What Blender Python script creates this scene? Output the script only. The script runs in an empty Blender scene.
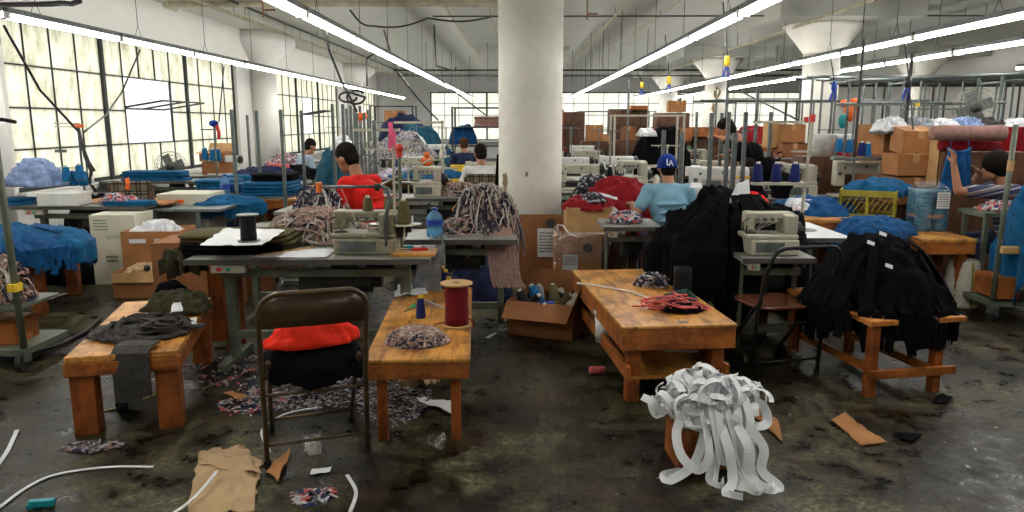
import bpy, bmesh, math, random
from mathutils import Vector, Matrix, noise, Euler
R = math.radians
PI = math.pi
random.seed(7)
sc = bpy.context.scene
C = sc.collection

# ------------------------------------------------------------------ camera
F_PX = 737.0; PITCH = R(10.3); YAW = R(0.62); H = 1.6
cam_d = bpy.data.cameras.new('camera'); cam = bpy.data.objects.new('camera', cam_d); C.objects.link(cam)
cam_d.sensor_width = 36; cam_d.lens = F_PX/1024*36; cam_d.clip_end = 200; cam_d.clip_start = .05
cam.location = (0, 0, H); cam.rotation_euler = (PI/2-PITCH, 0, YAW)
sc.camera = cam
_F = Vector((-math.sin(YAW)*math.cos(PITCH), math.cos(YAW)*math.cos(PITCH), -math.sin(PITCH)))
_R = Vector((math.cos(YAW), math.sin(YAW), 0)); _U = _R.cross(_F)
def _ray(px, py): return _F + _R*((px-512)/F_PX) + _U*((256-py)/F_PX)
def at(px, py, z=0.0):
    d = _ray(px, py); t = (z-H)/d.z; return Vector((d.x*t, d.y*t, z))
def aty(px, py, Y):
    d = _ray(px, py); t = Y/d.y; return Vector((d.x*t, Y, H+d.z*t))

# ------------------------------------------------------------------ materials
_M = {}
def _base(name):
    m = bpy.data.materials.new(name); m.use_nodes = True
    nt = m.node_tree; b = nt.nodes['Principled BSDF']
    return m, nt, b
def _noise(nt, scale, detail=4, rough=.6, vec=None):
    n = nt.nodes.new('ShaderNodeTexNoise'); n.inputs['Scale'].default_value = scale
    n.inputs['Detail'].default_value = detail; n.inputs['Roughness'].default_value = rough
    if vec: nt.links.new(vec, n.inputs['Vector'])
    return n
def _ramp(nt, fac, stops):
    r = nt.nodes.new('ShaderNodeValToRGB'); e = r.color_ramp.elements
    while len(e) < len(stops): e.new(.5)
    for k, (p, c) in enumerate(stops): e[k].position = p; e[k].color = (*c, 1)
    nt.links.new(fac, r.inputs['Fac']); return r
def _coord(nt, scale=(1, 1, 1), kind='Object', rot=(0, 0, 0)):
    t = nt.nodes.new('ShaderNodeTexCoord'); m = nt.nodes.new('ShaderNodeMapping')
    m.inputs['Scale'].default_value = scale; m.inputs['Rotation'].default_value = rot
    nt.links.new(t.outputs[kind], m.inputs['Vector']); return m.outputs['Vector']
def _bump(nt, b, h, strength=.3, dist=.01):
    n = nt.nodes.new('ShaderNodeBump'); n.inputs['Strength'].default_value = strength; n.inputs['Distance'].default_value = dist
    nt.links.new(h, n.inputs['Height']); nt.links.new(n.outputs['Normal'], b.inputs['Normal'])
def plain(name, col, rough=.6, metal=0, var=.25, scale=8, bump=0, spec=.5, kind='Object', coat=0):
    m, nt, b = _base(name)
    n = _noise(nt, scale, 5, .6, _coord(nt, kind=kind))
    lo = tuple(c*(1-var) for c in col); hi = tuple(min(1, c*(1+var)) for c in col)
    r = _ramp(nt, n.outputs['Fac'], [(.3, lo), (.7, hi)])
    nt.links.new(r.outputs['Color'], b.inputs['Base Color'])
    b.inputs['Roughness'].default_value = rough; b.inputs['Metallic'].default_value = metal
    b.inputs['Specular IOR Level'].default_value = spec
    if coat: b.inputs['Coat Weight'].default_value = coat
    if bump: _bump(nt, b, n.outputs['Fac'], bump, .01)
    _M[name] = m; return m
def wood(name, c1, c2, rough=.5, axis=1, dirt=.5):
    m, nt, b = _base(name)
    s = [9, 9, 9]; s[axis] = .9
    v = _coord(nt, tuple(s))
    w = _noise(nt, 2.2, 6, .65, v); w.inputs['Distortion'].default_value = 1.2
    r = _ramp(nt, w.outputs['Fac'], [(.34, c1), (.5, c2), (.62, tuple(a*.72+b*.28 for a, b in zip(c2, c1))), (.72, c2)])
    n = _noise(nt, 5, 6, .7, _coord(nt)); d = tuple(dirt*x for x in (.5, .4, .35))
    r2 = _ramp(nt, n.outputs['Fac'], [(.38, d), (.55, (1, 1, 1))])
    mx = nt.nodes.new('ShaderNodeMixRGB'); mx.blend_type = 'MULTIPLY'; mx.inputs['Fac'].default_value = .8
    nt.links.new(r.outputs['Color'], mx.inputs[1]); nt.links.new(r2.outputs['Color'], mx.inputs[2])
    nt.links.new(mx.outputs['Color'], b.inputs['Base Color']); b.inputs['Roughness'].default_value = rough
    _bump(nt, b, w.outputs['Fac'], .12, .004); _M[name] = m; return m
def fabric(name, col, rough=.85, var=.3, scale=14, sheen=.04):
    m, nt, b = _base(name)
    n = _noise(nt, scale, 4, .6, _coord(nt)); n2 = _noise(nt, 260, 2, .5, _coord(nt))
    r = _ramp(nt, n.outputs['Fac'], [(.3, tuple(c*(1-var) for c in col)), (.7, tuple(min(1, c*(1+var)) for c in col))])
    nt.links.new(r.outputs['Color'], b.inputs['Base Color']); b.inputs['Roughness'].default_value = rough
    b.inputs['Specular IOR Level'].default_value = .2; b.inputs['Sheen Weight'].default_value = sheen
    _bump(nt, b, n2.outputs['Fac'], .3, .003); _M[name] = m; return m
def speckle(name, cols, scale=30, rough=.9, stretch=(1, 1, 1)):
    """printed / space-dyed cloth: irregular cells of several colours"""
    m, nt, b = _base(name)
    v = nt.nodes.new('ShaderNodeTexVoronoi'); v.inputs['Scale'].default_value = scale
    nt.links.new(_coord(nt, stretch), v.inputs['Vector'])
    sep = nt.nodes.new('ShaderNodeSeparateColor'); nt.links.new(v.outputs['Color'], sep.inputs['Color'])
    k = len(cols); r = _ramp(nt, sep.outputs['Red'], [(i/k, c) for i, c in enumerate(cols)]); r.color_ramp.interpolation = 'CONSTANT'
    nt.links.new(r.outputs['Color'], b.inputs['Base Color']); b.inputs['Roughness'].default_value = rough
    b.inputs['Specular IOR Level'].default_value = .2; _M[name] = m; return m
def striped(name, stops, freq, axis=(0, 0, 1), rough=.85):
    m, nt, b = _base(name)
    v = _coord(nt); dot = nt.nodes.new('ShaderNodeVectorMath'); dot.operation = 'DOT_PRODUCT'
    dot.inputs[1].default_value = axis; nt.links.new(v, dot.inputs[0])
    mu = nt.nodes.new('ShaderNodeMath'); mu.operation = 'MULTIPLY'; mu.inputs[1].default_value = freq; nt.links.new(dot.outputs['Value'], mu.inputs[0])
    fr = nt.nodes.new('ShaderNodeMath'); fr.operation = 'FRACT'; nt.links.new(mu.outputs[0], fr.inputs[0])
    r = _ramp(nt, fr.outputs[0], stops); r.color_ramp.interpolation = 'CONSTANT'
    nt.links.new(r.outputs['Color'], b.inputs['Base Color']); b.inputs['Roughness'].default_value = rough; _M[name] = m; return m
def emit(name, col, s):
    m, nt, b = _base(name); b.inputs['Emission Color'].default_value = (*col, 1); b.inputs['Emission Strength'].default_value = s
    b.inputs['Base Color'].default_value = (.9, .9, .9, 1); _M[name] = m; return m
def clear(name, tint, alpha_mix=.75, rough=.1, trans=False):
    m, nt, b = _base(name); b.inputs['Base Color'].default_value = (*tint, 1); b.inputs['Roughness'].default_value = rough
    tr = nt.nodes.new('ShaderNodeBsdfTransparent'); tr.inputs['Color'].default_value = (*tint, 1) if trans else (1, 1, 1, 1)
    mx = nt.nodes.new('ShaderNodeMixShader'); mx.inputs['Fac'].default_value = alpha_mix
    out = nt.nodes['Material Output']
    nt.links.new(b.outputs[0], mx.inputs[1]); nt.links.new(tr.outputs[0], mx.inputs[2]); nt.links.new(mx.outputs[0], out.inputs['Surface'])
    _M[name] = m; return m

def make_floor_mat():
    m, nt, b = _base('stained_concrete')
    co = _coord(nt); n1 = _noise(nt, 1.1, 9, .68, co); n2 = _noise(nt, 6, 9, .72, co); n3 = _noise(nt, 34, 6, .75, co)
    r = _ramp(nt, n1.outputs['Fac'], [(.38, (.006, .0045, .0025)), (.47, (.03, .025, .012)), (.56, (.085, .078, .046)), (.68, (.19, .18, .125))])
    r2 = _ramp(nt, n2.outputs['Fac'], [(.40, (.08, .07, .05)), (.5, (.62, .6, .54)), (.6, (1.3, 1.28, 1.15))])
    r3 = _ramp(nt, n3.outputs['Fac'], [(.40, (.16, .15, .13)), (.5, (.8, .8, .77)), (.62, (1.7, 1.68, 1.6))])
    a = nt.nodes.new('ShaderNodeMixRGB'); a.blend_type = 'MULTIPLY'; a.inputs['Fac'].default_value = 1
    c = nt.nodes.new('ShaderNodeMixRGB'); c.blend_type = 'MULTIPLY'; c.inputs['Fac'].default_value = .85
    nt.links.new(r.outputs['Color'], a.inputs[1]); nt.links.new(r2.outputs['Color'], a.inputs[2])
    nt.links.new(a.outputs['Color'], c.inputs[1]); nt.links.new(r3.outputs['Color'], c.inputs[2])
    n4 = _noise(nt, 1.9, 6, .7, co); r4 = _ramp(nt, n4.outputs['Fac'], [(.54, (0, 0, 0)), (.66, (1, 1, 1))])
    mx = nt.nodes.new('ShaderNodeMixRGB'); mx.inputs[2].default_value = (.05, .022, .009, 1)
    mu = nt.nodes.new('ShaderNodeMath'); mu.operation = 'MULTIPLY'; mu.inputs[1].default_value = .5
    nt.links.new(r4.outputs['Color'], mu.inputs[0]); nt.links.new(mu.outputs[0], mx.inputs['Fac']); nt.links.new(c.outputs['Color'], mx.inputs[1])
    nt.links.new(mx.outputs['Color'], b.inputs['Base Color'])
    rr = _ramp(nt, n2.outputs['Fac'], [(.40, (.26,)*3), (.6, (.6,)*3)]); nt.links.new(rr.outputs['Color'], b.inputs['Roughness'])
    b.inputs['Specular IOR Level'].default_value = .28
    _bump(nt, b, n3.outputs['Fac'], .35, .004); return m
def make_paint_mat(name, col, stain, amount=.6, scale=1.3):
    m, nt, b = _base(name)
    co = _coord(nt); n1 = _noise(nt, scale, 7, .7, co); n2 = _noise(nt, 12, 6, .75, co)
    r = _ramp(nt, n1.outputs['Fac'], [(.3, tuple(c*(1-.22*amount) for c in col)), (.62, col)])
    r2 = _ramp(nt, n2.outputs['Fac'], [(.66, (0, 0, 0)), (.74, (1, 1, 1))])
    mx = nt.nodes.new('ShaderNodeMixRGB'); mx.inputs[2].default_value = (*stain, 1)
    mu = nt.nodes.new('ShaderNodeMath'); mu.operation = 'MULTIPLY'; mu.inputs[1].default_value = amount
    nt.links.new(r2.outputs['Color'], mu.inputs[0]); nt.links.new(mu.outputs[0], mx.inputs['Fac']); nt.links.new(r.outputs['Color'], mx.inputs[1])
    nt.links.new(mx.outputs['Color'], b.inputs['Base Color']); b.inputs['Roughness'].default_value = .55
    _bump(nt, b, n2.outputs['Fac'], .2, .006); return m
def make_pane_mat(name='grimy_glass', add=0):
    m, nt, b = _base(name); nt.nodes.remove(b); out = nt.nodes['Material Output']
    co = _coord(nt, (1, 1, .45)); n = _noise(nt, 5, 8, .75, co); n2 = _noise(nt, 1.2, 3, .6, _coord(nt))
    r = _ramp(nt, n.outputs['Fac'], [(.32, (.60, .56, .42)), (.5, (.86, .84, .72)), (.62, (.95, .94, .85))])
    tl = nt.nodes.new('ShaderNodeBsdfTranslucent'); nt.links.new(r.outputs['Color'], tl.inputs['Color'])
    tp = nt.nodes.new('ShaderNodeBsdfTransparent'); tp.inputs['Color'].default_value = (.93, .93, .88, 1)
    mx = nt.nodes.new('ShaderNodeMixShader'); f = _ramp(nt, n2.outputs['Fac'], [(.3, (.05+add,)*3), (.7, (.18+add,)*3)])
    nt.links.new(f.outputs['Color'], mx.inputs['Fac']); nt.links.new(tl.outputs[0], mx.inputs[1]); nt.links.new(tp.outputs[0], mx.inputs[2])
    nt.links.new(mx.outputs[0], out.inputs['Surface']); return m

FLOOR = make_floor_mat()
WALLP = make_paint_mat('white_wall_paint', (.74, .73, .69), (.3, .25, .18), .35)
CEILP = make_paint_mat('ceiling_paint', (.50, .51, .46), (.22, .19, .13), .5, .8)
COLP = make_paint_mat('chipped_column_paint', (.82, .80, .72), (.30, .23, .13), .8, 2.2)
FARW = make_paint_mat('grey_far_wall', (.50, .50, .50), (.2, .2, .2), .4)
PANE = make_pane_mat(); PANE2 = make_pane_mat('hazy_glass', .55)
CLEARP = clear('clear_glass', (.95, .97, 1), .93, .02)
MULL = plain('window_steel', (.03, .035, .035), .6, .3)
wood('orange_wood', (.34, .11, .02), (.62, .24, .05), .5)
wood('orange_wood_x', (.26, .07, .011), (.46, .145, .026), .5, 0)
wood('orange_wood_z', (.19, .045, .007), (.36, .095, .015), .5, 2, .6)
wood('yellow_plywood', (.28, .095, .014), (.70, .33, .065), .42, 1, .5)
wood('dark_wood', (.06, .025, .012), (.12, .05, .022), .5, 2)
plain('cardboard', (.38, .165, .055), .8, 0, .15, 6)
plain('cardboard_dark', (.27, .105, .035), .8, 0, .18, 5)
plain('cardboard_light', (.50, .29, .12), .8, 0, .12, 6)
plain('kraft_paper', (.45, .30, .16), .75, 0, .15, 5, .4)
plain('white_paper', (.78, .79, .80), .7, 0, .06, 8)
plain('ink', (.05, .05, .05), .7)
plain('green_ink', (.03, .16, .08), .7)
plain('galvanised', (.15, .17, .17), .42, .6, .35, 20)
plain('dark_steel', (.04, .042, .04), .5, .4, .4, 14)
plain('grey_steel', (.13, .15, .145), .5, .4, .35, 14)
plain('green_grey_enamel', (.13, .15, .11), .5, .1, .35, 9)
plain('machine_cream', (.46, .44, .35), .38, 0, .18, 9, coat=.3)
plain('machine_olive', (.24, .225, .15), .45, .1, .35, 10)
plain('machine_white', (.68, .69, .66), .35, 0, .12, 9, coat=.3)
plain('table_laminate', (.20, .205, .18), .4, 0, .3, 5)
plain('worn_laminate', (.40, .38, .32), .4, 0, .35, 4)
plain('white_laminate', (.70, .71, .72), .35, 0, .08, 5)
plain('table_edge', (.07, .065, .06), .5)
plain('chair_brown', (.10, .065, .035), .35, .35, .45, 9)
plain('seat_brown', (.13, .045, .022), .25, .15, .5, 6)
plain('chair_black', (.02, .02, .022), .4, .4)
plain('black_plastic', (.012, .012, .013), .35)
plain('rubber', (.014, .014, .014), .7)
plain('red_plastic', (.55, .03, .02), .4)
plain('orange_plastic', (.85, .16, .02), .4)
plain('green_plastic', (.02, .35, .2), .4)
plain('teal_plastic', (.01, .30, .36), .4)
plain('blue_plastic', (.015, .06, .4), .35)
plain('yellow_plastic', (.32, .27, .02), .5, 0, .2, 6)
plain('yellow_bright', (.8, .55, .03), .5)
plain('pink_plastic', (.7, .08, .2), .5)
plain('beige_pipe', (.42, .38, .27), .55, 0, .25, 6)
plain('rust_pipe', (.20, .07, .03), .7)
plain('white_enamel', (.75, .75, .73), .4)
plain('cream_card', (.62, .60, .48), .6, 0, .08, 5)
plain('fan_guard', (.28, .27, .22), .4, .5)
clear('water_blue', (.30, .62, .88), .68, .08, True)
clear('clear_plastic', (.85, .88, .9), .88, .12)
def _film(name, keep, rough):
    nt = _M[name].node_tree; mx = [n for n in nt.nodes if n.type == 'MIX_SHADER'][0]; g = nt.nodes.new('ShaderNodeBsdfGlossy'); g.inputs['Roughness'].default_value = rough
    n = _noise(nt, 22, 3, .6, _coord(nt)); _b = nt.nodes.new('ShaderNodeBump'); _b.inputs['Strength'].default_value = .9; _b.inputs['Distance'].default_value = .03
    nt.links.new(n.outputs['Fac'], _b.inputs['Height']); nt.links.new(_b.outputs['Normal'], g.inputs['Normal'])
    nt.links.new(g.outputs[0], mx.inputs[1]); mx.inputs['Fac'].default_value = keep
_film('clear_plastic', .86, .12)
clear('cellophane', (.55, .75, .85), .5, .15)
fabric('blue_cloth', (.003, .08, .19), var=.35)
fabric('deep_blue_cloth', (.004, .06, .18), var=.4)
fabric('teal_cloth', (.012, .07, .11), var=.4)
fabric('black_cloth', (.0045, .0045, .006), .95, .3, sheen=0)
M_ = _M['black_cloth'].node_tree.nodes['Principled BSDF'].inputs['Specular IOR Level']; M_.default_value = .06
fabric('charcoal_cloth', (.05, .046, .045), .85, .35)
fabric('olive_cloth', (.07, .055, .015), .9, .3)
fabric('dark_olive', (.035, .032, .015), .9, .3)
fabric('red_cloth', (.62, .012, .008), .85, .2)
fabric('bright_red_cloth', (.95, .035, .012), .8, .12)
fabric('maroon_cloth', (.24, .008, .014), .9, .3)
fabric('maroon_thread', (.15, .006, .010), .8, .3, 60)
fabric('sky_tee', (.19, .36, .47), .9, .08)
fabric('white_tee', (.62, .62, .60), .9, .08)
fabric('grey_blue_tee', (.30, .36, .45), .9, .12)
fabric('navy_cloth', (.015, .02, .06), .9, .3)
fabric('denim', (.03, .05, .10), .9, .2)
fabric('washed_blue_cloth', (.22, .30, .50), .9, .3)
fabric('white_cloth', (.72, .73, .76), .85, .1)
fabric('elastic_white', (.80, .82, .84), .7, .08)
fabric('grey_cloth', (.25, .27, .30), .85, .3)
fabric('pink_cord', (.62, .13, .13), .8, .15)
fabric('mauve_cloth', (.30, .17, .14), .85, .25)
fabric('dark_green_cloth', (.008, .045, .035), .85, .3)
fabric('cap_blue', (.004, .03, .22), .8, .15)
fabric('olive_thread', (.10, .085, .035), .8, .25, 60)
fabric('navy_thread', (.010, .016, .10), .8, .3, 60)
fabric('black_thread', (.008, .008, .009), .7, .3, 60)
fabric('blue_thread', (.006, .11, .26), .8, .3, 60)
fabric('cream_thread', (.62, .60, .50), .85, .1, 60)
fabric('red_thread', (.3, .008, .012), .8, .3, 60)
speckle('print_cloth', [(.03, .03, .06), (.55, .36, .30), (.10, .08, .12), (.55, .50, .46), (.02, .02, .03), (.30, .16, .14)], 62, stretch=(1, 1, 1))
fabric('strip_pink', (.38, .25, .205), .9, .25, 40)
fabric('strip_navy', (.035, .035, .06), .9, .3, 40)
fabric('strip_light', (.50, .46, .42), .9, .2, 40)
fabric('strip_grey', (.24, .22, .24), .9, .3, 40)
speckle('print_strip', [(.04, .04, .07), (.52, .36, .30), (.10, .09, .12), (.5, .47, .44), (.02, .02, .03)], 60)
speckle('print_grey', [(.05, .05, .07), (.34, .32, .34), (.20, .20, .22), (.42, .40, .40), (.26, .22, .22)], 46)
speckle('scrap_mix', [(.35, .34, .35), (.05, .05, .08), (.30, .2, .18), (.12, .12, .14)], 60)
speckle('coloured_scraps', [(.4, .3, .3), (.03, .05, .12), (.5, .1, .08), (.12, .12, .14), (.5, .5, .5)], 40)
speckle('lilac_print', [(.45, .38, .45), (.3, .25, .35), (.55, .5, .55)], 40)
speckle('black_white_print', [(.015, .015, .02), (.35, .35, .38), (.015, .015, .02), (.06, .06, .08)], 40)
striped('striped_shirt', [(0, (.02, .025, .07)), (.3, (.40, .40, .42)), (.38, (.02, .025, .07)), (.62, (.17, .14, .12)), (.84, (.42, .42, .44)), (.9, (.02, .025, .07))], 9, (.15, .25, 1))
striped('plaid_cloth', [(0, (.17, .14, .09)), (.55, (.06, .05, .035)), (.75, (.24, .2, .14)), (.85, (.06, .05, .035))], 9, (0, 0, 1))
def _plaid():
    nt = _M['plaid_cloth'].node_tree; b = nt.nodes['Principled BSDF']; v = _coord(nt); sx = nt.nodes.new('ShaderNodeSeparateXYZ'); nt.links.new(v, sx.inputs[0])
    mu = nt.nodes.new('ShaderNodeMath'); mu.operation = 'MULTIPLY'; mu.inputs[1].default_value = 9; nt.links.new(sx.outputs['X'], mu.inputs[0])
    fr = nt.nodes.new('ShaderNodeMath'); fr.operation = 'FRACT'; nt.links.new(mu.outputs[0], fr.inputs[0])
    r = _ramp(nt, fr.outputs[0], [(0, (1, 1, 1)), (.5, (.3, .28, .25)), (.7, (1, .95, .85)), (.82, (.3, .28, .25))]); r.color_ramp.interpolation = 'CONSTANT'
    mx = nt.nodes.new('ShaderNodeMixRGB'); mx.blend_type = 'MULTIPLY'; mx.inputs['Fac'].default_value = 1; old = b.inputs['Base Color'].links[0].from_socket
    nt.links.new(old, mx.inputs[1]); nt.links.new(r.outputs['Color'], mx.inputs[2]); nt.links.new(mx.outputs['Color'], b.inputs['Base Color'])
_plaid()
plain('skin', (.38, .17, .09), .5, 0, .08, 6)
plain('skin_dark', (.22, .10, .055), .5, 0, .08, 6)
plain('hair', (.007, .005, .004), .8, 0, .3, 30, spec=.12)
plain('hair_brown', (.05, .022, .012), .8, 0, .3, 30, spec=.12)
plain('eye', (.02, .015, .01), .2)
TUBE = emit('tube_glow', (1, .98, .93), 30)
M = _M

# ------------------------------------------------------------------ mesh helper
def rotm(rz=0, rx=0, ry=0): return Euler((rx, ry, rz)).to_matrix()
class MB:
    def __init__(s): s.bm = bmesh.new(); s.mi = 0
    def box(s, c, size, rz=0, rx=0, ry=0, bev=0):
        c = Vector(c); m = rotm(rz, rx, ry); v = []
        for z in (-.5, .5):
            for y in (-.5, .5):
                for x in (-.5, .5): v.append(s.bm.verts.new(c + m @ Vector((x*size[0], y*size[1], z*size[2]))))
        for f in ((0, 2, 3, 1), (4, 5, 7, 6), (0, 1, 5, 4), (2, 6, 7, 3), (0, 4, 6, 2), (1, 3, 7, 5)):
            s.bm.faces.new([v[i] for i in f])
        return s
    def b2(s, x0, x1, y0, y1, z0, z1): return s.box(((x0+x1)/2, (y0+y1)/2, (z0+z1)/2), (abs(x1-x0), abs(y1-y0), abs(z1-z0)))
    def ring(s, c, a, b, rad, n, rad2=None):
        rad2 = rad if rad2 is None else rad2
        return [s.bm.verts.new(c + a*(math.cos(2*PI*k/n)*rad) + b*(math.sin(2*PI*k/n)*rad2)) for k in range(n)]
    def skin(s, rings, caps=True, closed=False):
        n = len(rings[0])
        seq = list(zip(rings, rings[1:])) + ([(rings[-1], rings[0])] if closed else [])
        for r0, r1 in seq:
            for k in range(n): s.bm.faces.new([r0[k], r0[(k+1) % n], r1[(k+1) % n], r1[k]])
        if caps and not closed:
            s.bm.faces.new(rings[0][::-1]); s.bm.faces.new(rings[-1])
    def cyl(s, p0, p1, r0, r1=None, n=12, caps=True):
        p0, p1 = Vector(p0), Vector(p1); r1 = r0 if r1 is None else r1
        d = (p1-p0).normalized(); a = d.orthogonal().normalized(); b = d.cross(a)
        s.skin([s.ring(p0, a, b, r0, n), s.ring(p1, a, b, r1, n)], caps); return s
    def tube(s, pts, r, n=6, closed=False):
        P = [Vector(p) for p in pts]; rings = []; a = None
        for i, p in enumerate(P):
            if closed: d = P[(i+1) % len(P)] - P[i-1]
            else: d = P[min(i+1, len(P)-1)] - P[max(i-1, 0)]
            d = d.normalized() if d.length > 1e-9 else Vector((0, 0, 1))
            if a is None: a = d.orthogonal().normalized()
            else:
                a = a - d*a.dot(d); a = a.normalized() if a.length > 1e-6 else d.orthogonal().normalized()
            rr = r[i] if isinstance(r, (list, tuple)) else r
            rings.append(s.ring(p, a, d.cross(a), rr, n))
        s.skin(rings, True, closed); return s
    def strip(s, pts, w, t=.002, up=(0, 0, 1), twist=0):
        """a flat ribbon with thickness following pts; width lies across the path"""
        P = [Vector(p) for p in pts]; rings = []; up = Vector(up)
        for i, p in enumerate(P):
            d = P[min(i+1, len(P)-1)] - P[max(i-1, 0)]
            d = d.normalized() if d.length > 1e-9 else Vector((1, 0, 0))
            x = d.cross(up); x = x.normalized() if x.length > .05 else d.orthogonal().normalized()
            if rings and x.dot(px_) < 0: x = -x
            px_ = x
            tw = twist*i/len(P); u = d.cross(x); x, u = x*math.cos(tw)+u*math.sin(tw), u*math.cos(tw)-x*math.sin(tw)
            rings.append([s.bm.verts.new(p+x*w/2+u*t/2), s.bm.verts.new(p-x*w/2+u*t/2), s.bm.verts.new(p-x*w/2-u*t/2), s.bm.verts.new(p+x*w/2-u*t/2)])
        s.skin(rings); return s
    def lathe(s, prof, c=(0, 0, 0), n=24, axis=None, caps=True):
        c = Vector(c); ax = Vector(axis or (0, 0, 1)).normalized(); a = ax.orthogonal().normalized() if axis else Vector((1, 0, 0)); b = ax.cross(a)
        s.skin([s.ring(c+ax*z, a, b, max(r, 1e-4), n) for r, z in prof], caps); return s
    def ell(s, c, rad, n=14, rz=0, rx=0, ry=0):
        c = Vector(c); m = rotm(rz, rx, ry); rad = rad if isinstance(rad, (tuple, list)) else (rad,)*3
        g = bmesh.ops.create_uvsphere(s.bm, u_segments=n, v_segments=max(6, n*2//3), radius=1)
        for v in g['verts']: v.co = c + m @ Vector((v.co.x*rad[0], v.co.y*rad[1], v.co.z*rad[2]))
        return s
    def limb(s, pts, rads, n=10):
        for i in range(len(pts)-1): s.cyl(pts[i], pts[i+1], rads[i], rads[i+1], n)
        for p, r in zip(pts, rads): s.ell(p, r, n)
        return s
    def poly(s, pts, t=.003, nrm=(0, 0, 1)):
        nrm = Vector(nrm); top = [s.bm.verts.new(Vector(p)+nrm*t) for p in pts]; bot = [s.bm.verts.new(Vector(p)) for p in pts]
        s.bm.faces.new(top); s.bm.faces.new(bot[::-1]); n = len(pts)
        for k in range(n): s.bm.faces.new([bot[k], bot[(k+1) % n], top[(k+1) % n], top[k]])
        return s
    def build(s, name, mat, parent=None, smooth=False, bev=0, sub=0, loc=None, origin=None):
        bmesh.ops.recalc_face_normals(s.bm, faces=s.bm.faces)
        if origin is not None:
            for v in s.bm.verts: v.co -= Vector(origin)
        me = bpy.data.meshes.new(name); s.bm.to_mesh(me); s.bm.free()
        if isinstance(mat, str): mat = M[mat]
        me.materials.append(mat)
        if smooth:
            for p in me.polygons: p.use_smooth = True
        o = bpy.data.objects.new(name, me); C.objects.link(o)
        if parent: o.parent = parent
        if origin is not None: o.location = origin
        if loc is not None: o.location = loc
        if bev:
            b = o.modifiers.new('bevel', 'BEVEL'); b.width = bev; b.segments = 2; b.limit_method = 'ANGLE'; b.angle_limit = R(40)
        if sub:
            u = o.modifiers.new('sub', 'SUBSURF'); u.levels = sub; u.render_levels = sub
        return o
def _split(s, name, mat, parent=None, **k):
    """link every loose piece collected so far as a part of its own"""
    left = set(s.bm.verts); out = []
    while left:
        st = [left.pop()]; isl = set(st)
        while st:
            v = st.pop()
            for e in v.link_edges:
                w = e.other_vert(v)
                if w in left: left.discard(w); isl.add(w); st.append(w)
        m = MB(); mp = {v: m.bm.verts.new(v.co) for v in s.bm.verts if v in isl}
        for f in s.bm.faces:
            if f.verts[0] in isl: m.bm.faces.new([mp[v] for v in f.verts])
        out.append(m.build(name, mat, parent, **k))
    s.bm.free(); return out[0]
MB.split = _split
def tag(o, label=None, cat=None, group=None, kind=None):
    if label: o['label'] = label
    if cat: o['category'] = cat
    if group: o['group'] = group
    if kind: o['kind'] = kind
    return o
def thing(name, label, cat, loc=(0, 0, 0), rz=0, group=None):
    o = bpy.data.objects.new(name, None); C.objects.link(o); o.location = loc; o.rotation_euler = (0, 0, rz)
    o.empty_display_size = .1
    return tag(o, label, cat, group)
def dup(o, loc=None, rz=None, label=None, parent=None, scale=None):
    c = o.copy(); C.objects.link(c); c.parent = parent
    if loc is not None: c.location = loc
    if rz is not None: c.rotation_euler = (0, 0, rz)
    if scale is not None: c.scale = (scale,)*3 if not isinstance(scale, tuple) else scale
    if label: c['label'] = label
    for ch in list(o.children): dup(ch, parent=c)
    return c
def struct(name, mb, mat, parent=None, **k):
    o = mb.build(name, mat, parent, **k)
    if not parent: o['kind'] = 'structure'
    return o
def hand(mb, w, d, up, s=1, curl=.35, side=1, L=.085):
    """palm + five fingers appended to a body mesh; w wrist point, d pointing direction, up = back of hand"""
    d = Vector(d).normalized(); up = Vector(up); up = (up-d*up.dot(d)).normalized(); x = d.cross(up)*side
    c = Vector(w)+d*.045*s
    for k in range(4): mb.limb([Vector(w)+x*((k-1.5)*.012*s), Vector(w)+d*L*s+x*((k-1.5)*.02*s)], [.013*s, .0115*s], 8)
    for k, ln in enumerate((.068, .078, .073, .058)):
        p = Vector(w)+d*L*s+x*((k-1.5)*.021*s); pts = [p]; a = curl*(.8+.12*k)
        for j in range(3):
            dd = d*math.cos(a*(j+1)) - up*math.sin(a*(j+1)); p = p+dd*(ln*s*(.45, .32, .25)[j]); pts.append(p)
        mb.limb(pts, [.0095*s, .009*s, .008*s, .007*s], 7)
    p0 = Vector(w)+d*.025*s - x*.03*s; p1 = p0 + (d*.6 - x*.75 - up*.25).normalized()*.036*s; p2 = p1+(d*.9 - x*.25 - up*.35).normalized()*.03*s
    mb.limb([p0, p1, p2], [.014*s, .011*s, .008*s], 7)
def remesh(o, vox, it=4):
    r = o.modifiers.new('remesh', 'REMESH'); r.mode = 'VOXEL'; r.voxel_size = vox; r.use_smooth_shade = True
    if it:
        s = o.modifiers.new('smooth', 'SMOOTH'); s.iterations = it; s.factor = .5
    return o

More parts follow.
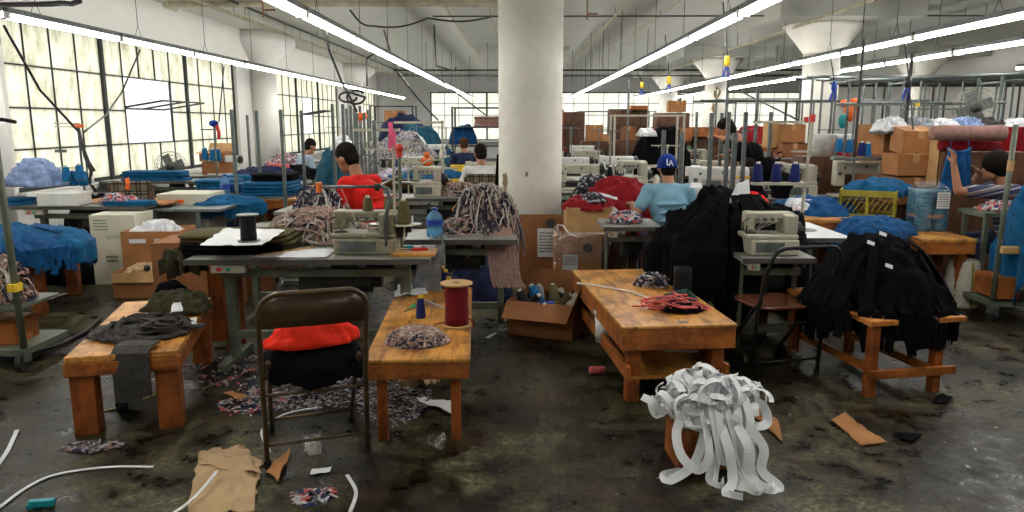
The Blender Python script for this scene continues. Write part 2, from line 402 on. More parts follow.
# ------------------------------------------------------------------ cloth helpers
def heap_mb(rx, ry, h, seed=0, drop=0, fold=.06, nr=34, na=104, flat=2.2, freq=2.2, lump=.25, skirt=.0, irregular=.14, wave=9):
    """heap of cloth on a flat base at z=0; the hem may hang below by drop"""
    mb = MB(); off = Vector((seed*7.3, seed*3.1, seed*1.7)); rings = []
    for i in range(nr+1):
        t = i/nr*(1.0+(.35 if drop else 0)); ring = []
        for k in range(na):
            a = 2*PI*k/na; ca, sa = math.cos(a), math.sin(a)
            edge = 1+irregular*2*noise.noise(Vector((ca*1.4, sa*1.4, 0))+off)+irregular*.5*noise.noise(Vector((ca*5, sa*5, 3))+off)
            rr = min(t, 1.0)
            z = h*max(0, 1-rr**flat)**.75
            x, y = ca*rx*rr*edge, sa*ry*rr*edge
            q = Vector((x*freq*2, y*freq*2, z*freq*2))+off
            z *= 1+lump*noise.noise(Vector((x*3.2, y*3.2, 1))+off)
            rid = 1-abs(noise.noise(q*1.0))*2; rid2 = 1-abs(noise.noise(q*2.3+Vector((9, 0, 0))))*2
            pleat = math.sin(a*wave+3*noise.noise(q*.6))*rr*rr
            rid3 = 1-abs(noise.noise(q*4.6+Vector((0, 7, 0))))*2
            f = fold*(.55*rid+.35*rid2+.22*rid3+.16*pleat)-fold*.45
            z += f*(1 if rr < .98 else .3); x += ca*f*.6; y += sa*f*.6
            if t > 1:
                hang = (t-1)/.35; dl = drop*(1+.55*noise.noise(Vector((ca*2.5, sa*2.5, 7))+off)+.25*noise.noise(Vector((ca*11, sa*11, 7))+off))
                z = -dl*hang + f*.2; x += ca*fold*.5*pleat; y += sa*fold*.5*pleat
            elif not drop: z = max(z, .002)
            ring.append(mb.bm.verts.new((x, y, z)))
        rings.append(ring)
    c = mb.bm.verts.new((0, 0, rings[1][0].co.z))
    for a_, b_ in zip(rings[1:], rings[2:]):
        for k in range(na): mb.bm.faces.new([a_[k], a_[(k+1) % na], b_[(k+1) % na], b_[k]])
    for k in range(na): mb.bm.faces.new([c, rings[1][k], rings[1][(k+1) % na]])
    for v in rings[0]: mb.bm.verts.remove(v)
    if drop:      # inner turn of the hem so the cloth has a body
        last = rings[-1]; inner = [mb.bm.verts.new((v.co.x*.9, v.co.y*.9, v.co.z+.004)) for v in last]
        top = [mb.bm.verts.new((v.co.x*.86, v.co.y*.86, -.002)) for v in last]
        for k in range(na):
            mb.bm.faces.new([last[k], last[(k+1) % na], inner[(k+1) % na], inner[k]])
            mb.bm.faces.new([inner[k], inner[(k+1) % na], top[(k+1) % na], top[k]])
        mb.bm.faces.new(top)
    else:
        mb.bm.faces.new(rings[-1])
    return mb
def heap(name, label, cat, loc, rx, ry, h, mat, seed=0, rz=0, group=None, **k):
    o = heap_mb(rx, ry, h, seed, **k).build(name, mat, None, smooth=True)
    o.location = loc; o.rotation_euler = (0, 0, rz); return tag(o, label, cat, group)
def fringe(parent, name, mat, rx, ry, n, L, w=.03, seed=0, z0=.03, arc=(0, 2*PI), up=.3, t=.004, h=.2):
    """loose cut pieces lying over a heap and hanging off its edge"""
    rnd = random.Random(seed); mb = MB()
    for i in range(n):
        a = arc[0]+(arc[1]-arc[0])*rnd.random(); s = rnd.uniform(.35, .95); l = L*rnd.uniform(.5, 1.1); pts = []; sk = rnd.uniform(-.28, .28)
        for j in range(7):
            u = j/6; rr = s+(1.08-s)*min(1, u*2); da = (rnd.random()-.5)*.07+sk*u
            z = h*(1-min(rr, 1)**2.2)**.75 + z0 if u < .5 else z0 - l*(u-.5)*2
            pts.append((math.cos(a+da)*rx*rr, math.sin(a+da)*ry*rr, z))
        mb.strip(pts, w*rnd.uniform(.6, 1.3), t, up=(math.cos(a), math.sin(a), up))
    return mb.build(name, mat, parent, smooth=False)
def tangle_mb(rx, ry, h, n, w, seed=0, t=.003, loops=2.2, seg=26, round_=False):
    """many strips looping through a flattened dome"""
    rnd = random.Random(seed); mb = MB()
    for i in range(n):
        ph = [rnd.uniform(0, 2*PI) for _ in range(4)]; q = rnd.uniform(.25, 1); l = rnd.uniform(.5, 1)*loops; pts = []
        cx, cy = rnd.uniform(-.4, .4), rnd.uniform(-.4, .4)
        for j in range(seg):
            u = j/(seg-1)*2*PI*l/2
            x = cx*(1)+math.sin(u+ph[0])*q*.75+.15*math.sin(3*u+ph[2]); y = cy+math.cos(u*1.3+ph[1])*q*.75+.15*math.cos(2.4*u+ph[3])
            r = math.hypot(x, y)
            if r > 1: x, y = x/r, y/r; r = 1
            z = h*max(0, 1-r**3.2)**.8*(.72+.28*math.sin(2.1*u+ph[2]))*rnd.uniform(.93, 1.07)+max(w*.35, .004)
            pts.append((x*rx, y*ry, z))
        if round_: mb.tube(pts, w/2, 5)
        else: mb.strip(pts, w, t, up=(math.sin(ph[3])*.8, math.cos(ph[3])*.8, .7), twist=rnd.uniform(-3, 3))
    return mb
def tangle(name, label, cat, loc, rx, ry, h, mat, n, w, seed=0, base=None, rz=0, group=None, **k):
    if base:
        o = heap_mb(rx*.86, ry*.86, h*.8, seed, fold=.03).build(name, base, None, smooth=True)
        cols = ('strip_navy', 'strip_pink', 'strip_light', 'strip_pink') if mat == 'print_strip' else ('strip_navy', 'strip_pink', 'strip_navy', 'strip_light') if mat == 'print_mix' else ('strip_grey', 'strip_navy', 'strip_light', 'strip_navy')
        for q, c_ in enumerate(cols): tag(tangle_mb(rx, ry, h*(1.18+.04*q), max(4, n//3), w*.8, seed*5+q, **k).build('loose_strips', c_, o), kind='stuff')
    else: o = tangle_mb(rx, ry, h, n, w, seed, **k).build(name, mat)
    o.location = loc; o.rotation_euler = (0, 0, rz); return tag(o, label, cat, group)
def stack_mb(w, d, h, n, seed=0, wob=.012):
    """folded garments laid on one another"""
    rnd = random.Random(seed); mb = MB(); z = 0; dz = h/n; seg = 14
    for i in range(n):
        ox, oy = rnd.uniform(-wob, wob), rnd.uniform(-wob, wob); a = w/2*rnd.uniform(.93, 1.03); b = d/2*rnd.uniform(.93, 1.03)
        P = []
        for k in range(seg*4):
            t = 2*PI*k/(seg*4); c, s_ = math.cos(t), math.sin(t); e = .35
            x = math.copysign(abs(c)**e, c)*a; y = math.copysign(abs(s_)**e, s_)*b
            q = 1+.04*noise.noise(Vector((c*3, s_*3, i*2.3+seed))); P.append((ox+x*q, oy+y*q))
        rings = []
        for zz, sc_ in ((.0, .965), (.25, 1), (.75, 1), (1, .965)):
            rings.append([mb.bm.verts.new((x*sc_, y*sc_, z+dz*(zz*.97+.0)+.008*noise.noise(Vector((x*6, y*6, i+seed))))) for x, y in P])
        mb.skin(rings); z += dz
    return mb
def stack(name, label, cat, loc, w, d, h, n, mat, seed=0, rz=0, group=None):
    o = stack_mb(w, d, h, n, seed).build(name, mat, None, smooth=True); o.location = loc; o.rotation_euler = (0, 0, rz)
    return tag(o, label, cat, group)
def crumple(name, label, cat, pts, mat, seed=0, amp=.03, t=.003, n=18, group=None, z=0.004):
    """crumpled sheet over a quad footprint pts (4 points)"""
    mb = MB(); P = [Vector(p) for p in pts]; G = []
    c = sum(P, Vector())/4
    for j in range(n+1):
        row = []
        for i in range(n+1):
            u, v = i/n, j/n; p = (P[0]*(1-u)+P[1]*u)*(1-v)+(P[3]*(1-u)+P[2]*u)*v - c
            q = Vector((p.x*7, p.y*7, seed*5)); hgt = (1-abs(noise.noise(q))*2.2)*amp+abs(noise.noise(q*2.6))*amp*.6
            e = .012*noise.noise(Vector((u*8, v*8, seed)))
            row.append(Vector((p.x+e, p.y+e*1.5, p.z+z+max(0, hgt))))
        G.append(row)
    top = [[mb.bm.verts.new(p) for p in r] for r in G]; bot = [[mb.bm.verts.new(p-Vector((0, 0, t))) for p in r] for r in G]
    for j in range(n):
        for i in range(n):
            mb.bm.faces.new([top[j][i], top[j][i+1], top[j+1][i+1], top[j+1][i]]); mb.bm.faces.new([bot[j][i], bot[j+1][i], bot[j+1][i+1], bot[j][i+1]])
    for i in range(n):
        for A, B in (((0, i), (0, i+1)), ((n, i+1), (n, i)), ((i+1, 0), (i, 0)), ((i, n), (i+1, n))):
            mb.bm.faces.new([top[A[0]][A[1]], bot[A[0]][A[1]], bot[B[0]][B[1]], top[B[0]][B[1]]])
    o = mb.build(name, mat, None, smooth=True); o.location = c; return tag(o, label, cat, group)
#PART2
# ================================================================== THE ROOM
XL, XR, YB, YF, ZC = -6.3, 12.8, -3.0, 33.0, 3.65
o = struct('floor', MB().b2(XL-.4, XR+.4, YB-.3, YF+.4, -.2, 0), FLOOR)
o = struct('ceiling', MB().b2(XL-.4, XR+.4, YB-.3, YF+.4, ZC, ZC+.25), CEILP)
def wall_y(name, mat, X0, X1, openings, z0, z1, ya=YB, yb=YF):
    mb = MB(); y = ya
    for a, b in openings:
        mb.b2(X0, X1, y, a, 0, ZC); mb.b2(X0, X1, a, b, 0, z0); mb.b2(X0, X1, a, b, z1, ZC); y = b
    mb.b2(X0, X1, y, yb, 0, ZC); return struct(name, mb, mat)
def wall_x(name, mat, Y0, Y1, openings, z0, z1):
    mb = MB(); x = XL-.3
    for a, b in openings:
        mb.b2(x, a, Y0, Y1, 0, ZC); mb.b2(a, b, Y0, Y1, 0, z0); mb.b2(a, b, Y0, Y1, z1, ZC); x = b
    mb.b2(x, XR+.3, Y0, Y1, 0, ZC); return struct(name, mb, mat)
WZ0, WZ1 = .72, 2.92
LWIN = [(-.6, 6.6), (9.2, 16.75), (19.0, 26.1), (29.0, 32.8)]
FWIN = [(-3.95, .4), (1.7, 6.3), (7.0, 12.3)]
wall_y('wall_left', WALLP, XL-.3, XL, LWIN, WZ0, WZ1)
wall_y('wall_right', WALLP, XR, XR+.3, [], 0, 0)
wall_x('wall_back', FARW, YF, YF+.3, FWIN, .8, 2.9)
wall_x('wall_front', WALLP, YB-.3, YB, [], 0, 0)

def window(idx, along, fix, a0, a1, z0, z1, zs, step, thick, opening=None):
    """steel sash window in a wall plane; along='y' or 'x'"""
    def bx(mb, u0, u1, z0_, z1_, d0, d1):
        if along == 'y': mb.b2(fix+d0, fix+d1, u0, u1, z0_, z1_)
        else: mb.b2(u0, u1, fix+d0, fix+d1, z0_, z1_)
    fr = MB()
    bx(fr, a0, a1, z0, z0+.05, -.03, .03); bx(fr, a0, a1, z1-.05, z1, -.03, .03); bx(fr, a0, a0+.05, z0, z1, -.03, .03); bx(fr, a1-.05, a1, z0, z1, -.03, .03)
    f = struct('window_%d' % idx, fr, MULL)
    n = int(round((a1-a0)/step)); us = [a0+(a1-a0)*k/n for k in range(n+1)]
    if opening: us = [a0+.0]+[u for u in opening[2]]+[a1]
    mu = MB()
    for u in us[1:-1]:
        th = any(abs(u-q) < .12 for q in thick)
        if opening and not th and opening[0]+.05 < u < opening[1]-.05:
            bx(mu, u-.012, u+.012, z0, opening[3], -.02, .02); bx(mu, u-.012, u+.012, opening[4], z1, -.02, .02)
        else: bx(mu, u-(.035 if th else .008), u+(.035 if th else .008), z0, z1, -.04 if th else -.02, .05 if th else .02)
    for z in zs:
        if opening and opening[3]+.05 < z < opening[4]-.05:
            bx(mu, a0, opening[0], z-.010, z+.010, -.02, .02); bx(mu, opening[1], a1, z-.010, z+.010, -.02, .02)
        else: bx(mu, a0, a1, z-.010, z+.010, -.02, .02)
    mu.build('glazing_bars', MULL, f)
    pn = MB()
    if opening:
        bx(pn, a0, opening[0], z0, z1, -.003, .003); bx(pn, opening[1], a1, z0, z1, -.003, .003)
        bx(pn, opening[0], opening[1], z0, opening[3], -.003, .003); bx(pn, opening[0], opening[1], opening[4], z1, -.003, .003)
    else: bx(pn, a0, a1, z0, z1, -.003, .003)
    pn.build('pane', PANE if along == 'y' else PANE2, f)
    if opening:      # pivoted sash tipped flat into the room
        sa = MB(); zc = 1.86; o0, o1 = opening[0]+.03, opening[1]-.03
        for q in (o0, (o0+o1)/2, o1): sa.box((fix+.25, q, zc+.02), (.74, .028, .028), ry=-.16)
        for xx, zz in ((-.12, -.04), (.62, .08)): sa.b2(fix+xx-.014, fix+xx+.014, o0, o1, zc+zz-.014, zc+zz+.014)
        s = sa.build('open_sash', MULL, f); MB().box((fix+.25, (o0+o1)/2, zc+.02), (.72, o1-o0, .006), ry=-.16).build('sash_glass', CLEARP, s)
    si = MB(); bx(si, a0-.05, a1+.05, z0-.07, z0, -.1 if along == 'y' else -.25, .22 if along == 'y' else .1); si.build('window_sill', WALLP, f)
    return f
window(1, 'y', XL-.1, *LWIN[0], WZ0, WZ1, (1.25, 1.78, 2.32), .56, (1.6, 4.1))  # nearest left window lies out of view, included for its daylight
u1 = [9.73, 10.28, 10.86, 11.5, 12.09, 12.62, 13.17, 13.72, 14.36, 14.96, 15.6, 16.2]
window(2, 'y', XL-.1, *LWIN[1], WZ0, WZ1, (1.25, 1.78, 2.32), .56, (11.5, 14.36), (12.09, 13.72, u1, 1.25, 2.32))
u2 = [19.6, 20.2, 20.8, 21.4, 22.0, 22.55, 23.1, 23.7, 24.3, 24.9, 25.5]
window(3, 'y', XL-.1, *LWIN[2], WZ0, WZ1, (1.25, 1.78, 2.32), .56, (21.4, 23.7), (22.0, 23.1, u2, 1.25, 2.32))
window(4, 'y', XL-.1, *LWIN[3], WZ0, WZ1, (1.25, 1.78, 2.32), .56, (30.2,))
window(5, 'x', YF+.1, *FWIN[0], .8, 2.9, (1.35, 1.9, 2.4), .62, (-1.4,))
window(6, 'x', YF+.1, *FWIN[1], .8, 2.9, (1.35, 1.9, 2.4), .62, (4.0,))
window(7, 'x', YF+.1, *FWIN[2], .8, 2.9, (1.35, 1.9, 2.4), .62, (9.6,))
# vertical board joints and a door-sized hatch on the far wall
struct('trim_1', MB().b2(XL, XR, YF-.06, YF, 2.95, 3.05), FARW)
struct('trim_2', MB().b2(XR-.03, XR, 2, YF, 2.35, 2.45), WALLP)
struct('baseboard_left', MB().b2(XL, XL+.02, YB, YF, 0, .14), WALLP)

# columns
def column(x, y, r, label, group, cap=.72, k=0):
    t = thing('concrete_column', label, 'column', (x, y, 0), 0, group); t['kind'] = 'structure'
    MB().lathe([(r, 0), (r, 1.0), (r, 2.0), (r, 2.86)], n=40).build('shaft', COLP, t, smooth=True)
    MB().lathe([(r, 2.86), (r+.05, 2.93), (r+.14, 3.05), (cap-.05, 3.3), (cap, 3.34), (cap, 3.38)], n=40).build('capital', COLP, t, smooth=True)
    MB().b2(-1.25, 1.25, -1.25, 1.25, 3.38, ZC).build('drop_panel', CEILP, t)
    return t
column(.11, 8.0, .34, 'fat white concrete column in the middle of the picture, paint chipped at its foot', 'concrete columns')
column(5.68, 14.4, .33, 'white round column with flared capital at right beyond the sewing tables', 'concrete columns')
column(5.75, 22.2, .33, 'white round column with peeling brown patches, far right of centre', 'concrete columns')
column(5.8, 29.5, .33, 'greyish round column farthest away right of centre', 'concrete columns')
column(11.5, 22.0, .33, 'round column near the right wall behind the hanging rails', 'concrete columns')
column(.11, 22.2, .33, 'round column hidden in line behind the big white one', 'concrete columns')
for y, w in ((8.3, 'at the left picture edge'), (17.9, 'between the first and second left windows'), (27.6, 'between the second and third left windows')):
    t = thing('concrete_column', 'white engaged pillar ' + w, 'column', (-6.12, y, 0), 0, 'concrete columns'); t['kind'] = 'structure'
    MB().lathe([(.32, 0), (.32, 2.9)], n=32).build('shaft', WALLP, t, smooth=True)
    MB().lathe([(.32, 2.9), (.4, 3.05), (.8, 3.38), (.8, ZC)], n=32).build('capital', WALLP, t, smooth=True)
# brown blotches where the paint came off (flat scabs on the shafts)
def scab(x, y, r, ang, z, s, seed, mat, col):
    rnd = random.Random(seed); mb = MB(); n = 18; P = []
    for k in range(n):
        a = 2*PI*k/n; q = s*(.6+.7*abs(noise.noise(Vector((math.cos(a)*1.6, math.sin(a)*1.6, seed)))) + .25*rnd.random())
        aa = ang+math.cos(a)*q*.6/r; zz = z+math.sin(a)*q*1.1; P.append((x+math.cos(aa)*(r+.0015), y+math.sin(aa)*(r+.0015), zz))
    mb.poly(P, .001, (math.cos(ang), math.sin(ang), 0)); o = mb.build('peeled_paint', mat, None); return tag(o, col, 'paint patch', 'peeled patches on the columns')
plain('bare_concrete', (.23, .17, .09), .8, 0, .3, 20)
scab(.11, 8.0, .34, R(-142), .99, .09, 3, 'bare_concrete', 'brown peeled patch on the left side of the middle column')
scab(.11, 8.0, .34, R(-135), .74, .07, 5, 'bare_concrete', 'lower brown peeled patch on the middle column')
scab(.11, 8.0, .34, R(-97), 1.07, .028, 6, 'bare_concrete', 'small round brown hole at chest height of middle column')
scab(5.75, 22.2, .33, R(-98), 2.42, .18, 8, 'bare_concrete', 'brown peeled patch high on far right column')
scab(5.75, 22.2, .33, R(-112), 2.0, .14, 9, 'bare_concrete', 'lower brown peeled patch on far right column')

# ------------------------------------------------------------------ ceiling lights
def make_light():
    t = thing('fluorescent_light', 'x', 'ceiling light')
    MB().b2(-.045, .045, -.985, .985, .03, .085).build('housing', 'galvanised', t, bev=.006)
    for s in (-1, 1):
        MB().cyl((s*.028, -.955, 0), (s*.028, .955, 0), .019, n=10).build('tube', TUBE, t, smooth=True)
    e = MB()
    for s in (-1, 1): e.b2(-.05, .05, s*.985-.02, s*.985+.02, -.025, .04)
    e.split('lamp_holder', 'white_enamel', t)
    h = MB(); h.cyl((0, -.5, 1.03), (0, -.5, .22), .004, n=5)
    for s in (-1, 1): h.cyl((0, -.5, .22), (0, -.5+s*.08, .085), .003, n=5)
    h.build('hanger_wire', 'dark_steel', t)
    return t
L0 = make_light(); first = True
ROWS = [(-4.88, 'row beside the left windows', 1.1, 15), (-2.04, 'row left of the middle column', -.93, 16), (2.07, 'row right of the middle column', -.93, 16),
        (4.75, 'second row right of the middle column', 1.1, 15), (6.35, 'rightmost long row', 5.1, 13)]
ORD = ['nearest', 'second nearest', 'third nearest', 'fourth nearest', 'fifth nearest', 'sixth nearest', 'seventh nearest', 'eighth nearest', 'ninth nearest', 'tenth nearest', 'eleventh nearest', 'twelfth nearest', 'thirteenth nearest', 'fourteenth nearest', 'farthest']
for x, nm, y0, n in ROWS:
    vis = 0
    for k in range(n):
        y = y0+1+k*2.03
        if y > 32.0: break
        seen = abs(x)/max(.1, (y+1))*F_PX < 540 and (H < 2.6)
        px = 520+x/(y+1)*F_PX; py = 122-1.0/(y+1)*F_PX
        if px < 0 or px > 1024 or py < 0:
            if y < 3 and not -2.1 < x < 2.1: continue
        if y < 2.6:
            o = dup(L0, (x, y, H+.985)); o['label'] = 'ceiling tube fixture above or behind the viewer in the '+nm; o['group'] = 'ceiling tube lights over the viewer, '+nm; continue  # out-of-view fixtures carry on the middle rows, added to light the foreground
        lab = 'glowing twin-tube ceiling fixture, %s in the %s' % (ORD[min(vis, 14)], nm); vis += 1
        if first: o = L0; o.location = (x, y, H+.985); first = False
        else: o = dup(L0, (x, y, H+.985))
        o['label'] = lab; o['group'] = 'ceiling tube lights, '+nm
for k, y in enumerate((13.2, 15.3, 21.0)):
    o = dup(L0, (10.6, y, 2.72)); o['label'] = 'glowing twin-tube fixture over the hanging rails, %s of three' % ('nearest', 'middle', 'farthest')[k]; o['group'] = 'ceiling tube lights over the rails'

# ------------------------------------------------------------------ pipes and conduits
def pipe(label, pts, r, mat, name='ceiling_pipe', cat='pipe', n=8, group='pipes under the ceiling', straps=True):
    o = MB().tube(pts, r, n).build(name, mat, None, smooth=True); tag(o, label, cat, group)
    if straps:
        a, b = Vector(pts[0]), Vector(pts[-1]); L = (b-a).length; mb = MB(); k = max(2, int(L/3.2))
        for i in range(k):
            p = a.lerp(b, (i+.5)/k)
            if p.z < ZC: mb.cyl((p.x, p.y, p.z), (p.x, p.y, ZC), .005, n=5)
        mb.build('pipe_hanger', 'dark_steel', o)
    return o
pipe('dark pipe running back above the left light row', [(-4.6, 2, 3.5), (-4.6, 32.6, 3.5)], .022, 'dark_steel')
pipe('beige pipe running back left of the dark one', [(-5.0, 2, 3.45), (-5.0, 32.6, 3.45)], .03, 'beige_pipe')
pipe('thin beige pipe beside the beige pipe near left wall', [(-5.2, 2, 3.5), (-5.2, 32.6, 3.5)], .018, 'beige_pipe')
pipe('cream pipe running back right of the middle column', [(1.72, 2, 3.5), (1.72, 32.6, 3.5)], .028, 'beige_pipe')
pipe('thin cream conduit running back near the middle light row', [(2.6, 6, 3.55), (2.6, 32.6, 3.55)], .014, 'beige_pipe')
pipe('beige pipe running back beneath the right drop panels', [(5.05, 3, 3.32), (5.05, 32.6, 3.32)], .03, 'beige_pipe')
pipe('conduit running back above the left light row of the aisle', [(-1.3, 5, 3.55), (-1.3, 32.6, 3.55)], .022, 'beige_pipe')
pipe('second conduit running back in the aisle ceiling', [(-.55, 8, 3.58), (-.55, 32.6, 3.58)], .016, 'beige_pipe')
pipe('thick beige pipe crossing at the top left with a rounded elbow', [at(163, 4, 3.5)+Vector((-.02, .5, .0)), at(163, 4, 3.5)+Vector((-.0, .1, 0)), at(168, 4, 3.5)+Vector((.05, 0, 0)), Vector((-2, at(168, 4, 3.5).y, 3.5)), Vector((.0, at(168, 4, 3.5).y, 3.5))], .055, 'beige_pipe')
pipe('thin dark conduit crossing the whole ceiling', [(-1.6, at(700, 16, 3.5).y, 3.5), (10, at(700, 16, 3.5).y, 3.5)], .014, 'dark_steel')
pipe('dark pipe crossing far away above the back windows', [(-4.6, 27.5, 3.45), (12, 27.5, 3.45)], .035, 'dark_steel')
pipe('grey pipe crossing just behind the far dark pipe', [(-4.6, 28.3, 3.3), (12, 28.3, 3.3)], .03, 'galvanised')
pipe('black pipe stub at top left above the lights', [at(-20, 5, 2.9), at(52, 4, 2.9), at(62, 3, 2.93), at(72, 4, 2.93), at(80, 1, 2.95)], .03, 'black_plastic', straps=False)
for k, (x, y) in enumerate(((6.9, 0), (7.4, 0), (8.2, 0))):
    pipe('grey pipe running back at right, %s from the wall' % ('third', 'second', 'first')[k], [(x, 5, 3.05+.12*k), (x, 32.6, 3.05+.12*k)], .03, 'galvanised' if k != 1 else 'beige_pipe')
for k, (px, py) in enumerate(((263, 10), (388, 58), (587, 14))):
    p = aty(px, py, (11, 17, 13)[k]); o = MB().cyl((p.x, p.y, p.z), (p.x, p.y, ZC), .012, n=6).cyl(p, p+Vector((.18, 0, 0)), .014, n=6).cyl(p+Vector((0, 0, 0)), p-Vector((0, 0, .1)), .012, n=6).build('sprinkler_drop', 'rust_pipe')
    tag(o, ('rusty pipe drop near the top left corner', 'rusty pipe drop over the left aisle', 'dark pipe drop right of the middle column')[k], 'pipe', 'sprinkler pipe drops')
# thin vertical rods from the ceiling seen in the aisle
for k, (px, y) in enumerate(((427, 20), (452, 22), (470, 24), (488, 20), (572, 22), (590, 18), (602, 16), (620, 14), (646, 17), (585, 26), (690, 22), (857, 11))):
    x = aty(px, 100, y).x; o = MB().cyl((x, y, 2.7), (x, y, ZC), .007, n=5).build('drop_rod', 'dark_steel')
    tag(o, 'thin dark rod hanging from the ceiling at %s' % ['the far left aisle, first', 'the far left aisle, second', 'the far left aisle, third', 'the middle column left side', 'the right of the middle column', 'the cream pipe', 'the cream pipe, nearer', 'the middle light row', 'the middle light row, farther', 'the far windows', 'the peeling column', 'the right column capital'][k], 'rod', 'thin rods hanging from the ceiling')

# ------------------------------------------------------------------ cables
def cable(label, pts, r=.008, mat='black_plastic', name='power_cable', cat='cable', group=None, sag=0):
    P = [Vector(p) for p in pts]; out = []
    for a, b in zip(P, P[1:]):
        for j in range(8):
            q = a.lerp(b, j/8); q.z -= sag*math.sin(PI*j/8); out.append(q)
    out.append(P[-1]); return tag(MB().tube(out, r, 6).build(name, mat, None, smooth=True), label, cat, group)
cable('black power cable slanting down from top left to the orange plug', [aty(4, 26, 6.5), aty(40, 90, 7.3), aty(78, 131, 7.8)], .013)
cable('black cable rising from the orange plug towards the window sash', [aty(84, 132, 7.8), aty(106, 115, 9.2), aty(122, 92, 10.4), aty(140, 50, 11.5)], .012)
cable('thin cable dropping from light row to the blue-topped stand', [aty(224, 66, 10.8), aty(219, 122, 10.8)], .01)
cable('black cable hanging from ceiling to the knotted loops', [aty(325, 25, 8.2), aty(329, 50, 8.2), aty(343, 85, 8.4), aty(350, 97, 8.4), aty(357, 112, 8.5)], .014)
cable('knotted black cable loops hanging at left of the aisle', [aty(348+9*math.cos(a)*(1 if k < 12 else 0)+ (0 if k < 12 else 8+9*math.cos(a)), 97+(5 if k < 12 else 7)*math.sin(a), 8.4+.004*k) for k, a in enumerate([2*PI*i/12 for i in range(24)])], .014)
cable('long black cable slanting down to the far racks', [aty(384, 30, 13), aty(398, 72, 14), aty(438, 120, 16)], .016, sag=.05)
cable('second slanting cable by the aisle light row', [aty(437, 78, 15), aty(470, 103, 16.5), aty(492, 120, 17)], .014)
cable('black cable swag along ceiling left of middle column', [aty(350, 10, 9.5), aty(372, 26, 9.8), aty(428, 18, 10.5), aty(494, 16, 11)], .013, sag=.06)
cable('black cable looping down in the aisle ceiling', [aty(434, 25, 12), aty(436, 66, 12), aty(455, 71, 12.5), aty(456, 67, 12.6)], .013)
cable('arched black cable over the left row', [aty(367, 86, 13), aty(367, 58, 13), aty(375, 53, 13), aty(389, 54, 13)], .014)
cable('slanted black strut cable at the right racks', [aty(738, 90, 13), aty(798, 120, 11)], .014)
def droplight(px, y, ztop_py, py, label, col):
    p = aty(px, py, y); q = aty(px-4, ztop_py, y)
    t = thing('hanging_socket', label, 'socket', p, 0, 'hanging plug sockets')
    MB().tube([(q-p), (q-p)*.6+Vector((.01, 0, 0)), (0, 0, .07)], .008, 6).build('cord', 'black_plastic', t)
    MB().lathe([(.02, .07), (.035, .05), (.035, -.03), (.02, -.05)], n=10).build('connector', col, t, smooth=True)
    mb = MB()
    for k in range(4): mb.tube([(0, 0, -.03), (.03*math.cos(k*1.6), .03*math.sin(k*1.6), -.09), (.045*math.cos(k*1.6+.5), .03, -.17)], .008, 5)
    mb.build('plug', 'blue_plastic' if k % 2 else 'black_plastic', t); return t
droplight(727, 8.6, 2, 62, 'yellow socket on a cord beside the middle light row, nearest', 'yellow_bright')
droplight(669, 11.5, 35, 81, 'yellow and blue socket on a cord left of the peeling column', 'yellow_bright')
droplight(642, 14, 72, 86, 'small yellow socket hanging far under the middle row', 'yellow_bright')
droplight(834, 9.6, 55, 87, 'dark connector hanging in front of the right column', 'blue_plastic')
droplight(908, 8.2, 38, 83, 'cluster of plugs hanging at the right hanging rails', 'black_plastic')
cable('black cable dangling in front of the cardboard boxes', [aty(908, 85, 8.2), aty(911, 105, 8.2), aty(913, 128, 8.0), aty(917, 155, 7.9)], .009)
# ================================================================== FURNITURE BUILDERS
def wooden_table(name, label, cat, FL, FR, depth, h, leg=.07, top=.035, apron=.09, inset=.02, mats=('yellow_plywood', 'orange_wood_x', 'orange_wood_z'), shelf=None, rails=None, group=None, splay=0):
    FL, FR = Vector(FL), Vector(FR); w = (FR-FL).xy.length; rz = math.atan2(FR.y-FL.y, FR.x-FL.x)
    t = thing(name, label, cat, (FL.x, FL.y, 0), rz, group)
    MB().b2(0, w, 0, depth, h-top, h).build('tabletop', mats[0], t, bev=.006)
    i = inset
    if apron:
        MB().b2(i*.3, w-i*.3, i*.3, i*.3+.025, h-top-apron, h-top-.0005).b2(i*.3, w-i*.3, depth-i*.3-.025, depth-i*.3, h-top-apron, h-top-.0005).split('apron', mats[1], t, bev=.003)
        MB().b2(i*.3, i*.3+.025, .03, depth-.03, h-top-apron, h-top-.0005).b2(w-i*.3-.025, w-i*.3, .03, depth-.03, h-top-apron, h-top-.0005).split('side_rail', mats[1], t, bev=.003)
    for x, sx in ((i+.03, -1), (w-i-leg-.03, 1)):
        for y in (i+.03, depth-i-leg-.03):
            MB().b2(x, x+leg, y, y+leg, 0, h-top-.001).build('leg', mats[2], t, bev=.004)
    if rails is not None:
        MB().b2(.035, .06, .0, depth, rails, rails+.08).b2(w-.06, w-.035, 0, depth, rails, rails+.08).split('lower_rail', mats[1], t, bev=.003)
    if shelf is not None: MB().b2(.06, w-.06, .05, depth-.05, shelf, shelf+.02).build('shelf', mats[0], t)
    return t
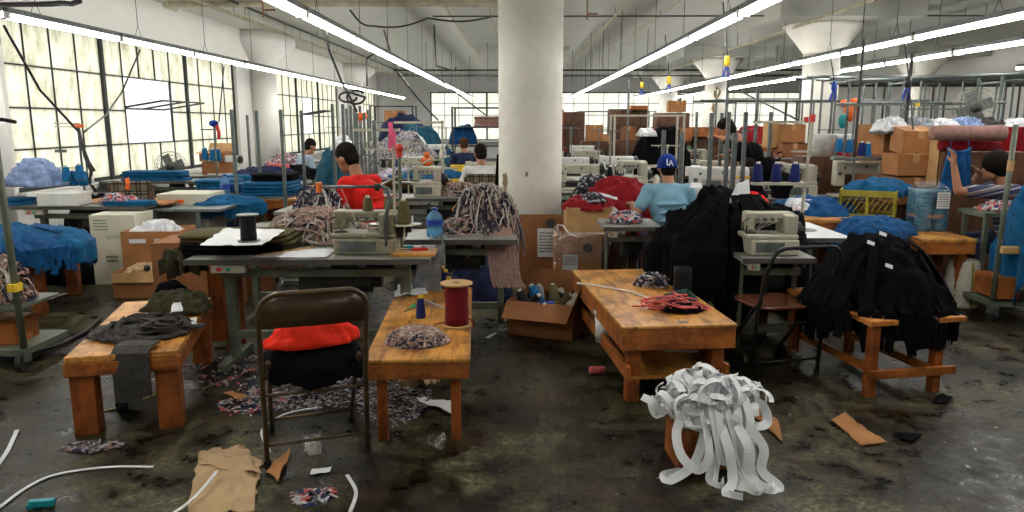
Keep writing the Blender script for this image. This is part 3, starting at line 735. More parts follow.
def open_box(name, label, w, d, h, loc, rz=0, mat='cardboard', flaps=(1, 1, 1, 1), ang=(35, 35, 35, 35), group=None, fl=.45, tk=.008, closed=False, cat='box'):
    """cardboard box: walls, floor, four flaps (front, back, left, right) leaning outwards by ang degrees from upright"""
    t = thing(name, label, cat, loc, rz, group)
    mb = MB(); mb.b2(-w/2, w/2, -d/2, d/2, 0, tk); mb.b2(-w/2, w/2, -d/2, -d/2+tk, 0, h).b2(-w/2, w/2, d/2-tk, d/2, 0, h).b2(-w/2, -w/2+tk, -d/2, d/2, 0, h).b2(w/2-tk, w/2, -d/2, d/2, 0, h)
    if closed:
        mb.b2(-w/2, -.002, -d/2, d/2, h-tk, h).b2(.002, w/2, -d/2, d/2, h-tk, h); mb.build('carton_body', mat, t)
        MB().b2(-.03, .03, -d/2-.001, d/2+.001, h, h+.001).b2(-.03, .03, -d/2-.0015, -d/2-.0005, h-.08, h).build('packing_tape', 'cardboard_light', t); return t
    mb.build('carton_body', mat, t)
    F = fl*min(w, d)
    for k, (on, a) in enumerate(zip(flaps, ang)):
        if not on: continue
        a = R(a); dz, do = math.cos(a)*F, math.sin(a)*F
        if k < 2:
            s = -1 if k == 0 else 1; y = s*d/2
            P = [(-w/2, y, h), (w/2, y, h), (w/2-.01, y+s*do, h+dz), (-w/2+.01, y+s*do, h+dz)]; n = (0, s*math.cos(a), -math.sin(a))
        else:
            s = -1 if k == 2 else 1; x = s*w/2
            P = [(x, -d/2, h), (x, d/2, h), (x+s*do, d/2-.01, h+dz), (x+s*do, -d/2+.01, h+dz)]; n = (s*math.cos(a), 0, -math.sin(a))
        MB().poly([Vector(p) for p in P], .006, n).build('flap', 'cardboard_light' if mat != 'cardboard_dark' else mat, t)
    return t
def printed_lines(parent, name, mat, x0, x1, z0, z1, y, n, seed=0, th=.35, face='y'):
    """rows of small print too blurred to read: short dashes on a side"""
    rnd = random.Random(seed); mb = MB(); dz = (z1-z0)/n
    for i in range(n):
        x = x0; z = z1-dz*(i+.5)
        while x < x1-.01:
            l = rnd.uniform(.015, .05)*(x1-x0)/.25; e = min(x+l, x1)
            if face == 'y': mb.b2(x, e, y-.0012, y, z-dz*th/2, z+dz*th/2)
            elif face == 'x': mb.b2(y, y+.0012, x, e, z-dz*th/2, z+dz*th/2)
            else: mb.b2(x, e, z-dz*th/2, z+dz*th/2, y, y+.0008)
            x = e+.012*(x1-x0)/.25
    return mb.build(name, mat, parent)

def make_lockstitch(body='machine_cream'):
    t = thing('sewing_machine', 'x', 'sewing machine')
    MB().b2(-.26, .24, -.09, .09, .002, .03).build('bed', body, t, bev=.01)
    a = MB(); a.b2(.12, .235, -.055, .055, .028, .30); a.b2(-.20, .235, -.045, .045, .20, .315); a.b2(-.245, -.155, -.05, .05, .10, .325)
    a.build('machine_arm', body, t, bev=.018)
    MB().cyl((.235, 0, .25), (.285, 0, .25), .062, .066, 20).cyl((.285, 0, .25), (.30, 0, .25), .03, n=14).build('handwheel', 'black_plastic', t, bev=.004)
    MB().cyl((-.20, 0, .10), (-.20, 0, .035), .005, n=6).b2(-.215, -.185, -.015, .015, .03, .034).build('needle_bar', 'galvanised', t)
    MB().cyl((-.21, -.05, .21), (-.21, -.07, .21), .017, n=12).cyl((-.17, -.05, .26), (-.17, -.062, .26), .011, n=10).cyl((.02, -.045, .27), (.02, -.055, .27), .016, n=12).split('tension_knob', 'galvanised', t)
    MB().b2(.13, .22, -.0575, -.055, .08, .17).build('stitch_plate', 'grey_steel', t)
    return t
def make_overlock(body='machine_olive'):
    t = thing('sewing_machine', 'x', 'sewing machine')
    m = MB(); m.b2(-.15, .17, -.13, .12, .002, .13); m.b2(-.18, .17, -.11, .11, .13, .17); m.build('bed', body, t, bev=.012)
    a = MB(); a.b2(.08, .165, -.10, .11, .165, .33); a.b2(-.14, .165, -.02, .09, .25, .34); a.b2(-.165, -.10, -.03, .08, .19, .345); a.build('machine_arm', body, t, bev=.014)
    a = MB()
    for k in range(4): a.cyl((-.09+k*.05, -.022, .285), (-.09+k*.05, -.05, .285), .014, n=12).cyl((-.09+k*.05, -.05, .285), (-.09+k*.05, -.062, .285), .006, n=8)
    a.split('tension_knob', 'galvanised', t)
    MB().cyl((.17, .02, .19), (.215, .02, .19), .07, .07, 20).cyl((.215, .02, .19), (.24, .02, .19), .035, n=14).build('handwheel', 'black_plastic', t, bev=.004)
    a = MB(); a.cyl((-.13, -.01, .19), (-.13, -.01, .155), .006, n=6).b2(-.16, -.10, -.06, .0, .172, .18).cyl((-.17, -.07, .172), (-.17, -.07, .24), .006, n=6); a.tube([(-.15, -.05, .3), (-.2, -.07, .27), (-.19, -.08, .2)], .006)
    a.build('needle_bar', 'dark_steel', t)
    m = MB(); m.b2(-.12, .07, -.134, -.13, .03, .11).cyl((-.02, -.134, .07), (-.02, -.142, .07), .018, n=12); m.build('looper_cover', 'grey_steel', t)
    w = MB()
    for k in range(4): w.tube([(-.09+k*.05, -.055, .285), (-.12+k*.02, -.05, .22), (-.13+k*.01, -.03, .18)], .0018, 4)
    w.build('threads', 'cream_thread', t)
    return t
def make_machine_table(w=1.15, d=.55, h=.75, top='table_laminate', leg='green_grey_enamel'):
    t = thing('sewing_table', 'x', 'table')
    MB().b2(-w/2, w/2, -d/2, d/2, h-.035, h).build('tabletop', top, t, bev=.006)
    MB().b2(-w/2-.002, w/2+.002, -d/2-.004, -d/2, h-.036, h-.001).build('edge_band', 'table_edge', t)
    for s in (-1, 1):
        m = MB(); x = s*(w/2-.14); m.b2(x-.025, x+.025, -.03, .03, .05, h-.036); m.b2(x-.025, x+.025, -d/2+.02, d/2-.02, 0.0, .05); m.b2(x-.022, x+.022, -d/2+.06, d/2-.06, h-.075, h-.036)
        m.build('leg', leg, t, bev=.004)
    MB().b2(-w/2+.165, w/2-.165, -.02, .02, .16, .21).build('crossbar', leg, t)
    MB().b2(-w/2+.11, w/2-.11, -.10, -.06, .60, .65).build('drawer_bar', leg, t)
    MB().b2(-.12, .12, -.17, .03, .10, .118).b2(-.02, .02, -.02, .0, .05, .16).build('treadle', 'dark_steel', t)
    m = MB(); m.cyl((.02, .08, .54), (.26, .08, .54), .085, n=20).cyl((.26, .08, .54), (.31, .08, .54), .05, n=14).b2(.06, .2, .02, .14, .57, h-.036).b2(-.1, .02, .0, .15, .45, .6); m.build('motor', 'dark_steel', t, bev=.005)
    MB().b2(-w/2+.12, -w/2+.28, -d/2+.01, -d/2+.07, h-.09, h-.037).build('switch_box', 'machine_cream', t, bev=.004)
    MB().cyl((-w/2+.16, -d/2+.01, h-.065), (-w/2+.16, -d/2+.004, h-.065), .013, n=10).build('stop_button', 'red_plastic', t)
    MB().cyl((-w/2+.205, -d/2+.01, h-.065), (-w/2+.205, -d/2+.004, h-.065), .013, n=10).build('start_button', 'green_plastic', t)
    return t
def make_stand(n=3, h=.62, mat='machine_cream', w=.11, plate='white_enamel'):
    """thread stand: pole, spool rail with discs, guide arm on top"""
    t = thing('thread_stand', 'x', 'thread stand')
    MB().cyl((0, 0, 0), (0, 0, h), .009, n=8).cyl((0, 0, 0), (0, 0, .012), .03, n=12).build('pole', mat, t)
    L = w*(n-1)
    MB().b2(-L/2-.05, L/2+.05, -.012, .012, .13, .145).split('spool_rail', mat, t)
    for k in range(n): MB().cyl((-L/2+k*w, -.02, .146), (-L/2+k*w, -.02, .152), .055, n=18).cyl((-L/2+k*w, -.02, .152), (-L/2+k*w, -.02, .2), .006, n=6).build('spool_disc', plate, t)
    m = MB(); m.b2(-L/2-.06, L/2+.06, -.008, .008, h-.02, h-.008)
    for k in range(n): m.tube([(-L/2+k*w, 0, h-.014), (-L/2+k*w, -.05, h-.01), (-L/2+k*w, -.07, h-.03)], .004, 5)
    m.build('guide_arm', mat, t)
    return t
def make_cone(mat='olive_thread', r=.042, h=.15):
    t = thing('thread_cone', 'x', 'thread cone')
    MB().lathe([(r*.75, 0), (r, .008), (r*.98, h*.12), (r*.66, h*.84), (r*.55, h*.9)], n=20).build('thread', mat, t, smooth=True)
    MB().lathe([(r*.35, h*.88), (r*.3, h), (r*.2, h)], n=14).lathe([(r*.8, -.001), (r*.8, .004)], n=14).build('paper_cone', 'cream_card', t, smooth=True)
    return t
def make_spool(rt, rf, h, mat, fl='cardboard_light'):
    t = thing('thread_spool', 'x', 'spool')
    MB().lathe([(rt, .008), (rt*1.02, h*.2), (rt*.97, h*.5), (rt*1.02, h*.8), (rt, h-.008)], n=28).build('thread', mat, t, smooth=True)
    m = MB(); m.lathe([(rf, 0), (rf, .008)], n=32)
    m.lathe([(rf, h-.008), (rf, h)], n=32); m.split('flange', fl, t)
    MB().lathe([(rf*.19, h), (rf*.19, h+.002)], n=16).build('core_hole', 'black_plastic', t)
    return t
def rack(name, label, cat, x0, x1, y0, y1, h, mat='galvanised', shelves=(), r=.018, group=None, tops=True, loc=None, hs=None):
    t = thing(name, label, cat, (x0, y0, 0), 0, group); w, d = x1-x0, y1-y0
    for i, (x, y) in enumerate(((0, 0), (w, 0), (0, d), (w, d))):
        MB().b2(x-r, x+r, y-r, y+r, 0, hs[i] if hs else h).build('post', mat, t)
    for z in shelves: MB().b2(-r, w+r, -r, d+r, z-.02, z).build('shelf', mat, t)
    if tops: MB().b2(0, w, -.012, .012, h-.03, h-.006).b2(0, w, d-.012, d+.012, h-.03, h-.006).build('crossbar', mat, t)
    return t
def folding_chair(label, loc, rz, panel=True, frame='chair_brown', seat='seat_brown'):
    """chair facing +Y: the back is on the near (-Y) side"""
    t = thing('folding_chair', label, 'chair', loc, rz)
    w = .235; r = .0125
    # back frame = front... one bent tube from foot to foot over the backrest
    top = []
    for k in range(7):
        a = PI-k*PI/12; top.append((-w+.09+.09*math.cos(a), -.085-.02*k/6, .775+.09*math.sin(a)))
    path = [(-w, .0+.06, .0), (-w, .03, .43), (-w, -.04, .70)] + top
    path = path + [(-x, y, z) for x, y, z in reversed(path)]
    MB().tube(path, r, 8).build('back_frame', frame, t, smooth=True)
    MB().tube([(-w, .055, .11), (w, .055, .11)], .008, 8).tube([(-w, .035, .36), (w, .035, .36)], .008, 8).split('stretcher', frame, t, smooth=True)
    fp = []
    for s in (-1, 1):
        MB().tube([(s*(w-.03), .47, 0), (s*(w-.03), .40, .12), (s*(w-.03), .12, .44), (s*(w-.03), .03, .52)], r, 8).build('leg', frame, t, smooth=True)
        MB().lathe([(.018, 0), (.018, .035)], (s*(w-.03), .47, 0), 10).lathe([(.018, 0), (.018, .035)], (s*w, .06, 0), 10).split('rubber_foot', 'rubber', t)
    MB().tube([(-w+.03, .42, .09), (w-.03, .42, .09)], .008, 8).split('stretcher', frame, t, smooth=True)
    # seat pan with rounded corners and a raised lip
    n = 40; rings = []; mb = MB()
    for s_, z in ((1, .445), (1.0, .462), (.9, .462), (.6, .455), (.0, .455)):
        ring = []
        for k in range(n):
            a = 2*PI*k/n; c, q = math.cos(a), math.sin(a); x = math.copysign(abs(c)**.5, c)*.205*s_; y = .24+math.copysign(abs(q)**.5, q)*.20*s_
            ring.append(mb.bm.verts.new((x, y, z)))
        rings.append(ring)
    mb.skin(rings); mb.build('seat', seat, t, smooth=True)
    if panel:
        mb = MB(); G = []
        for i in range(13):
            u = -1+i/6; x = u*(w-.005); y = -.055-.018*(1-u*u); zt = .855 - .05*max(0, abs(u)-.72)**1.5*8; col = []
            for (yy, z) in ((y+.012, .70), (y-.012, .855 if abs(u) < .8 else zt)): col.append((x, yy, z))
            G.append(col)
        top = [[mb.bm.verts.new(p) for p in c] for c in G]; bk = [[mb.bm.verts.new((p[0], p[1]+.004, p[2])) for p in c] for c in G]
        for i in range(12):
            mb.bm.faces.new([top[i][0], top[i+1][0], top[i+1][1], top[i][1]]); mb.bm.faces.new([bk[i][0], bk[i][1], bk[i+1][1], bk[i+1][0]])
            mb.bm.faces.new([top[i][1], top[i+1][1], bk[i+1][1], bk[i][1]]); mb.bm.faces.new([top[i][0], bk[i][0], bk[i+1][0], top[i+1][0]])
        mb.build('backrest', frame, t, smooth=True)
    return t
def make_bottle(h=.28, r=.062, mat='water_blue', cap='blue_plastic'):
    t = thing('water_bottle', 'x', 'bottle')
    MB().lathe([(r*.9, 0), (r, .01), (r, h*.28), (r*.93, h*.33), (r, h*.38), (r, h*.66), (r*.8, h*.78), (r*.4, h*.88), (r*.33, h*.93)], n=24).build('bottle_body', mat, t, smooth=True)
    MB().lathe([(r*.4, h*.92), (r*.4, h*.99), (r*.25, h)], n=16).build('cap', cap, t)
    MB().lathe([(r*1.01, h*.42), (r*1.01, h*.60)], n=24, caps=False).build('label_band', cap, t, smooth=True)
    return t
def make_fan(r=.22, label='x'):
    t = thing('fan', label, 'fan')
    m = MB()
    for q in (1, .78, .56, .34): 
        for y in (-.06, .06): m.tube([(q*r*math.cos(a), y*(1.15-q*.6), q*r*math.sin(a)) for a in [2*PI*k/28 for k in range(28)]], .0035, 5, closed=True)
    for k in range(24):
        a = 2*PI*k/24; m.tube([(.05*math.cos(a), -.065, .05*math.sin(a)), (.6*r*math.cos(a), -.05, .6*r*math.sin(a)), (r*math.cos(a), -.03, r*math.sin(a)), (r*math.cos(a), .03, r*math.sin(a)), (.6*r*math.cos(a), .05, .6*r*math.sin(a)), (.05*math.cos(a), .065, .05*math.sin(a))], .002, 4)
    m.build('guard', 'fan_guard', t)
    m = MB()
    for k in range(4):
        a = 2*PI*k/4+.4; c, s = math.cos(a), math.sin(a)
        m.box((c*r*.48, 0, s*r*.48), (r*.75, .006, r*.5), ry=-a, rx=.0)
    m.build('blades', 'grey_steel', t)
    MB().lathe([(.05, -.07), (.055, -.02), (.055, .1), (.035, .14)], axis=(0, 1, 0), n=18).build('motor_hub', 'dark_steel', t, smooth=True)
    return t

# ================================================================== FOREGROUND
# front bench at left with dark garment
bench = wooden_table('wooden_bench', 'low orange wooden bench at front left with thick square legs', 'bench', at(63, 358, .43), at(178, 350, .43), 1.22, .43, leg=.115, top=.035, apron=.07, mats=('yellow_plywood', 'orange_wood_x', 'orange_wood_z'), inset=-.02)
BZ = .43
def on(px, py, z): return at(px, py, z)
p = on(150, 332, .44); o = heap('dark_garment', 'dark grey knitted garment lying over the low bench', 'garment', p, .27, .19, .045, 'charcoal_cloth', 3, rz=.1, fold=.04, freq=3.4, irregular=.3); tangle_mb(.25, .18, .06, 12, .05, 5, t=.008).build('folds', 'charcoal_cloth', o)
mb = MB()
for k, (dx, l) in enumerate(((0, .26), (.05, .30), (.09, .22), (-.04, .18))):
    b = at(120+k*3, 350, .44); mb.strip([(b.x+dx, b.y+.12, .452), (b.x+dx, b.y+.02, .455), (b.x+dx+.005, b.y-.035, .43), (b.x+dx+.012, b.y-.045, .30), (b.x+dx+.01, b.y-.04, .43-l)], .07, .012, up=(0, -1, .5))
tag(mb.build('dark_garment', 'charcoal_cloth'), 'sleeve of a dark garment hanging off the front edge of the low bench', 'garment')
p = on(182, 310, .44); heap('olive_garment', 'olive green garment bundle with white lining on the bench back end', 'garment', p, .2, .14, .11, 'dark_olive', 8, fold=.04, freq=3, irregular=.25)
p = on(168, 294, .52); heap('black_garment', 'black ribbed cloth piece leaning over the bench beside the big carton', 'garment', on(170, 300, .44), .11, .1, .16, 'black_cloth', 12, fold=.03)
p = on(178, 306, .53); crumple('white_tag', 'small white folded label cloth on the olive bundle', 'label', [on(170, 314, .5), on(183, 312, .52), on(181, 303, .55), on(173, 305, .53)], 'white_cloth', 2, .008, .002, 6)
crumple('white_paper_scrap', 'white paper scrap sticking out under the dark garment', 'paper', [on(186, 328, .45), on(198, 325, .45), on(196, 318, .45), on(184, 321, .45)], 'white_paper', 3, .004, .001, 5)
# dark boot-like leg behind the bench
p = at(122, 414, 0); mb = MB(); mb.lathe([(.05, 0), (.055, .02), (.045, .05), (.04, .12), (.045, .3), (.05, .42)], (p.x-.03, p.y+.1, 0), 14); mb.ell((p.x+.01, p.y+.05, .03), (.05, .09, .03))
tag(mb.build('rolled_cloth', 'black_cloth', None, smooth=True), 'black cloth roll standing under the low bench', 'cloth roll')

# cartons behind the bench
b1 = open_box('cardboard_box', 'large brown cardboard box behind the low bench under the olive cloth stack', .62, .5, .62, at(188, 318, 0)+Vector((0.0, .32, 0)), .12, 'cardboard_dark', (0, 0, 0, 0), closed=True)
for px, py, w, h_ in ((232, 355, .13, .72), (214, 345, .1, .6)):
    p = at(px, py, 0); tag(MB().box((p.x, p.y+.1, h_/2), (w, .02, h_), rz=.25, bev=0).build('wood_board', 'orange_wood_z'), 'upright reddish board leaning beside the big box, %s one' % ('wider right' if w > .12 else 'narrower left'), 'board')
b2 = open_box('cardboard_box', 'low open cardboard box on the floor with printed side, left of the big box', .42, .36, .24, at(135, 299, 0)+Vector((.0, .2, 0)), .05, 'cardboard', (1, 1, 0, 1), (160, 20, 20, 20), fl=.25)
printed_lines(b2, 'printed_text', 'ink', -.17, .15, .12, .2, -.181, 4, 3)
b3 = open_box('cardboard_box', 'tall open cardboard bin of white scraps with two white labels', .54, .44, .58, at(158, 289, 0)+Vector((.0, .12, 0)), .08, 'cardboard', (0, 0, 0, 0))
MB().b2(-.19, -.04, -.2325, -.2305, .47, .51).b2(.04, .2, -.2325, -.2305, .47, .51).split('paper_label', 'white_paper', b3)
heap('white_scraps', 'crumpled white scraps filling the cardboard bin', 'scraps', at(158, 289, 0)+Vector((.0, .12, .49)), .25, .2, .13, 'white_cloth', 5, fold=.07, freq=6)
heap('brown_paper', 'crumpled brown paper inside the low open box', 'paper', at(135, 299, 0)+Vector((0, .2, .17)), .17, .14, .1, 'kraft_paper', 6, fold=.05, freq=4)
tag(MB().ell(at(147, 268, .27), .03).build('black_ball', 'black_plastic', None, smooth=True), 'small black ball in the low open box', 'ball')
# tall white carton under the left table
p = at(118, 285, 0)
wb = thing('white_carton', 'tall cream carton with green printing standing under the left table edge', 'box', (p.x+.0, p.y+.25, 0), .08)
MB().b2(-.25, .19, -.22, .22, 0, .70).build('carton_body', 'cream_card', wb, bev=.004)
printed_lines(wb, 'printed_text', 'green_ink', -.21, -.08, .54, .66, -.2205, 4, 8); printed_lines(wb, 'printed_text', 'green_ink', -.1, .16, .46, .5, -.2205, 2, 9); printed_lines(wb, 'printed_text', 'green_ink', -.12, .0, .22, .3, -.2205, 2, 12, .6)

# left: blue fringe pile on its wooden table
lt = wooden_table('wooden_table', 'orange wooden table at left under the pile of blue cut pieces', 'table', (-4.95, 5.75, 0), (-3.95, 5.95, 0), .95, .56, leg=.10, apron=.07)
o = heap('blue_cloth_pile', 'bright blue fringed pile of cut pieces on left wooden table', 'cloth pile', (-4.42, 6.2, .565), .66, .52, .17, 'blue_cloth', 21, drop=.17, fold=.05, freq=2.4, wave=15)
tag(fringe(o, 'fringe', 'deep_blue_cloth', .66, .52, 90, .2, .04, 4, .02, (-PI, 0.3), h=.17), kind='stuff')
tag(MB().b2(-.02, .02, -.03, .03, 0, .003).build('tag_label', 'white_paper', None, loc=(-4.36, 5.76, .66)), 'small cream paper tag on the front of the blue pile', 'tag')
crumple('paper_sheet', 'white sheet of paper on the floor under the left wooden table', 'paper', [at(30, 303), at(48, 297), at(70, 293), at(52, 300)], 'white_paper', 5, .006, .001, 6)
cable('black cable curling across the floor at left', [at(10, 362, .02), at(38, 352, .02), at(60, 345, .02), at(85, 332, .02), at(101, 318, .02)], .014, name='floor_cable')

# left rolling rack cut by the frame
rk = thing('rolling_rack', 'grey steel rolling rack cut by the left edge of the picture', 'rack', (-3.24, 4.6, 0))
MB().tube([(-.0, 0, .09), (-.02, 0, 1.2), (-.03, .0, 2.3)], .022, 10).build('post', 'green_grey_enamel', rk, smooth=True)
MB().tube([(-.85, 0, .09), (-.85, 0, 2.3)], .022, 10).build('post', 'green_grey_enamel', rk, smooth=True)
MB().b2(-.9, .02, -.03, .45, .1, .14).build('base_frame', 'green_grey_enamel', rk)
MB().b2(-.9, .0, -.02, .42, .40, .42).build('shelf', 'green_grey_enamel', rk)
for x in (-.0, -.85):
    w = MB().cyl((x-.018, -.03, .06), (x+.018, -.03, .06), .06, n=18).build('caster_wheel', 'rubber', rk); MB().b2(x-.03, x+.03, -.05, .02, .06, .11).build('caster_fork', 'grey_steel', w)
MB().b2(-.03, .02, -.05, .03, .53, .58).build('clamp', 'yellow_bright', rk)
tangle('striped_bundle', 'bundle of printed strips on the rolling rack at the left edge', 'cloth bundle', (-3.48, 4.78, .425), .22, .18, .22, 'print_strip', 26, .025, 3, base='print_cloth')
open_box('carton', 'small orange carton on the base of the rolling rack', .3, .26, .16, (-3.5, 4.8, .14), .1, 'orange_wood_x', (0, 0, 0, 0), closed=True)
tag(MB().tube([(-3.3, 4.6, 1.62), (-3.2, 4.6, 1.615), (-3.12, 4.6, 1.60)], .012, 8).build('tied_strap', 'black_plastic'), 'black strap tied to the left rack post', 'strap')

# ---- folding chair front left
ch = folding_chair('brown metal folding chair with back to viewer, red cloth on it', (-.945, 3.25, 0), R(20))
o = heap('black_cushion', 'black cushion draped over the front folding chair seat', 'cushion', (-1.01, 3.44, .466), .24, .215, .10, 'black_cloth', 31, rz=.36, drop=.07, fold=.02, flat=5, irregular=.03, lump=.1)
o = heap('red_cloth', 'bright red folded cloth lying on the folding chair', 'cloth', (-.985, 3.36, .565), .215, .09, .12, 'bright_red_cloth', 33, rz=.36, fold=.03, freq=2.6, irregular=.2, flat=3)

# ---- table A centre
ta = wooden_table('wooden_table', 'narrow yellow-topped wooden table in the centre foreground holding the maroon spool', 'table', (-.765, 3.46, 0), (-.245, 3.49, 0), 1.6, .45, leg=.05, top=.022, apron=.085)
TZ = .451
def make_place(o, px, py, z, label, group=None, rz=0):
    p = at(px, py, z); o.location = p; o.rotation_euler = (0, 0, rz); o['label'] = label
    if group: o['group'] = group
    return o
sp = make_spool(.068, .092, .25, 'maroon_thread'); make_place(sp, 457, 325, TZ, 'large maroon ribbon spool with cardboard flanges on the centre table')
mb = MB(); q = Vector((0, .01, 0))
mb.strip([q+Vector((-.055, .0, .02)), q+Vector((-.10, -.02, .012)), q+Vector((-.13, -.01, .004))], .02, .003); mb.strip([q+Vector((.05, .02, .03)), q+Vector((.085, .0, .03)), q+Vector((.1, -.03, .006)), q+Vector((.04, -.05, .004))], .02, .003)
mb.split('loose_end', 'maroon_thread', sp)
c0 = make_cone('navy_thread', .031, .135); make_place(c0, 421, 318, TZ, 'navy thread cone with yellow tip in the middle of the centre table', 'navy cones on the centre table')
yt = MB().lathe([(.014, .118), (.016, .138), (.006, .14)], n=12).build('yellow_tip', 'yellow_bright', c0)
c = dup(c0); make_place(c, 446, 289, TZ, 'navy thread cone at the far edge of the centre table behind the spool')
c = dup(c0); make_place(c, 449, 297, TZ, 'navy thread cone tucked directly behind the maroon spool')
c = dup(c0, scale=.9); make_place(c, 443, 283, TZ, 'farthest navy thread cone on the centre table')
tangle('striped_bundle', 'coil of black and pink printed strips at front of the centre table', 'cloth bundle', at(417, 341, TZ), .17, .145, .055, 'print_strip', 100, .013, 11, base='print_cloth', t=.004)
o = crumple('white_cloth', 'small white lace cloth on the back of the centre table', 'cloth', [at(394, 297, TZ), at(428, 297, TZ), at(424, 288, TZ), at(398, 288, TZ)], 'white_cloth', 7, .02, .002, 10)
s = thing('snips', 'green-handled thread snips on the centre table', 'scissors', at(408, 312, TZ))
MB().limb([(.02, .12, .01), (.01, .08, .01)], [.012, .009], 8).build('handle', 'green_plastic', s); MB().tube([(.01, .08, .008), (-.02, -.02, .006)], .004, 6).build('blade', 'grey_steel', s)
mb = MB(); rnd = random.Random(4)
for k in range(5): b = at(424+k*4, 303+k*1.6, TZ); mb.strip([b+Vector((-.03, .0, .004)), b+Vector((0, .01, .02)), b+Vector((.035, -.01, .006))], .016, .003)
tag(mb.build('grey_ribbon', 'grey_cloth'), 'crumpled grey ribbon between the navy cone and the maroon spool', 'ribbon')
# things under table A
crumple('paper_bag', 'crumpled brown paper bag under the centre table', 'paper bag', [at(398, 392), at(432, 400), at(448, 385), at(405, 376)], 'kraft_paper', 9, .12, .003, 14)
crumple('white_sheet', 'white sheet of paper on the floor under the centre table', 'paper', [at(416, 402), at(455, 418), at(456, 403), at(425, 400)], 'white_paper', 4, .02, .001, 8)
def scraps(label, px, py, rx, ry, n, seed, mat='scrap_mix', w=.014, name='fabric_scraps', h=.02):
    rnd = random.Random(seed); c = at(px, py); mb = MB()
    for i in range(n):
        a, q = rnd.uniform(0, 2*PI), rnd.random()**.5; x, y = math.cos(a)*q*rx, math.sin(a)*q*ry; z = rnd.uniform(.002, h*(1.2-q)); d = rnd.uniform(0, PI); l = rnd.uniform(.01, .045)
        mb.strip([(x-math.cos(d)*l, y-math.sin(d)*l, z), (x, y, z+rnd.uniform(0, .012)), (x+math.cos(d)*l, y+math.sin(d)*l, z*.8)], w*rnd.uniform(.5, 1.2), .002)
    o = mb.build(name, mat); o.location = c; return tag(o, label, 'scraps', None, 'stuff')
scraps('loose printed fabric scraps on the floor under the centre table', 395, 400, .2, .4, 330, 3, h=.05)
scraps('loose fabric scraps on the floor beneath the front folding chair', 318, 392, .42, .3, 420, 5)
scraps('small fabric scraps around the foot of the low bench', 92, 447, .14, .06, 110, 6)
scraps('fabric scraps on the floor between bench and folding chair', 255, 402, .2, .2, 120, 8, 'coloured_scraps')
scraps('lint and scraps scattered behind the front bench', 232, 372, .4, .35, 160, 9, 'coloured_scraps')

# ---- floor litter front
crumple('kraft_paper_sheet', 'large crumpled brown pattern paper sheet at the bottom left of the floor', 'paper', [at(186, 520), at(254, 512), at(262, 462), at(200, 455)], 'kraft_paper', 13, .022, .002, 24)
crumple('kraft_paper_sheet', 'upper half fold of brown pattern paper sheet near the chair foot', 'paper', [at(200, 470), at(262, 478), at(245, 449), at(205, 455)], 'kraft_paper', 15, .02, .002, 16, z=.012)
crumple('cardboard_scrap', 'torn cardboard strip on the floor at right foreground', 'cardboard piece', [at(831, 421), at(862, 447), at(887, 444), at(845, 414)], 'cardboard', 17, .008, .004, 12)
crumple('cardboard_scrap', 'pointed cardboard scrap leaning against the front folding chair foot', 'cardboard piece', [at(266, 474), at(278, 487), at(291, 455), at(280, 462)], 'cardboard', 18, .03, .004, 8)
crumple('cardboard_scrap', 'small torn orange cardboard bit behind the low bench', 'cardboard piece', [at(224, 395), at(240, 402), at(250, 397), at(232, 392)], 'cardboard', 19, .012, .003, 7)
crumple('black_rag', 'black rag lying on the floor right of the orange stool', 'rag', [at(930, 404), at(945, 406), at(955, 399), at(938, 398)], 'black_cloth', 20, .02, .002, 9)
crumple('black_rag', 'flat black rag beside the torn cardboard strip', 'rag', [at(892, 436), at(912, 444), at(922, 437), at(900, 432)], 'black_cloth', 21, .012, .002, 9)
crumple('plastic_wrap', 'crumpled clear plastic on the floor by the chair foot', 'plastic', [at(303, 458), at(322, 460), at(322, 442), at(306, 440)], 'clear_plastic', 22, .05, .001, 10)
crumple('plastic_wrap', 'crumpled clear plastic beneath the centre table right leg', 'plastic', [at(425, 452), at(445, 452), at(446, 440), at(428, 440)], 'clear_plastic', 23, .04, .001, 10)
crumple('tissue', 'torn white tissue on the floor in front of folding chair', 'paper', [at(310, 477), at(330, 474), at(333, 468), at(312, 471)], 'white_paper', 24, .012, .001, 8)
scraps('blue and red thread scraps on the floor at the bottom', 313, 497, .09, .07, 50, 12, 'coloured_scraps')
def cord(label, pts, w=.012, mat='white_cloth', name='white_strip', flat=True, cat='strip', group='white strips on the floor', z=.006, parent=None):
    P = [at(x, y, z) for x, y in pts]; out = []
    n = len(P)
    for i in range(n-1):
        p0, p1, p2, p3 = P[max(i-1, 0)], P[i], P[i+1], P[min(i+2, n-1)]
        for j in range(8):
            t = j/8; out.append(.5*((2*p1)+(p2-p0)*t+(2*p0-5*p1+4*p2-p3)*t*t+(3*p1-p0-3*p2+p3)*t**3))
    out.append(P[-1]); mb = MB()
    (mb.strip(out, w, .004) if flat else mb.tube(out, w/2, 6)); return tag(mb.build(name, mat, None, smooth=not flat), label, cat, group)
cord('long white strip curving along the floor at bottom left', [(-6, 512), (26, 488), (58, 474), (110, 467), (153, 467)], .016)
cord('white strip at the left picture edge on the floor', [(-3, 466), (8, 450), (17, 430)], .02)
cord('white strip lying on the brown pattern paper', [(172, 514), (195, 497), (217, 471)], .014, z=.04)
cord('bent white strip on the floor below the folding chair', [(350, 512), (356, 492), (347, 475)], .016)
cord('thin white cord curling around the folding chair foot', [(320, 407), (285, 414), (262, 430), (270, 452)], .012)
cord('white strip on the floor right of the centre table', [(487, 338), (500, 331), (513, 327)], .03)
cord('short white strip on the floor behind centre table', [(500, 321), (512, 318), (520, 313)], .02)
cord('yellow measuring strip under the low bench', [(98, 412), (130, 404), (160, 392)], .014, 'yellow_plastic')
p = at(42, 504, .012); t = thing('teal_lighter', 'small teal plastic piece on the floor at the bottom left corner', 'plastic piece', p, R(8))
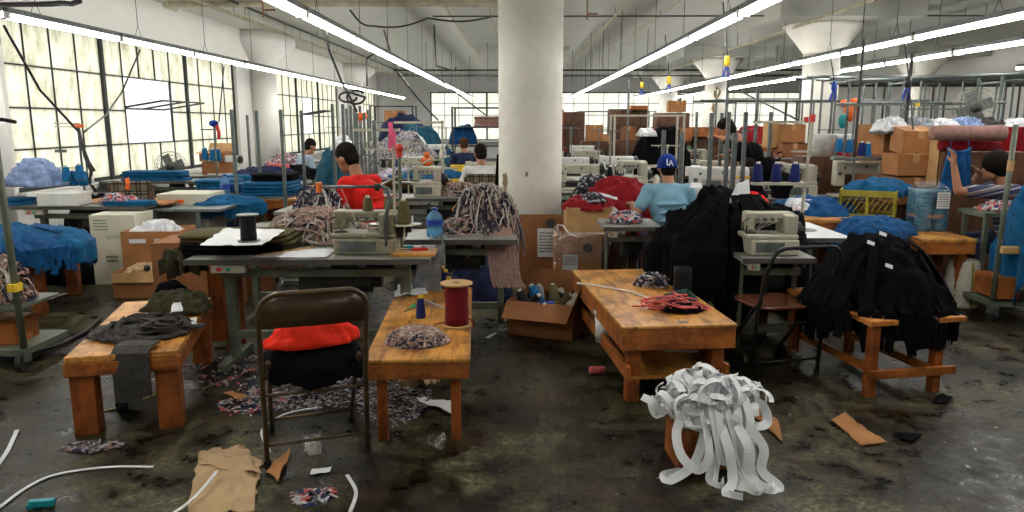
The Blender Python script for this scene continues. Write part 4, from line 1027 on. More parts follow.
MB().b2(-.05, .05, -.014, .014, -.01, .02).build('plastic_body', 'teal_plastic', t, bev=.004); MB().b2(-.055, -.03, -.02, .02, -.012, .008).build('clip', 'teal_plastic', t, bev=.003)
o = MB().lathe([(.02, -.05), (.026, -.045), (.026, .04), (.018, .05)], axis=(1, .15, 0), n=18).build('thread_roll', 'pink_cord', None, smooth=True); o.location = at(597, 370, .028); tag(o, 'small dull red thread roll lying on the floor left of the yellow table', 'thread roll')
rnd = random.Random(77); mb = MB()
for k in range(240):
    x, y = rnd.uniform(-3.5, 4), rnd.uniform(2.6, 7); s = rnd.uniform(.004, .014); a = rnd.uniform(0, PI)
    mb.strip([(x-math.cos(a)*s, y-math.sin(a)*s, .002), (x, y, .004), (x+math.cos(a)*s, y+math.sin(a)*s, .002)], s*.8, .0015)
tag(mb.build('floor_lint', 'scrap_mix'), 'tiny bits of lint and paper scattered over the dark floor', 'lint', None, 'stuff')

# ---- table B right of centre
tb = wooden_table('wooden_table', 'wide yellow plywood table with lower shelf right of centre', 'table', at(622, 327, .47), at(738, 324, .47), 1.62, .47, leg=.075, top=.02, apron=.125, shelf=.14, rails=.15)
open_box('cardboard_box', 'brown box pushed under the yellow plywood table', .2, .3, .24, at(612, 330, .16)+Vector((.12, .5, 0)), .1, 'cardboard', (0, 0, 0, 0), closed=True)
crumple('white_card', 'white card sheets on the lower shelf of the plywood table', 'paper', [at(663, 352, .165), at(705, 354, .165), at(705, 348, .165), at(665, 346, .165)], 'white_paper', 26, .006, .002, 6)
t = thing('plastic_tub', 'round white tub lid under the left side of the plywood table', 'lid', at(605, 312, .36)); MB().lathe([(.07, -.02), (.075, 0), (.07, .012), (.02, .016)], n=24).build('lid_disc', 'white_enamel', t, smooth=True); MB().lathe([(.06, -.2), (.066, -.02)], n=24).build('tub', 'white_enamel', t, smooth=True)
c = make_spool(.06, .06, .165, 'black_thread', 'black_plastic'); make_place(c, 682, 291, .471, 'black thread spool standing at the back of the plywood table')
tangle('striped_bundle', 'small rolled bundle of printed strips at the back of plywood table', 'cloth bundle', at(652, 286, .471), .13, .07, .07, 'print_grey', 26, .018, 21, base='print_cloth')
heap('dark_green_cloth', 'small dark green cloth on the plywood table', 'cloth', at(678, 301, .471), .13, .06, .05, 'dark_green_cloth', 22)
heap('black_cloth', 'black scrap of cloth under the pink cord', 'cloth', at(683, 311, .471), .13, .07, .035, 'black_cloth', 24)
rnd = random.Random(9); mb = MB()
for k in range(9):
    pts = []; ph = rnd.uniform(0, 6); a0 = rnd.uniform(-.2, .2)
    for j in range(24):
        u = j/23*2*PI*.8+ph; pts.append((.19*math.cos(u+a0)*(.55+.45*math.sin(k+1)) + .03*math.cos(3*u), .12*math.sin(u)*(.6+.4*math.cos(k*2))+.02*math.sin(2.3*u+k), .05+.03*math.sin(u*.7+k)-.1*max(0, abs(math.cos(u))-.75)))
    mb.tube(pts, .0052, 5)
mb.tube([(-.26, .05, .006), (-.2, .03, .01), (-.1, .02, .04), (0, 0, .03)], .0055, 5)
o = mb.build('tangled_string', 'pink_cord', None, smooth=True); o.location = at(676, 309, .473); tag(o, 'tangled pink cord heaped on the yellow plywood table', 'cord')
cord('long white cord lying across the plywood table corner', [(577, 283), (600, 286), (630, 292), (651, 299)], .012, z=.478, flat=False, name='white_string', cat='string', group=None)
tag(MB().b2(-.03, .03, -.02, .02, 0, .002).build('metal_plate', 'grey_steel', None, loc=at(683, 322, .471)), 'small dark metal plate at the front of plywood table', 'plate')
# open box full of cones left of table B
ob = open_box('cardboard_box', 'open cardboard box on the floor full of thread cones', .52, .42, .27, at(549, 340, 0)+Vector((0, .25, 0)), R(-20), 'cardboard_dark', (1, 1, 0, 1), (125, 8, 20, 20), fl=.42)
cx, cy, _ = ob.location; rnd = random.Random(3)
mats = ['black_thread', 'navy_thread', 'olive_thread', 'cream_thread', 'black_thread', 'blue_thread', 'olive_thread', 'black_thread', 'navy_thread', 'grey_cloth', 'cream_thread', 'black_thread']
cn = {'black_thread': 'black', 'navy_thread': 'navy', 'olive_thread': 'olive', 'cream_thread': 'cream', 'blue_thread': 'blue', 'grey_cloth': 'grey'}
for k in range(12):
    c = make_cone(mats[k], .048, .16); i, j = k % 4, k//4
    c.location = (cx-.16+i*.105+rnd.uniform(-.015, .015), cy-.10+j*.095, .17+rnd.uniform(0, .06)); c.rotation_euler = (rnd.uniform(-1.2, 1.2), rnd.uniform(-1, 1), rnd.uniform(0, 3))
    c['label'] = '%s thread cone tumbled in the open box, %s row, %s' % (cn[mats[k]], ('front', 'middle', 'back')[j], ('far left', 'centre left', 'centre right', 'far right')[i]); c['group'] = 'thread cones in the open floor box'
tag(MB().tube([(cx-.08, cy-.1, .24), (cx+.04, cy-.13, .25)], .02, 10).build('blue_tube', 'blue_plastic', None, smooth=True), 'short blue tube lying on the cones in the open box', 'tube')
# boxes against the column
lb = open_box('cardboard_box', 'tall brown carton with open top against the middle column', .46, .26, .66, at(545, 282, 0)+Vector((-.03, .13, 0)), .0, 'cardboard_dark', (0, 0, 0, 0))
MB().b2(-.05, .13, -.1315, -.1305, .26, .55).split('paper_label', 'white_paper', lb); printed_lines(lb, 'printed_text', 'ink', -.03, .11, .3, .52, -.132, 7, 5)
MB().lathe([(.05, 0), (.05, .001)], (.08, -.1315, .6), n=20, axis=(0, -1, 0)).build('round_mark', 'ink', lb)
pb = open_box('cardboard_box', 'brown box with clear plastic liner and white label beside the column', .42, .36, .58, at(578, 298, 0)+Vector((0, .22, 0)), .03, 'cardboard', (0, 0, 0, 0))
MB().b2(-.15, -.01, -.1815, -.1805, .16, .4).split('paper_label', 'white_paper', pb); printed_lines(pb, 'printed_text', 'ink', -.14, -.02, .3, .39, -.182, 4, 6)
MB().lathe([(.045, 0), (.045, .001)], (.08, -.1815, .46), n=20, axis=(0, -1, 0)).build('round_mark', 'ink', pb)
mb = MB(); n = 44; rings = []
for i, (z, q, am) in enumerate(((.62, .9, .02), (.60, 1.02, .02), (.56, 1.06, .03), (.48, 1.10, .04), (.38, 1.12, .06), (.33, 1.09, .06))):
    ring = []
    for k in range(n):
        a = 2*PI*k/n; c_, s_ = math.cos(a), math.sin(a); x = math.copysign(abs(c_)**.4, c_)*.22*q; y = math.copysign(abs(s_)**.4, s_)*.19*q
        f = am*noise.noise(Vector((c_*4, s_*4, i*1.3))); ring.append(mb.bm.verts.new((x+f*c_+(.06*max(0, c_)*(i > 2)), y+f*s_, z+f*1.5)))
    rings.append(ring)
mb.skin(rings, caps=False); l = mb.build('plastic_liner', 'clear_plastic', pb, smooth=True); sm = l.modifiers.new('s', 'SOLIDIFY'); sm.thickness = .002
MB().tube([(-.19, -.17, .6), (-.2, -.18, .68), (-.15, -.18, .67), (-.1, -.18, .6), (-.04, -.18, .57)], .007, 6).build('liner_tie', 'white_cloth', pb, smooth=True)
# upper carton (on a low table) full of cloth
# ---- white elastic pile on wooden crate
cr = thing('wooden_crate', 'small orange wooden crate under the white elastic pile', 'crate', at(712, 470, 0)+Vector((0, .12, 0)), R(4))
MB().b2(-.17, .17, -.12, -.10, 0, .2).b2(-.17, .17, .10, .12, 0, .2).b2(-.17, -.15, -.10, .10, 0, .2).b2(.15, .17, -.10, .10, 0, .2).build('side_board', 'orange_wood_x', cr, bev=.003)
MB().b2(-.17, .17, -.12, .12, .0, .015).b2(-.16, .16, -.11, .11, .18, .2).build('base_board', 'orange_wood_x', cr)
MB().b2(-.17, -.14, -.122, -.10, 0, .2).b2(.14, .17, -.122, -.1, 0, .2).split('corner_post', 'orange_wood_z', cr)
C0 = cr.location
o = heap_mb(.19, .15, .13, 41, fold=.04).build('white_elastic_pile', 'elastic_white', None, smooth=True); o.location = (C0.x, C0.y, .201); tag(o, 'heap of white elastic bands spilling over a crate onto the floor', 'elastic')
rnd = random.Random(12); mb = MB()
for k in range(72):      # loops on top
    a = rnd.uniform(0, 2*PI); q = .2*rnd.random()**.6; c_ = Vector((math.cos(a)*q*1.2, math.sin(a)*q*.9, .05+.14*(1-(q/.21)**2))); r_ = rnd.uniform(.03, .075); ax = Vector((rnd.uniform(-1, 1), rnd.uniform(-1, 1), rnd.uniform(-.5, .5))).normalized(); u = ax.orthogonal().normalized(); v = ax.cross(u); L = rnd.uniform(.5, 1.0)*2*PI; ph = rnd.uniform(0, 6)
    pts = [c_+(u*math.cos(ph+L*j/26)+v*math.sin(ph+L*j/26))*r_*(1+.22*math.sin(j*.35+k))+ax*.05*(j/26-.5) for j in range(27)]
    for p_ in pts: p_.z = max(p_.z, .02)
    mb.strip(pts, .036, .0035, up=ax.cross(u)*.2+ax*.0+Vector((0, 0, .01)))
def spline(P, m=9):
    P = [Vector(p) for p in P]; out = []; n = len(P)
    for i in range(n-1):
        p0, p1, p2, p3 = P[max(i-1, 0)], P[i], P[i+1], P[min(i+2, n-1)]
        for j in range(m):
            t = j/m; out.append(.5*((2*p1)+(p2-p0)*t+(2*p0-5*p1+4*p2-p3)*t*t+(3*p1-p0-3*p2+p3)*t**3))
    return out+[P[-1]]
for k in range(17):      # bands hanging over the front and curling on the floor
    x = -.04+.20*rnd.random(); yf = -.155-.05*rnd.random(); l = rnd.random(); e = rnd.uniform(-.10, .12)
    pts = spline([(x*.8, .02, .14+.05*l), (x*.9, -.08, .16), (x, yf+.03, .09), (x+e*.3, yf-.01, -.02), (x+e*.6, yf-.03, -.12), (x+e, yf-.08-.04*l, -.185+.012*rnd.random()), (x+e*1.1+.04, yf-.14-.05*l, -.19), (x+e*1.1+.07, yf-.10, -.185+.02*l)][:5+int(rnd.random()*4)])
    mb.strip(pts, .036, .0035, up=(rnd.uniform(-.3, .3), -1, .35), twist=rnd.uniform(-.8, .8))
for P in ([(-.1, -.1, .12), (-.18, -.16, .02), (-.17, -.22, -.08), (-.1, -.26, -.13), (-.05, -.24, -.06), (-.06, -.14, .1)], [(-.05, -.15, .0), (-.11, -.22, -.12), (-.22, -.25, -.185), (-.24, -.2, -.19), (-.16, -.18, -.18)],
          [(-.12, .02, .1), (-.22, -.02, .05), (-.27, -.04, .1), (-.32, -.02, .12)], [(.14, 0, .1), (.23, -.06, .1), (.25, -.1, .03), (.18, -.14, .03), (.12, -.1, .1)], [(.1, -.1, .08), (.2, -.2, -.04), (.19, -.24, -.14), (.25, -.3, -.19), (.2, -.33, -.19)],
          [(.05, -.1, .1), (.12, -.24, -.02), (.13, -.27, -.16), (.2, -.34, -.19), (.24, -.28, -.185)], [(.0, -.1, .1), (.03, -.24, -.02), (.05, -.28, -.17), (.0, -.36, -.19), (.06, -.4, -.19)]):
    mb.strip(spline(P), .042, .0035, up=(0, -1, .6), twist=.5)
tag(mb.build('elastic_bands', 'elastic_white', o), kind='stuff')
crumple('cardboard_scrap', 'pointed cardboard scrap sticking out right of the white elastic pile', 'cardboard piece', [at(752, 418), at(783, 444), at(778, 425), at(764, 408)], 'cardboard', 28, .02, .004, 8)

# ---- right folding chair
folding_chair('dark bare-framed folding chair right of the plywood table', (1.70, 4.45, 0), R(14), panel=False, frame='chair_black')

# ---- orange stool with black heap
def frame_stool():
    FLp, FRp = at(868, 396, 0), at(932, 391, 0); BLp = at(812, 356, 0)
    t = thing('wooden_stool', 'orange wooden frame stool under the black garment heap at right', 'stool', (FLp.x, FLp.y, 0), math.atan2(FRp.y-FLp.y, FRp.x-FLp.x))
    w = (FRp-FLp).length; d = .8; h = .47; L = .055
    for x in (0, w):
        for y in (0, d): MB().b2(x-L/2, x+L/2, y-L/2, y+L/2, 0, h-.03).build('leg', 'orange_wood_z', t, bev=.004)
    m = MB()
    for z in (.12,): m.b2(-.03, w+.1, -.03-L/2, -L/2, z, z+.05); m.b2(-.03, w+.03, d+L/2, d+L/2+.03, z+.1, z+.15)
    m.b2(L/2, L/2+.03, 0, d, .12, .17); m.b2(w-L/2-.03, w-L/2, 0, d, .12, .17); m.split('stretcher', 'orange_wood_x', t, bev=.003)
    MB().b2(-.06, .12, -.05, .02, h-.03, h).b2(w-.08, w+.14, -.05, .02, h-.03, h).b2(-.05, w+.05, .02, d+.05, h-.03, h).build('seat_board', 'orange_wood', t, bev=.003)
    return t, w, d
st, sw, sd = frame_stool()
o = heap('black_garment_heap', 'big heap of black garments on the orange stool at right', 'garments', (2.26, 4.62, .475), .41, .41, .40, 'black_cloth', 51, rz=.1, drop=.14, fold=.11, lump=.4, irregular=.2, freq=2.0, wave=13, flat=2.0)
tag(fringe(o, 'hanging_straps', 'black_cloth', .43, .42, 60, .24, .045, 8, .03, (-PI-.2, .5), h=.42), kind='stuff')
for k, (px, py, z, l, dx) in enumerate(((883, 234, .93, 'upper', .02), (889, 266, .79, 'lower', .03), (871, 243, .9, 'left', .015))):
    p = aty(px, py, 4.22+.08*(k != 1)); tag(MB().box((0, 0, 0), (.045, .004, .022), ry=.35, rx=-.5).build('garment_tag', 'white_paper', None, loc=(p.x, p.y, p.z)), 'white garment tag, %s one on the right black heap' % l, 'tag')
# cone of cream yarn on floor
t = thing('yarn_cone', 'tall cream yarn cone standing on the floor at right', 'yarn cone', at(968, 309, 0)+Vector((.0, .12, 0)))
MB().lathe([(.135, 0), (.15, .03), (.145, .12), (.152, .13), (.142, .2), (.146, .22), (.132, .3), (.136, .31), (.118, .4), (.105, .42), (.03, .425)], n=36).build('yarn', 'cream_thread', t, smooth=True)
MB().lathe([(.03, .42), (.03, .445)], n=12).build('core', 'cardboard', t)
MB().strip([(.0, -.153, .01), (.0, -.15, .2), (.0, -.12, .41)], .02, .002, up=(0, -1, 0)).build('yellow_band', 'yellow_plastic', t)
# ================================================================== PEOPLE
LASTCAP = [None]
def person(label, loc, rz, shirt, hair='hair', skin='skin', pants='denim', lean=.12, head_dir=(0, 1, -.35), armL=None, armR=None, sleeve=.5, seated=True, cap=None, scale=1, hair_vol=1, stoop=0, group=None):
    """seated worker facing +Y; arms are (elbow, wrist, hand_dir) in local coordinates"""
    t = thing('person', label, 'person', loc, rz, group)
    pel = Vector((0, 0, .52)); ch = Vector((0, lean*.75, .86)); nk = Vector((0, lean*1.15, 1.04-stoop)); hd = nk+Vector((0, .05+lean*.25, .15))
    armL = armL or ((-.27, lean+.05, .76), (-.14, lean+.30, .80), (.2, 1, -.1)); armR = armR or ((.27, lean+.05, .76), (.14, lean+.30, .80), (-.2, 1, -.1))
    sh = {s: Vector((s*.175, lean*1.05, .985-stoop)) for s in (-1, 1)}
    b = MB()
    def torso(mb, g):
        mb.ell((0, 0, .54), (.165+g, .125+g, .12+g), 18); mb.ell((0, lean*.35, .68), (.145+g, .11+g, .15+g), 18)
        mb.ell((0, lean*.8, .85-stoop*.4), (.165+g, .115+g, .16+g), 18); mb.ell((0, lean*1.05, .955-stoop), (.17+g, .09+g, .075+g), 18)
        for s in (-1, 1): mb.ell(sh[s], .062+g, 14)
    def trap(mb, g):
        for s in (-1, 1): mb.limb([nk-Vector((0, .01, .03)), sh[s]-Vector((0, 0, .005))], [.052+g, .052+g], 12); mb.limb([ch, sh[s]-Vector((s*.03, 0, .03))], [.09+g, .06+g], 12)
    torso(b, 0); trap(b, 0); b.limb([nk-Vector((0, .01, .04)), nk+Vector((0, .03, .07))], [.058, .052], 14)
    # head
    hdv = Vector(head_dir).normalized(); az = math.atan2(-hdv.x, hdv.y); el = math.asin(hdv.z); HR = Euler((el, 0, az)).to_matrix()
    def hp(x, y, z): return hd+HR @ Vector((x, y, z))
    def hell(mb, c, r, n=16): mb.ell(hp(*c), r, n, rz=0) if not isinstance(r, tuple) else _hell(mb, c, r, n)
    def _hell(mb, c, r, n):
        g = bmesh.ops.create_uvsphere(mb.bm, u_segments=n, v_segments=n*2//3, radius=1)
        for v in g['verts']: v.co = hd+HR @ Vector((c[0]+v.co.x*r[0], c[1]+v.co.y*r[1], c[2]+v.co.z*r[2]))
    _hell(b, (0, 0, .02), (.075, .095, .10), 20); _hell(b, (0, .035, -.045), (.055, .06, .065), 16)
    _hell(b, (0, .098, -.015), (.012, .018, .022), 10); _hell(b, (0, .085, -.052), (.022, .012, .008), 10); _hell(b, (0, .075, -.085), (.02, .02, .018), 10)
    for s in (-1, 1): _hell(b, (s*.076, -.005, -.005), (.012, .022, .032), 10)
    for s, (e, w, d) in ((-1, armL), (1, armR)):
        b.limb([sh[s], Vector(e), Vector(w)], [.046, .038, .026], 12); hand(b, w, d, (0, 0, 1), 1, .4, s)
    if seated: J = lambda s: [Vector((s*.09, 0, .53)), Vector((s*.13, .42, .50)), Vector((s*.13, .40, .08))]
    else:
        J = lambda s: [Vector((s*.09, 0, .53)), Vector((s*.1, .03, .12)), Vector((s*.1, 0, -.29))]; t.location.z = .37
    for s in (-1, 1): b.limb(J(s), [.085, .058, .04], 12); b.limb([J(s)[2]-Vector((0, .03, .03)), J(s)[2]+Vector((0, .13, -.045))], [.042, .034], 10)
    body = remesh(b.build('body', skin, t, smooth=True), .0085, 3)
    m = MB(); torso(m, .014); trap(m, .012)
    for s, (e, w, d) in ((-1, armL), (1, armR)):
        e = Vector(e); w = Vector(w)
        if sleeve <= .5: k = sh[s].lerp(e, min(1, sleeve*1.6)); m.limb([sh[s], k], [.066, .060], 12)
        else: m.limb([sh[s], e, e.lerp(w, (sleeve-.5)*1.8)], [.066, .055, .042], 12)
    m.ell(nk-Vector((0, .005, .03)), (.07, .065, .035), 14)
    # creases across the back
    for k in range(5): m.tube([(-.13, lean*.3-.115+.03*abs(k-2), .60+k*.07), (0, lean*.4-.127+.02*k*.3, .585+k*.075), (.13, lean*.3-.11, .61+k*.07)], .014, 8)
    remesh(m.build('shirt', shirt, t, smooth=True), .011, 4)
    p = MB()
    for s in (-1, 1):
        j = J(s); p.limb([j[0], j[1], j[2]+Vector((0, 0, .05))], [.105, .075, .058], 12)
    p.ell((0, 0, .54), (.178, .14, .10), 16); remesh(p.build('trousers', pants, t, smooth=True), .014, 3)
    s_ = MB()
    for s in (-1, 1): a = J(s)[2]; s_.limb([a-Vector((0, .035, .035)), a+Vector((0, .15, -.04))], [.046, .038], 10)
    remesh(s_.build('shoes', 'black_plastic', t, smooth=True), .012, 2)
    if hair:
        h = MB(); hv_ = hair_vol; _hell(h, (0, -.018, .042), (.084*hair_vol, .098*hair_vol, .094*hair_vol), 20); _hell(h, (0, -.05, -.015), (.074*hair_vol, .062*hair_vol, .075), 16)
        for k in range(0 if cap else 60):
            a = k*2.4; q = (k/60)**.5; v = Vector((math.cos(a)*q*.08, -.018+math.sin(a)*q*.095, .042+.09*math.sqrt(max(0, 1-q*q)))); h.ell(hd+HR @ v, .012, 6)
        remesh(h.build('hair', hair, t, smooth=True), .008, 1)
    e = MB()
    for s in (-1, 1): _hell(e, (s*.03, .088, .008), (.011, .007, .006), 8)
    e.build('eyes', 'eye', t)
    if cap:
        c = MB(); n = 28; rings = []
        for q in range(8):
            a = q/7*PI/2*.98; rr = math.cos(a); z = math.sin(a)*.1
            rings.append([c.bm.verts.new(hp(math.cos(2*PI*k/n)*.089*rr, -.012+math.sin(2*PI*k/n)*.106*rr, .03+z)) for k in range(n)])
        rings.insert(0, [c.bm.verts.new(hp(math.cos(2*PI*k/n)*.09, -.012+math.sin(2*PI*k/n)*.107, -.005)) for k in range(n)])
        c.skin(rings); co = c.build('cap', cap, t, smooth=True)
        v = MB(); tp = []; 
        for k in range(9):
            a = PI*(.12+.76*k/8); tp.append(hp(math.cos(a)*.085, .03+math.sin(a)*.155, .012-.012*math.sin(a)))
        tp += [hp(-.08, .04, .02), hp(.08, .04, .02)]
        v.poly(tp, .006, (0, 0, 1)); v.build('cap_brim', cap, co); LASTCAP[0] = co
    if scale != 1: t.scale = (scale,)*3
    return t

# ================================================================== STATIONS
TAB = make_machine_table(); LOCK = make_lockstitch(); LOCKW = make_lockstitch('machine_white'); OVER = make_overlock(); OVERC = make_overlock('machine_cream')
STAND = make_stand(); STANDG = make_stand(3, .75, 'galvanised'); CONES = {k: make_cone(k) for k in ('olive_thread', 'navy_thread', 'blue_thread', 'black_thread', 'cream_thread', 'red_thread')}
CNAME = {'olive_thread': 'olive', 'navy_thread': 'navy', 'blue_thread': 'blue', 'black_thread': 'black', 'cream_thread': 'cream', 'red_thread': 'dark red'}
_used = set()
def place(proto, loc, label, rz=0, group=None, scale=None):
    if proto.name in _used: o = dup(proto, loc, rz, scale=scale)
    else:
        o = proto; _used.add(proto.name); o.location = loc; o.rotation_euler = (0, 0, rz)
        if scale is not None: o.scale = (scale,)*3 if not isinstance(scale, tuple) else scale
    o['label'] = label
    if group: o['group'] = group
    return o
class Stn:
    """a sewing station: table centre (x, y), heading rz; offsets are in the table's own frame"""
    def __init__(s, x, y, where, rz=0, sx=1.0, h=.75, sy=1.0):
        s.o = Vector((x, y, 0)); s.rz = rz; s.w = where; s.h = h
        s.t = place(TAB, (x, y, 0), 'grey industrial sewing table ' + where, rz, 'sewing tables', (sx, sy, h/.75))
    def p(s, dx, dy, dz=0): return s.o + rotm(s.rz) @ Vector((dx, dy, 0)) + Vector((0, 0, s.h+.001+dz))
    def machine(s, kind, dx=0, dy=0, word='sewing machine', rz=0, scale=1): return place(kind, s.p(dx, dy), '%s on the table %s' % (word, s.w), s.rz+rz, 'industrial sewing machines', scale)
    def stand(s, cols, dx=.3, dy=.15, kind=None, scale=1, n=3):
        k = kind or STAND; place(k, s.p(dx, dy), 'thread stand on the table ' + s.w, s.rz, 'thread stands', scale)
        for i, c in enumerate(cols):
            if c: place(CONES[c], s.p(dx+(-.11+i*.11)*scale, dy-.02*scale, .153*scale), '%s cone, %s on stand, table %s' % (CNAME[c], ('left', 'centre', 'right')[i], s.w), s.rz, 'thread cones on stands', scale)

# ---- S1: front station
f = at(250, 266, .75); S1 = Stn(-1.35, 4.82, 'directly behind the front folding chair', .03, 1.34)
S1.machine(OVER, .33, .0, 'worn olive overlock machine', scale=(1.25, 1.1, .8))
crumple('white_fabric_sheet', 'white fabric sheet lying on the front sewing table', 'sheet', [S1.p(-.36, -.25, .001), S1.p(.12, -.26, .001), S1.p(.12, .05, .001), S1.p(-.24, .10, .001)], 'white_cloth', 31, .006, .002, 12)
tag(MB().b2(-.01, .01, -.2, .2, 0, .006).build('wooden_ruler', 'cardboard_light', None, loc=S1.p(-.18, -.05, .012)), 'wooden strip lying across the white sheet on the front sewing table', 'ruler'); C.objects['wooden_ruler'].rotation_euler = (0, 0, -.7)
place(STAND, S1.p(.5, .17), 'thread stand with three olive cones on the front sewing table', .03, 'thread stands', 1.1)
for i, (px, py, y) in enumerate(((368, 212, 4.85), (389, 210, 5.05), (404, 218, 4.75))):
    q = aty(px, py, y); place(CONES['olive_thread'], q-Vector((0, 0, .04)), 'olive thread cone above the front overlock machine, %s' % ('left', 'centre', 'right and largest')[i], 0, 'olive cones of the front station', 1.0 if i < 2 else 1.12)
    MB_ = MB().lathe([(.07, 0), (.07, .006)], n=20).cyl((0, 0, -.12 if i < 2 else -.1), (0, 0, 0), .007, n=6); tag(MB_.build('spool_disc', 'cream_card', None, loc=q-Vector((0, 0, .048))), 'cream spool plate under the %s olive cone of the front station' % ('left', 'centre', 'right')[i], 'spool plate')
q = aty(401, 222, 4.95); t = thing('thread_stand', 'tall grey-green thread pole with red top behind the front overlock', 'thread stand', (q.x, q.y, .75))
MB().cyl((0, 0, 0), (0, 0, .66), .013, n=10).cyl((0, 0, 0), (0, 0, .02), .035, n=12).build('pole', 'green_grey_enamel', t)
MB().cyl((0, 0, .62), (0, 0, .67), .022, n=12).ell((.0, 0, .68), .03, 12).build('red_top', 'red_plastic', t); MB().tube([(-.16, 0, .42), (.2, 0, .60), (.28, .0, .6)], .006, 6).split('guide_arm', 'machine_cream', t)
q = aty(322, 187, 4.7); t = thing('thread_guide', 'chrome thread guide arm with orange tip above the front machine', 'thread guide', q)
MB().tube([(0, 0, 0), (.38, 0, .005)], .01, 8).tube([(.38, 0, .005), (.42, 0, -.01), (.43, 0, -.08), (.40, 0, -.2), (.40, 0, -.38)], .013, 8).build('arm', 'galvanised', t, smooth=True)
MB().cyl((-.02, 0, -.035), (-.02, 0, .03), .02, n=12).build('orange_tip', 'orange_plastic', t); MB().cyl((.34, 0, 0), (.37, 0, 0), .025, n=12).build('clamp', 'black_plastic', t)
MB().tube([(.05, 0, 0), (.03, .0, -.2), (.01, 0, -.42)], .002, 4).tube([(.12, 0, 0), (.2, 0, -.2), (.28, 0, -.36)], .002, 4).build('threads', 'cream_thread', t)
w = tag(MB().b2(-.14, .14, -.11, .11, 0, .02).build('wooden_board', 'yellow_plywood', None, loc=S1.p(.66, -.10), bev=.003), 'orange wooden board with tools at the right end of the front sewing table', 'board')
t = thing('screwdriver', 'red-handled screwdriver on the orange board', 'screwdriver', S1.p(.66, -.12, .034)); MB().limb([(-.01, 0, 0), (.08, .01, 0)], [.012, .01], 8).build('handle', 'red_plastic', t); MB().tube([(-.01, 0, 0), (-.1, -.01, 0)], .004, 6).build('shank', 'galvanised', t)
tag(MB().ell((0, 0, 0), (.03, .015, .012)).build('bobbin_case', 'teal_plastic', None, loc=S1.p(.62, -.02, .034)), 'small teal clip on the orange board', 'clip')
# pedestal plastic and cloth bag at the right under the front table
crumple('grey_plastic_sheet', 'grey plastic hanging under the right end of the front sewing table', 'plastic', [S1.p(.55, .1, -.55), S1.p(.8, .1, -.6), S1.p(.82, .15, -.05), S1.p(.68, .15, -.03)], 'grey_cloth', 35, .05, .003, 12, z=0)
# olive cloth stack left end, with white paper and black spool
q = at(240, 252, .75)
stack('olive_cloth_stack', 'stack of olive and dark cut cloth on the left end of the front sewing table', 'cloth stack', (q.x-.03, q.y+.12, .752), .74, .42, .12, 5, 'olive_cloth', 5, .05)
stack('dark_cloth_layer', 'black cut cloth layer at the bottom of the olive stack', 'cloth stack', (q.x-.03, q.y+.06, .751), .70, .40, .075, 3, 'black_cloth', 6, .05)
crumple('white_paper_pattern', 'white paper pattern sheet on top of the olive cloth stack', 'paper', [at(200, 246, .875), at(262, 246, .875), at(285, 231, .875), at(225, 229, .875)], 'white_paper', 37, .006, .002, 14)
c = make_spool(.048, .066, .165, 'black_thread', 'galvanised'); make_place(c, 249, 241, .885, 'black thread spool with silver flanges standing on the white paper')
heap('olive_garment', 'olive garment end drooping off the left end of the cloth stack', 'garment', at(182, 258, .70), .1, .09, .06, 'dark_olive', 44, drop=.1)
q = at(280, 244, .75)
tangle('print_cloth_pile', 'pile of printed fabric strips behind the white sheet, front left station', 'cloth pile', (-1.48, 5.30, .76), .40, .28, .17, 'print_strip', 130, .018, 61, base='print_cloth', t=.004)
tangle('print_cloth_pile', 'round bundle of grey printed fabric left of the red-shirted worker', 'cloth pile', (-1.74, 6.4, .76), .27, .2, .22, 'print_grey', 110, .018, 63, base='print_cloth', t=.004)
S1b = Stn(-1.75, 5.95, 'between the front station and the worker in red', 0, 1.0)
# ---- worker in red
person('seated worker in a red top with dark hair, leaning left over a machine', (-1.2, 6.5, 0), R(62), 'red_cloth', scale=1.07, lean=.24, head_dir=(.0, 1, -.5), sleeve=.85, pants='navy_cloth', armL=((-.26, .30, .74), (-.12, .50, .80), (0, 1, 0)), armR=((.27, .26, .70), (.12, .48, .80), (0, 1, 0)))
S3 = Stn(-2.1, 7.6, 'in front of the worker in red', R(90), 1.0)
# ---- S2: table with water bottle
S2 = Stn(-.55, 5.62, 'left of the big white column with the water bottle', 0, .92)
place(make_bottle(.22, .062), S2.p(-.09, -.14), 'clear blue water bottle on the sewing table left of the column')
tangle('print_cloth_pile', 'low pile of printed strips beside the water bottle', 'cloth pile', S2.p(.16, .05), .26, .16, .10, 'print_strip', 70, .015, 65, base='print_cloth', t=.004)
o = tangle('print_cloth_pile', 'tall heap of printed strips against the left side of the white column', 'cloth pile', (-.27, 5.75, .72), .30, .22, .30, 'print_mix', 210, .015, 67, base='print_cloth', t=.004, loops=1.6)
rnd = random.Random(5); mb = MB()
for k in range(54):
    if k == 26: tag(mb.build('hanging_strips', 'strip_navy', o), kind='stuff'); mb = MB()
    a = rnd.uniform(-PI*.95, -.05); x, y = .26*math.cos(a), .18*math.sin(a); l = rnd.uniform(.15, .34)
    mb.strip([(x*.5, y*.5, .30), (x*.9, y*.9, .2), (x*1.15, y*1.15, .04), (x*1.22, y*1.25, -.05-l*.3)], .014, .004, up=(x, y, .3))
for k in range(9): x = .02+k*.026; mb.strip([(x*.8, -.16, .1), (x, -.24, -.0), (x+.04, -.26, -.3), (x+.06+.01*k*.3, -.27, -.36)], .022, .004, up=(0, -1, 0))
tag(mb.build('hanging_strips', 'strip_pink', o), kind='stuff')
crumple('white_plastic_bag', 'grey white bag hanging under the table behind the front overlock', 'bag', [(-.72, 5.3, .15), (-.55, 5.3, .12), (-.55, 5.35, .74), (-.66, 5.35, .74)], 'grey_cloth', 71, .05, .003, 10, z=0)
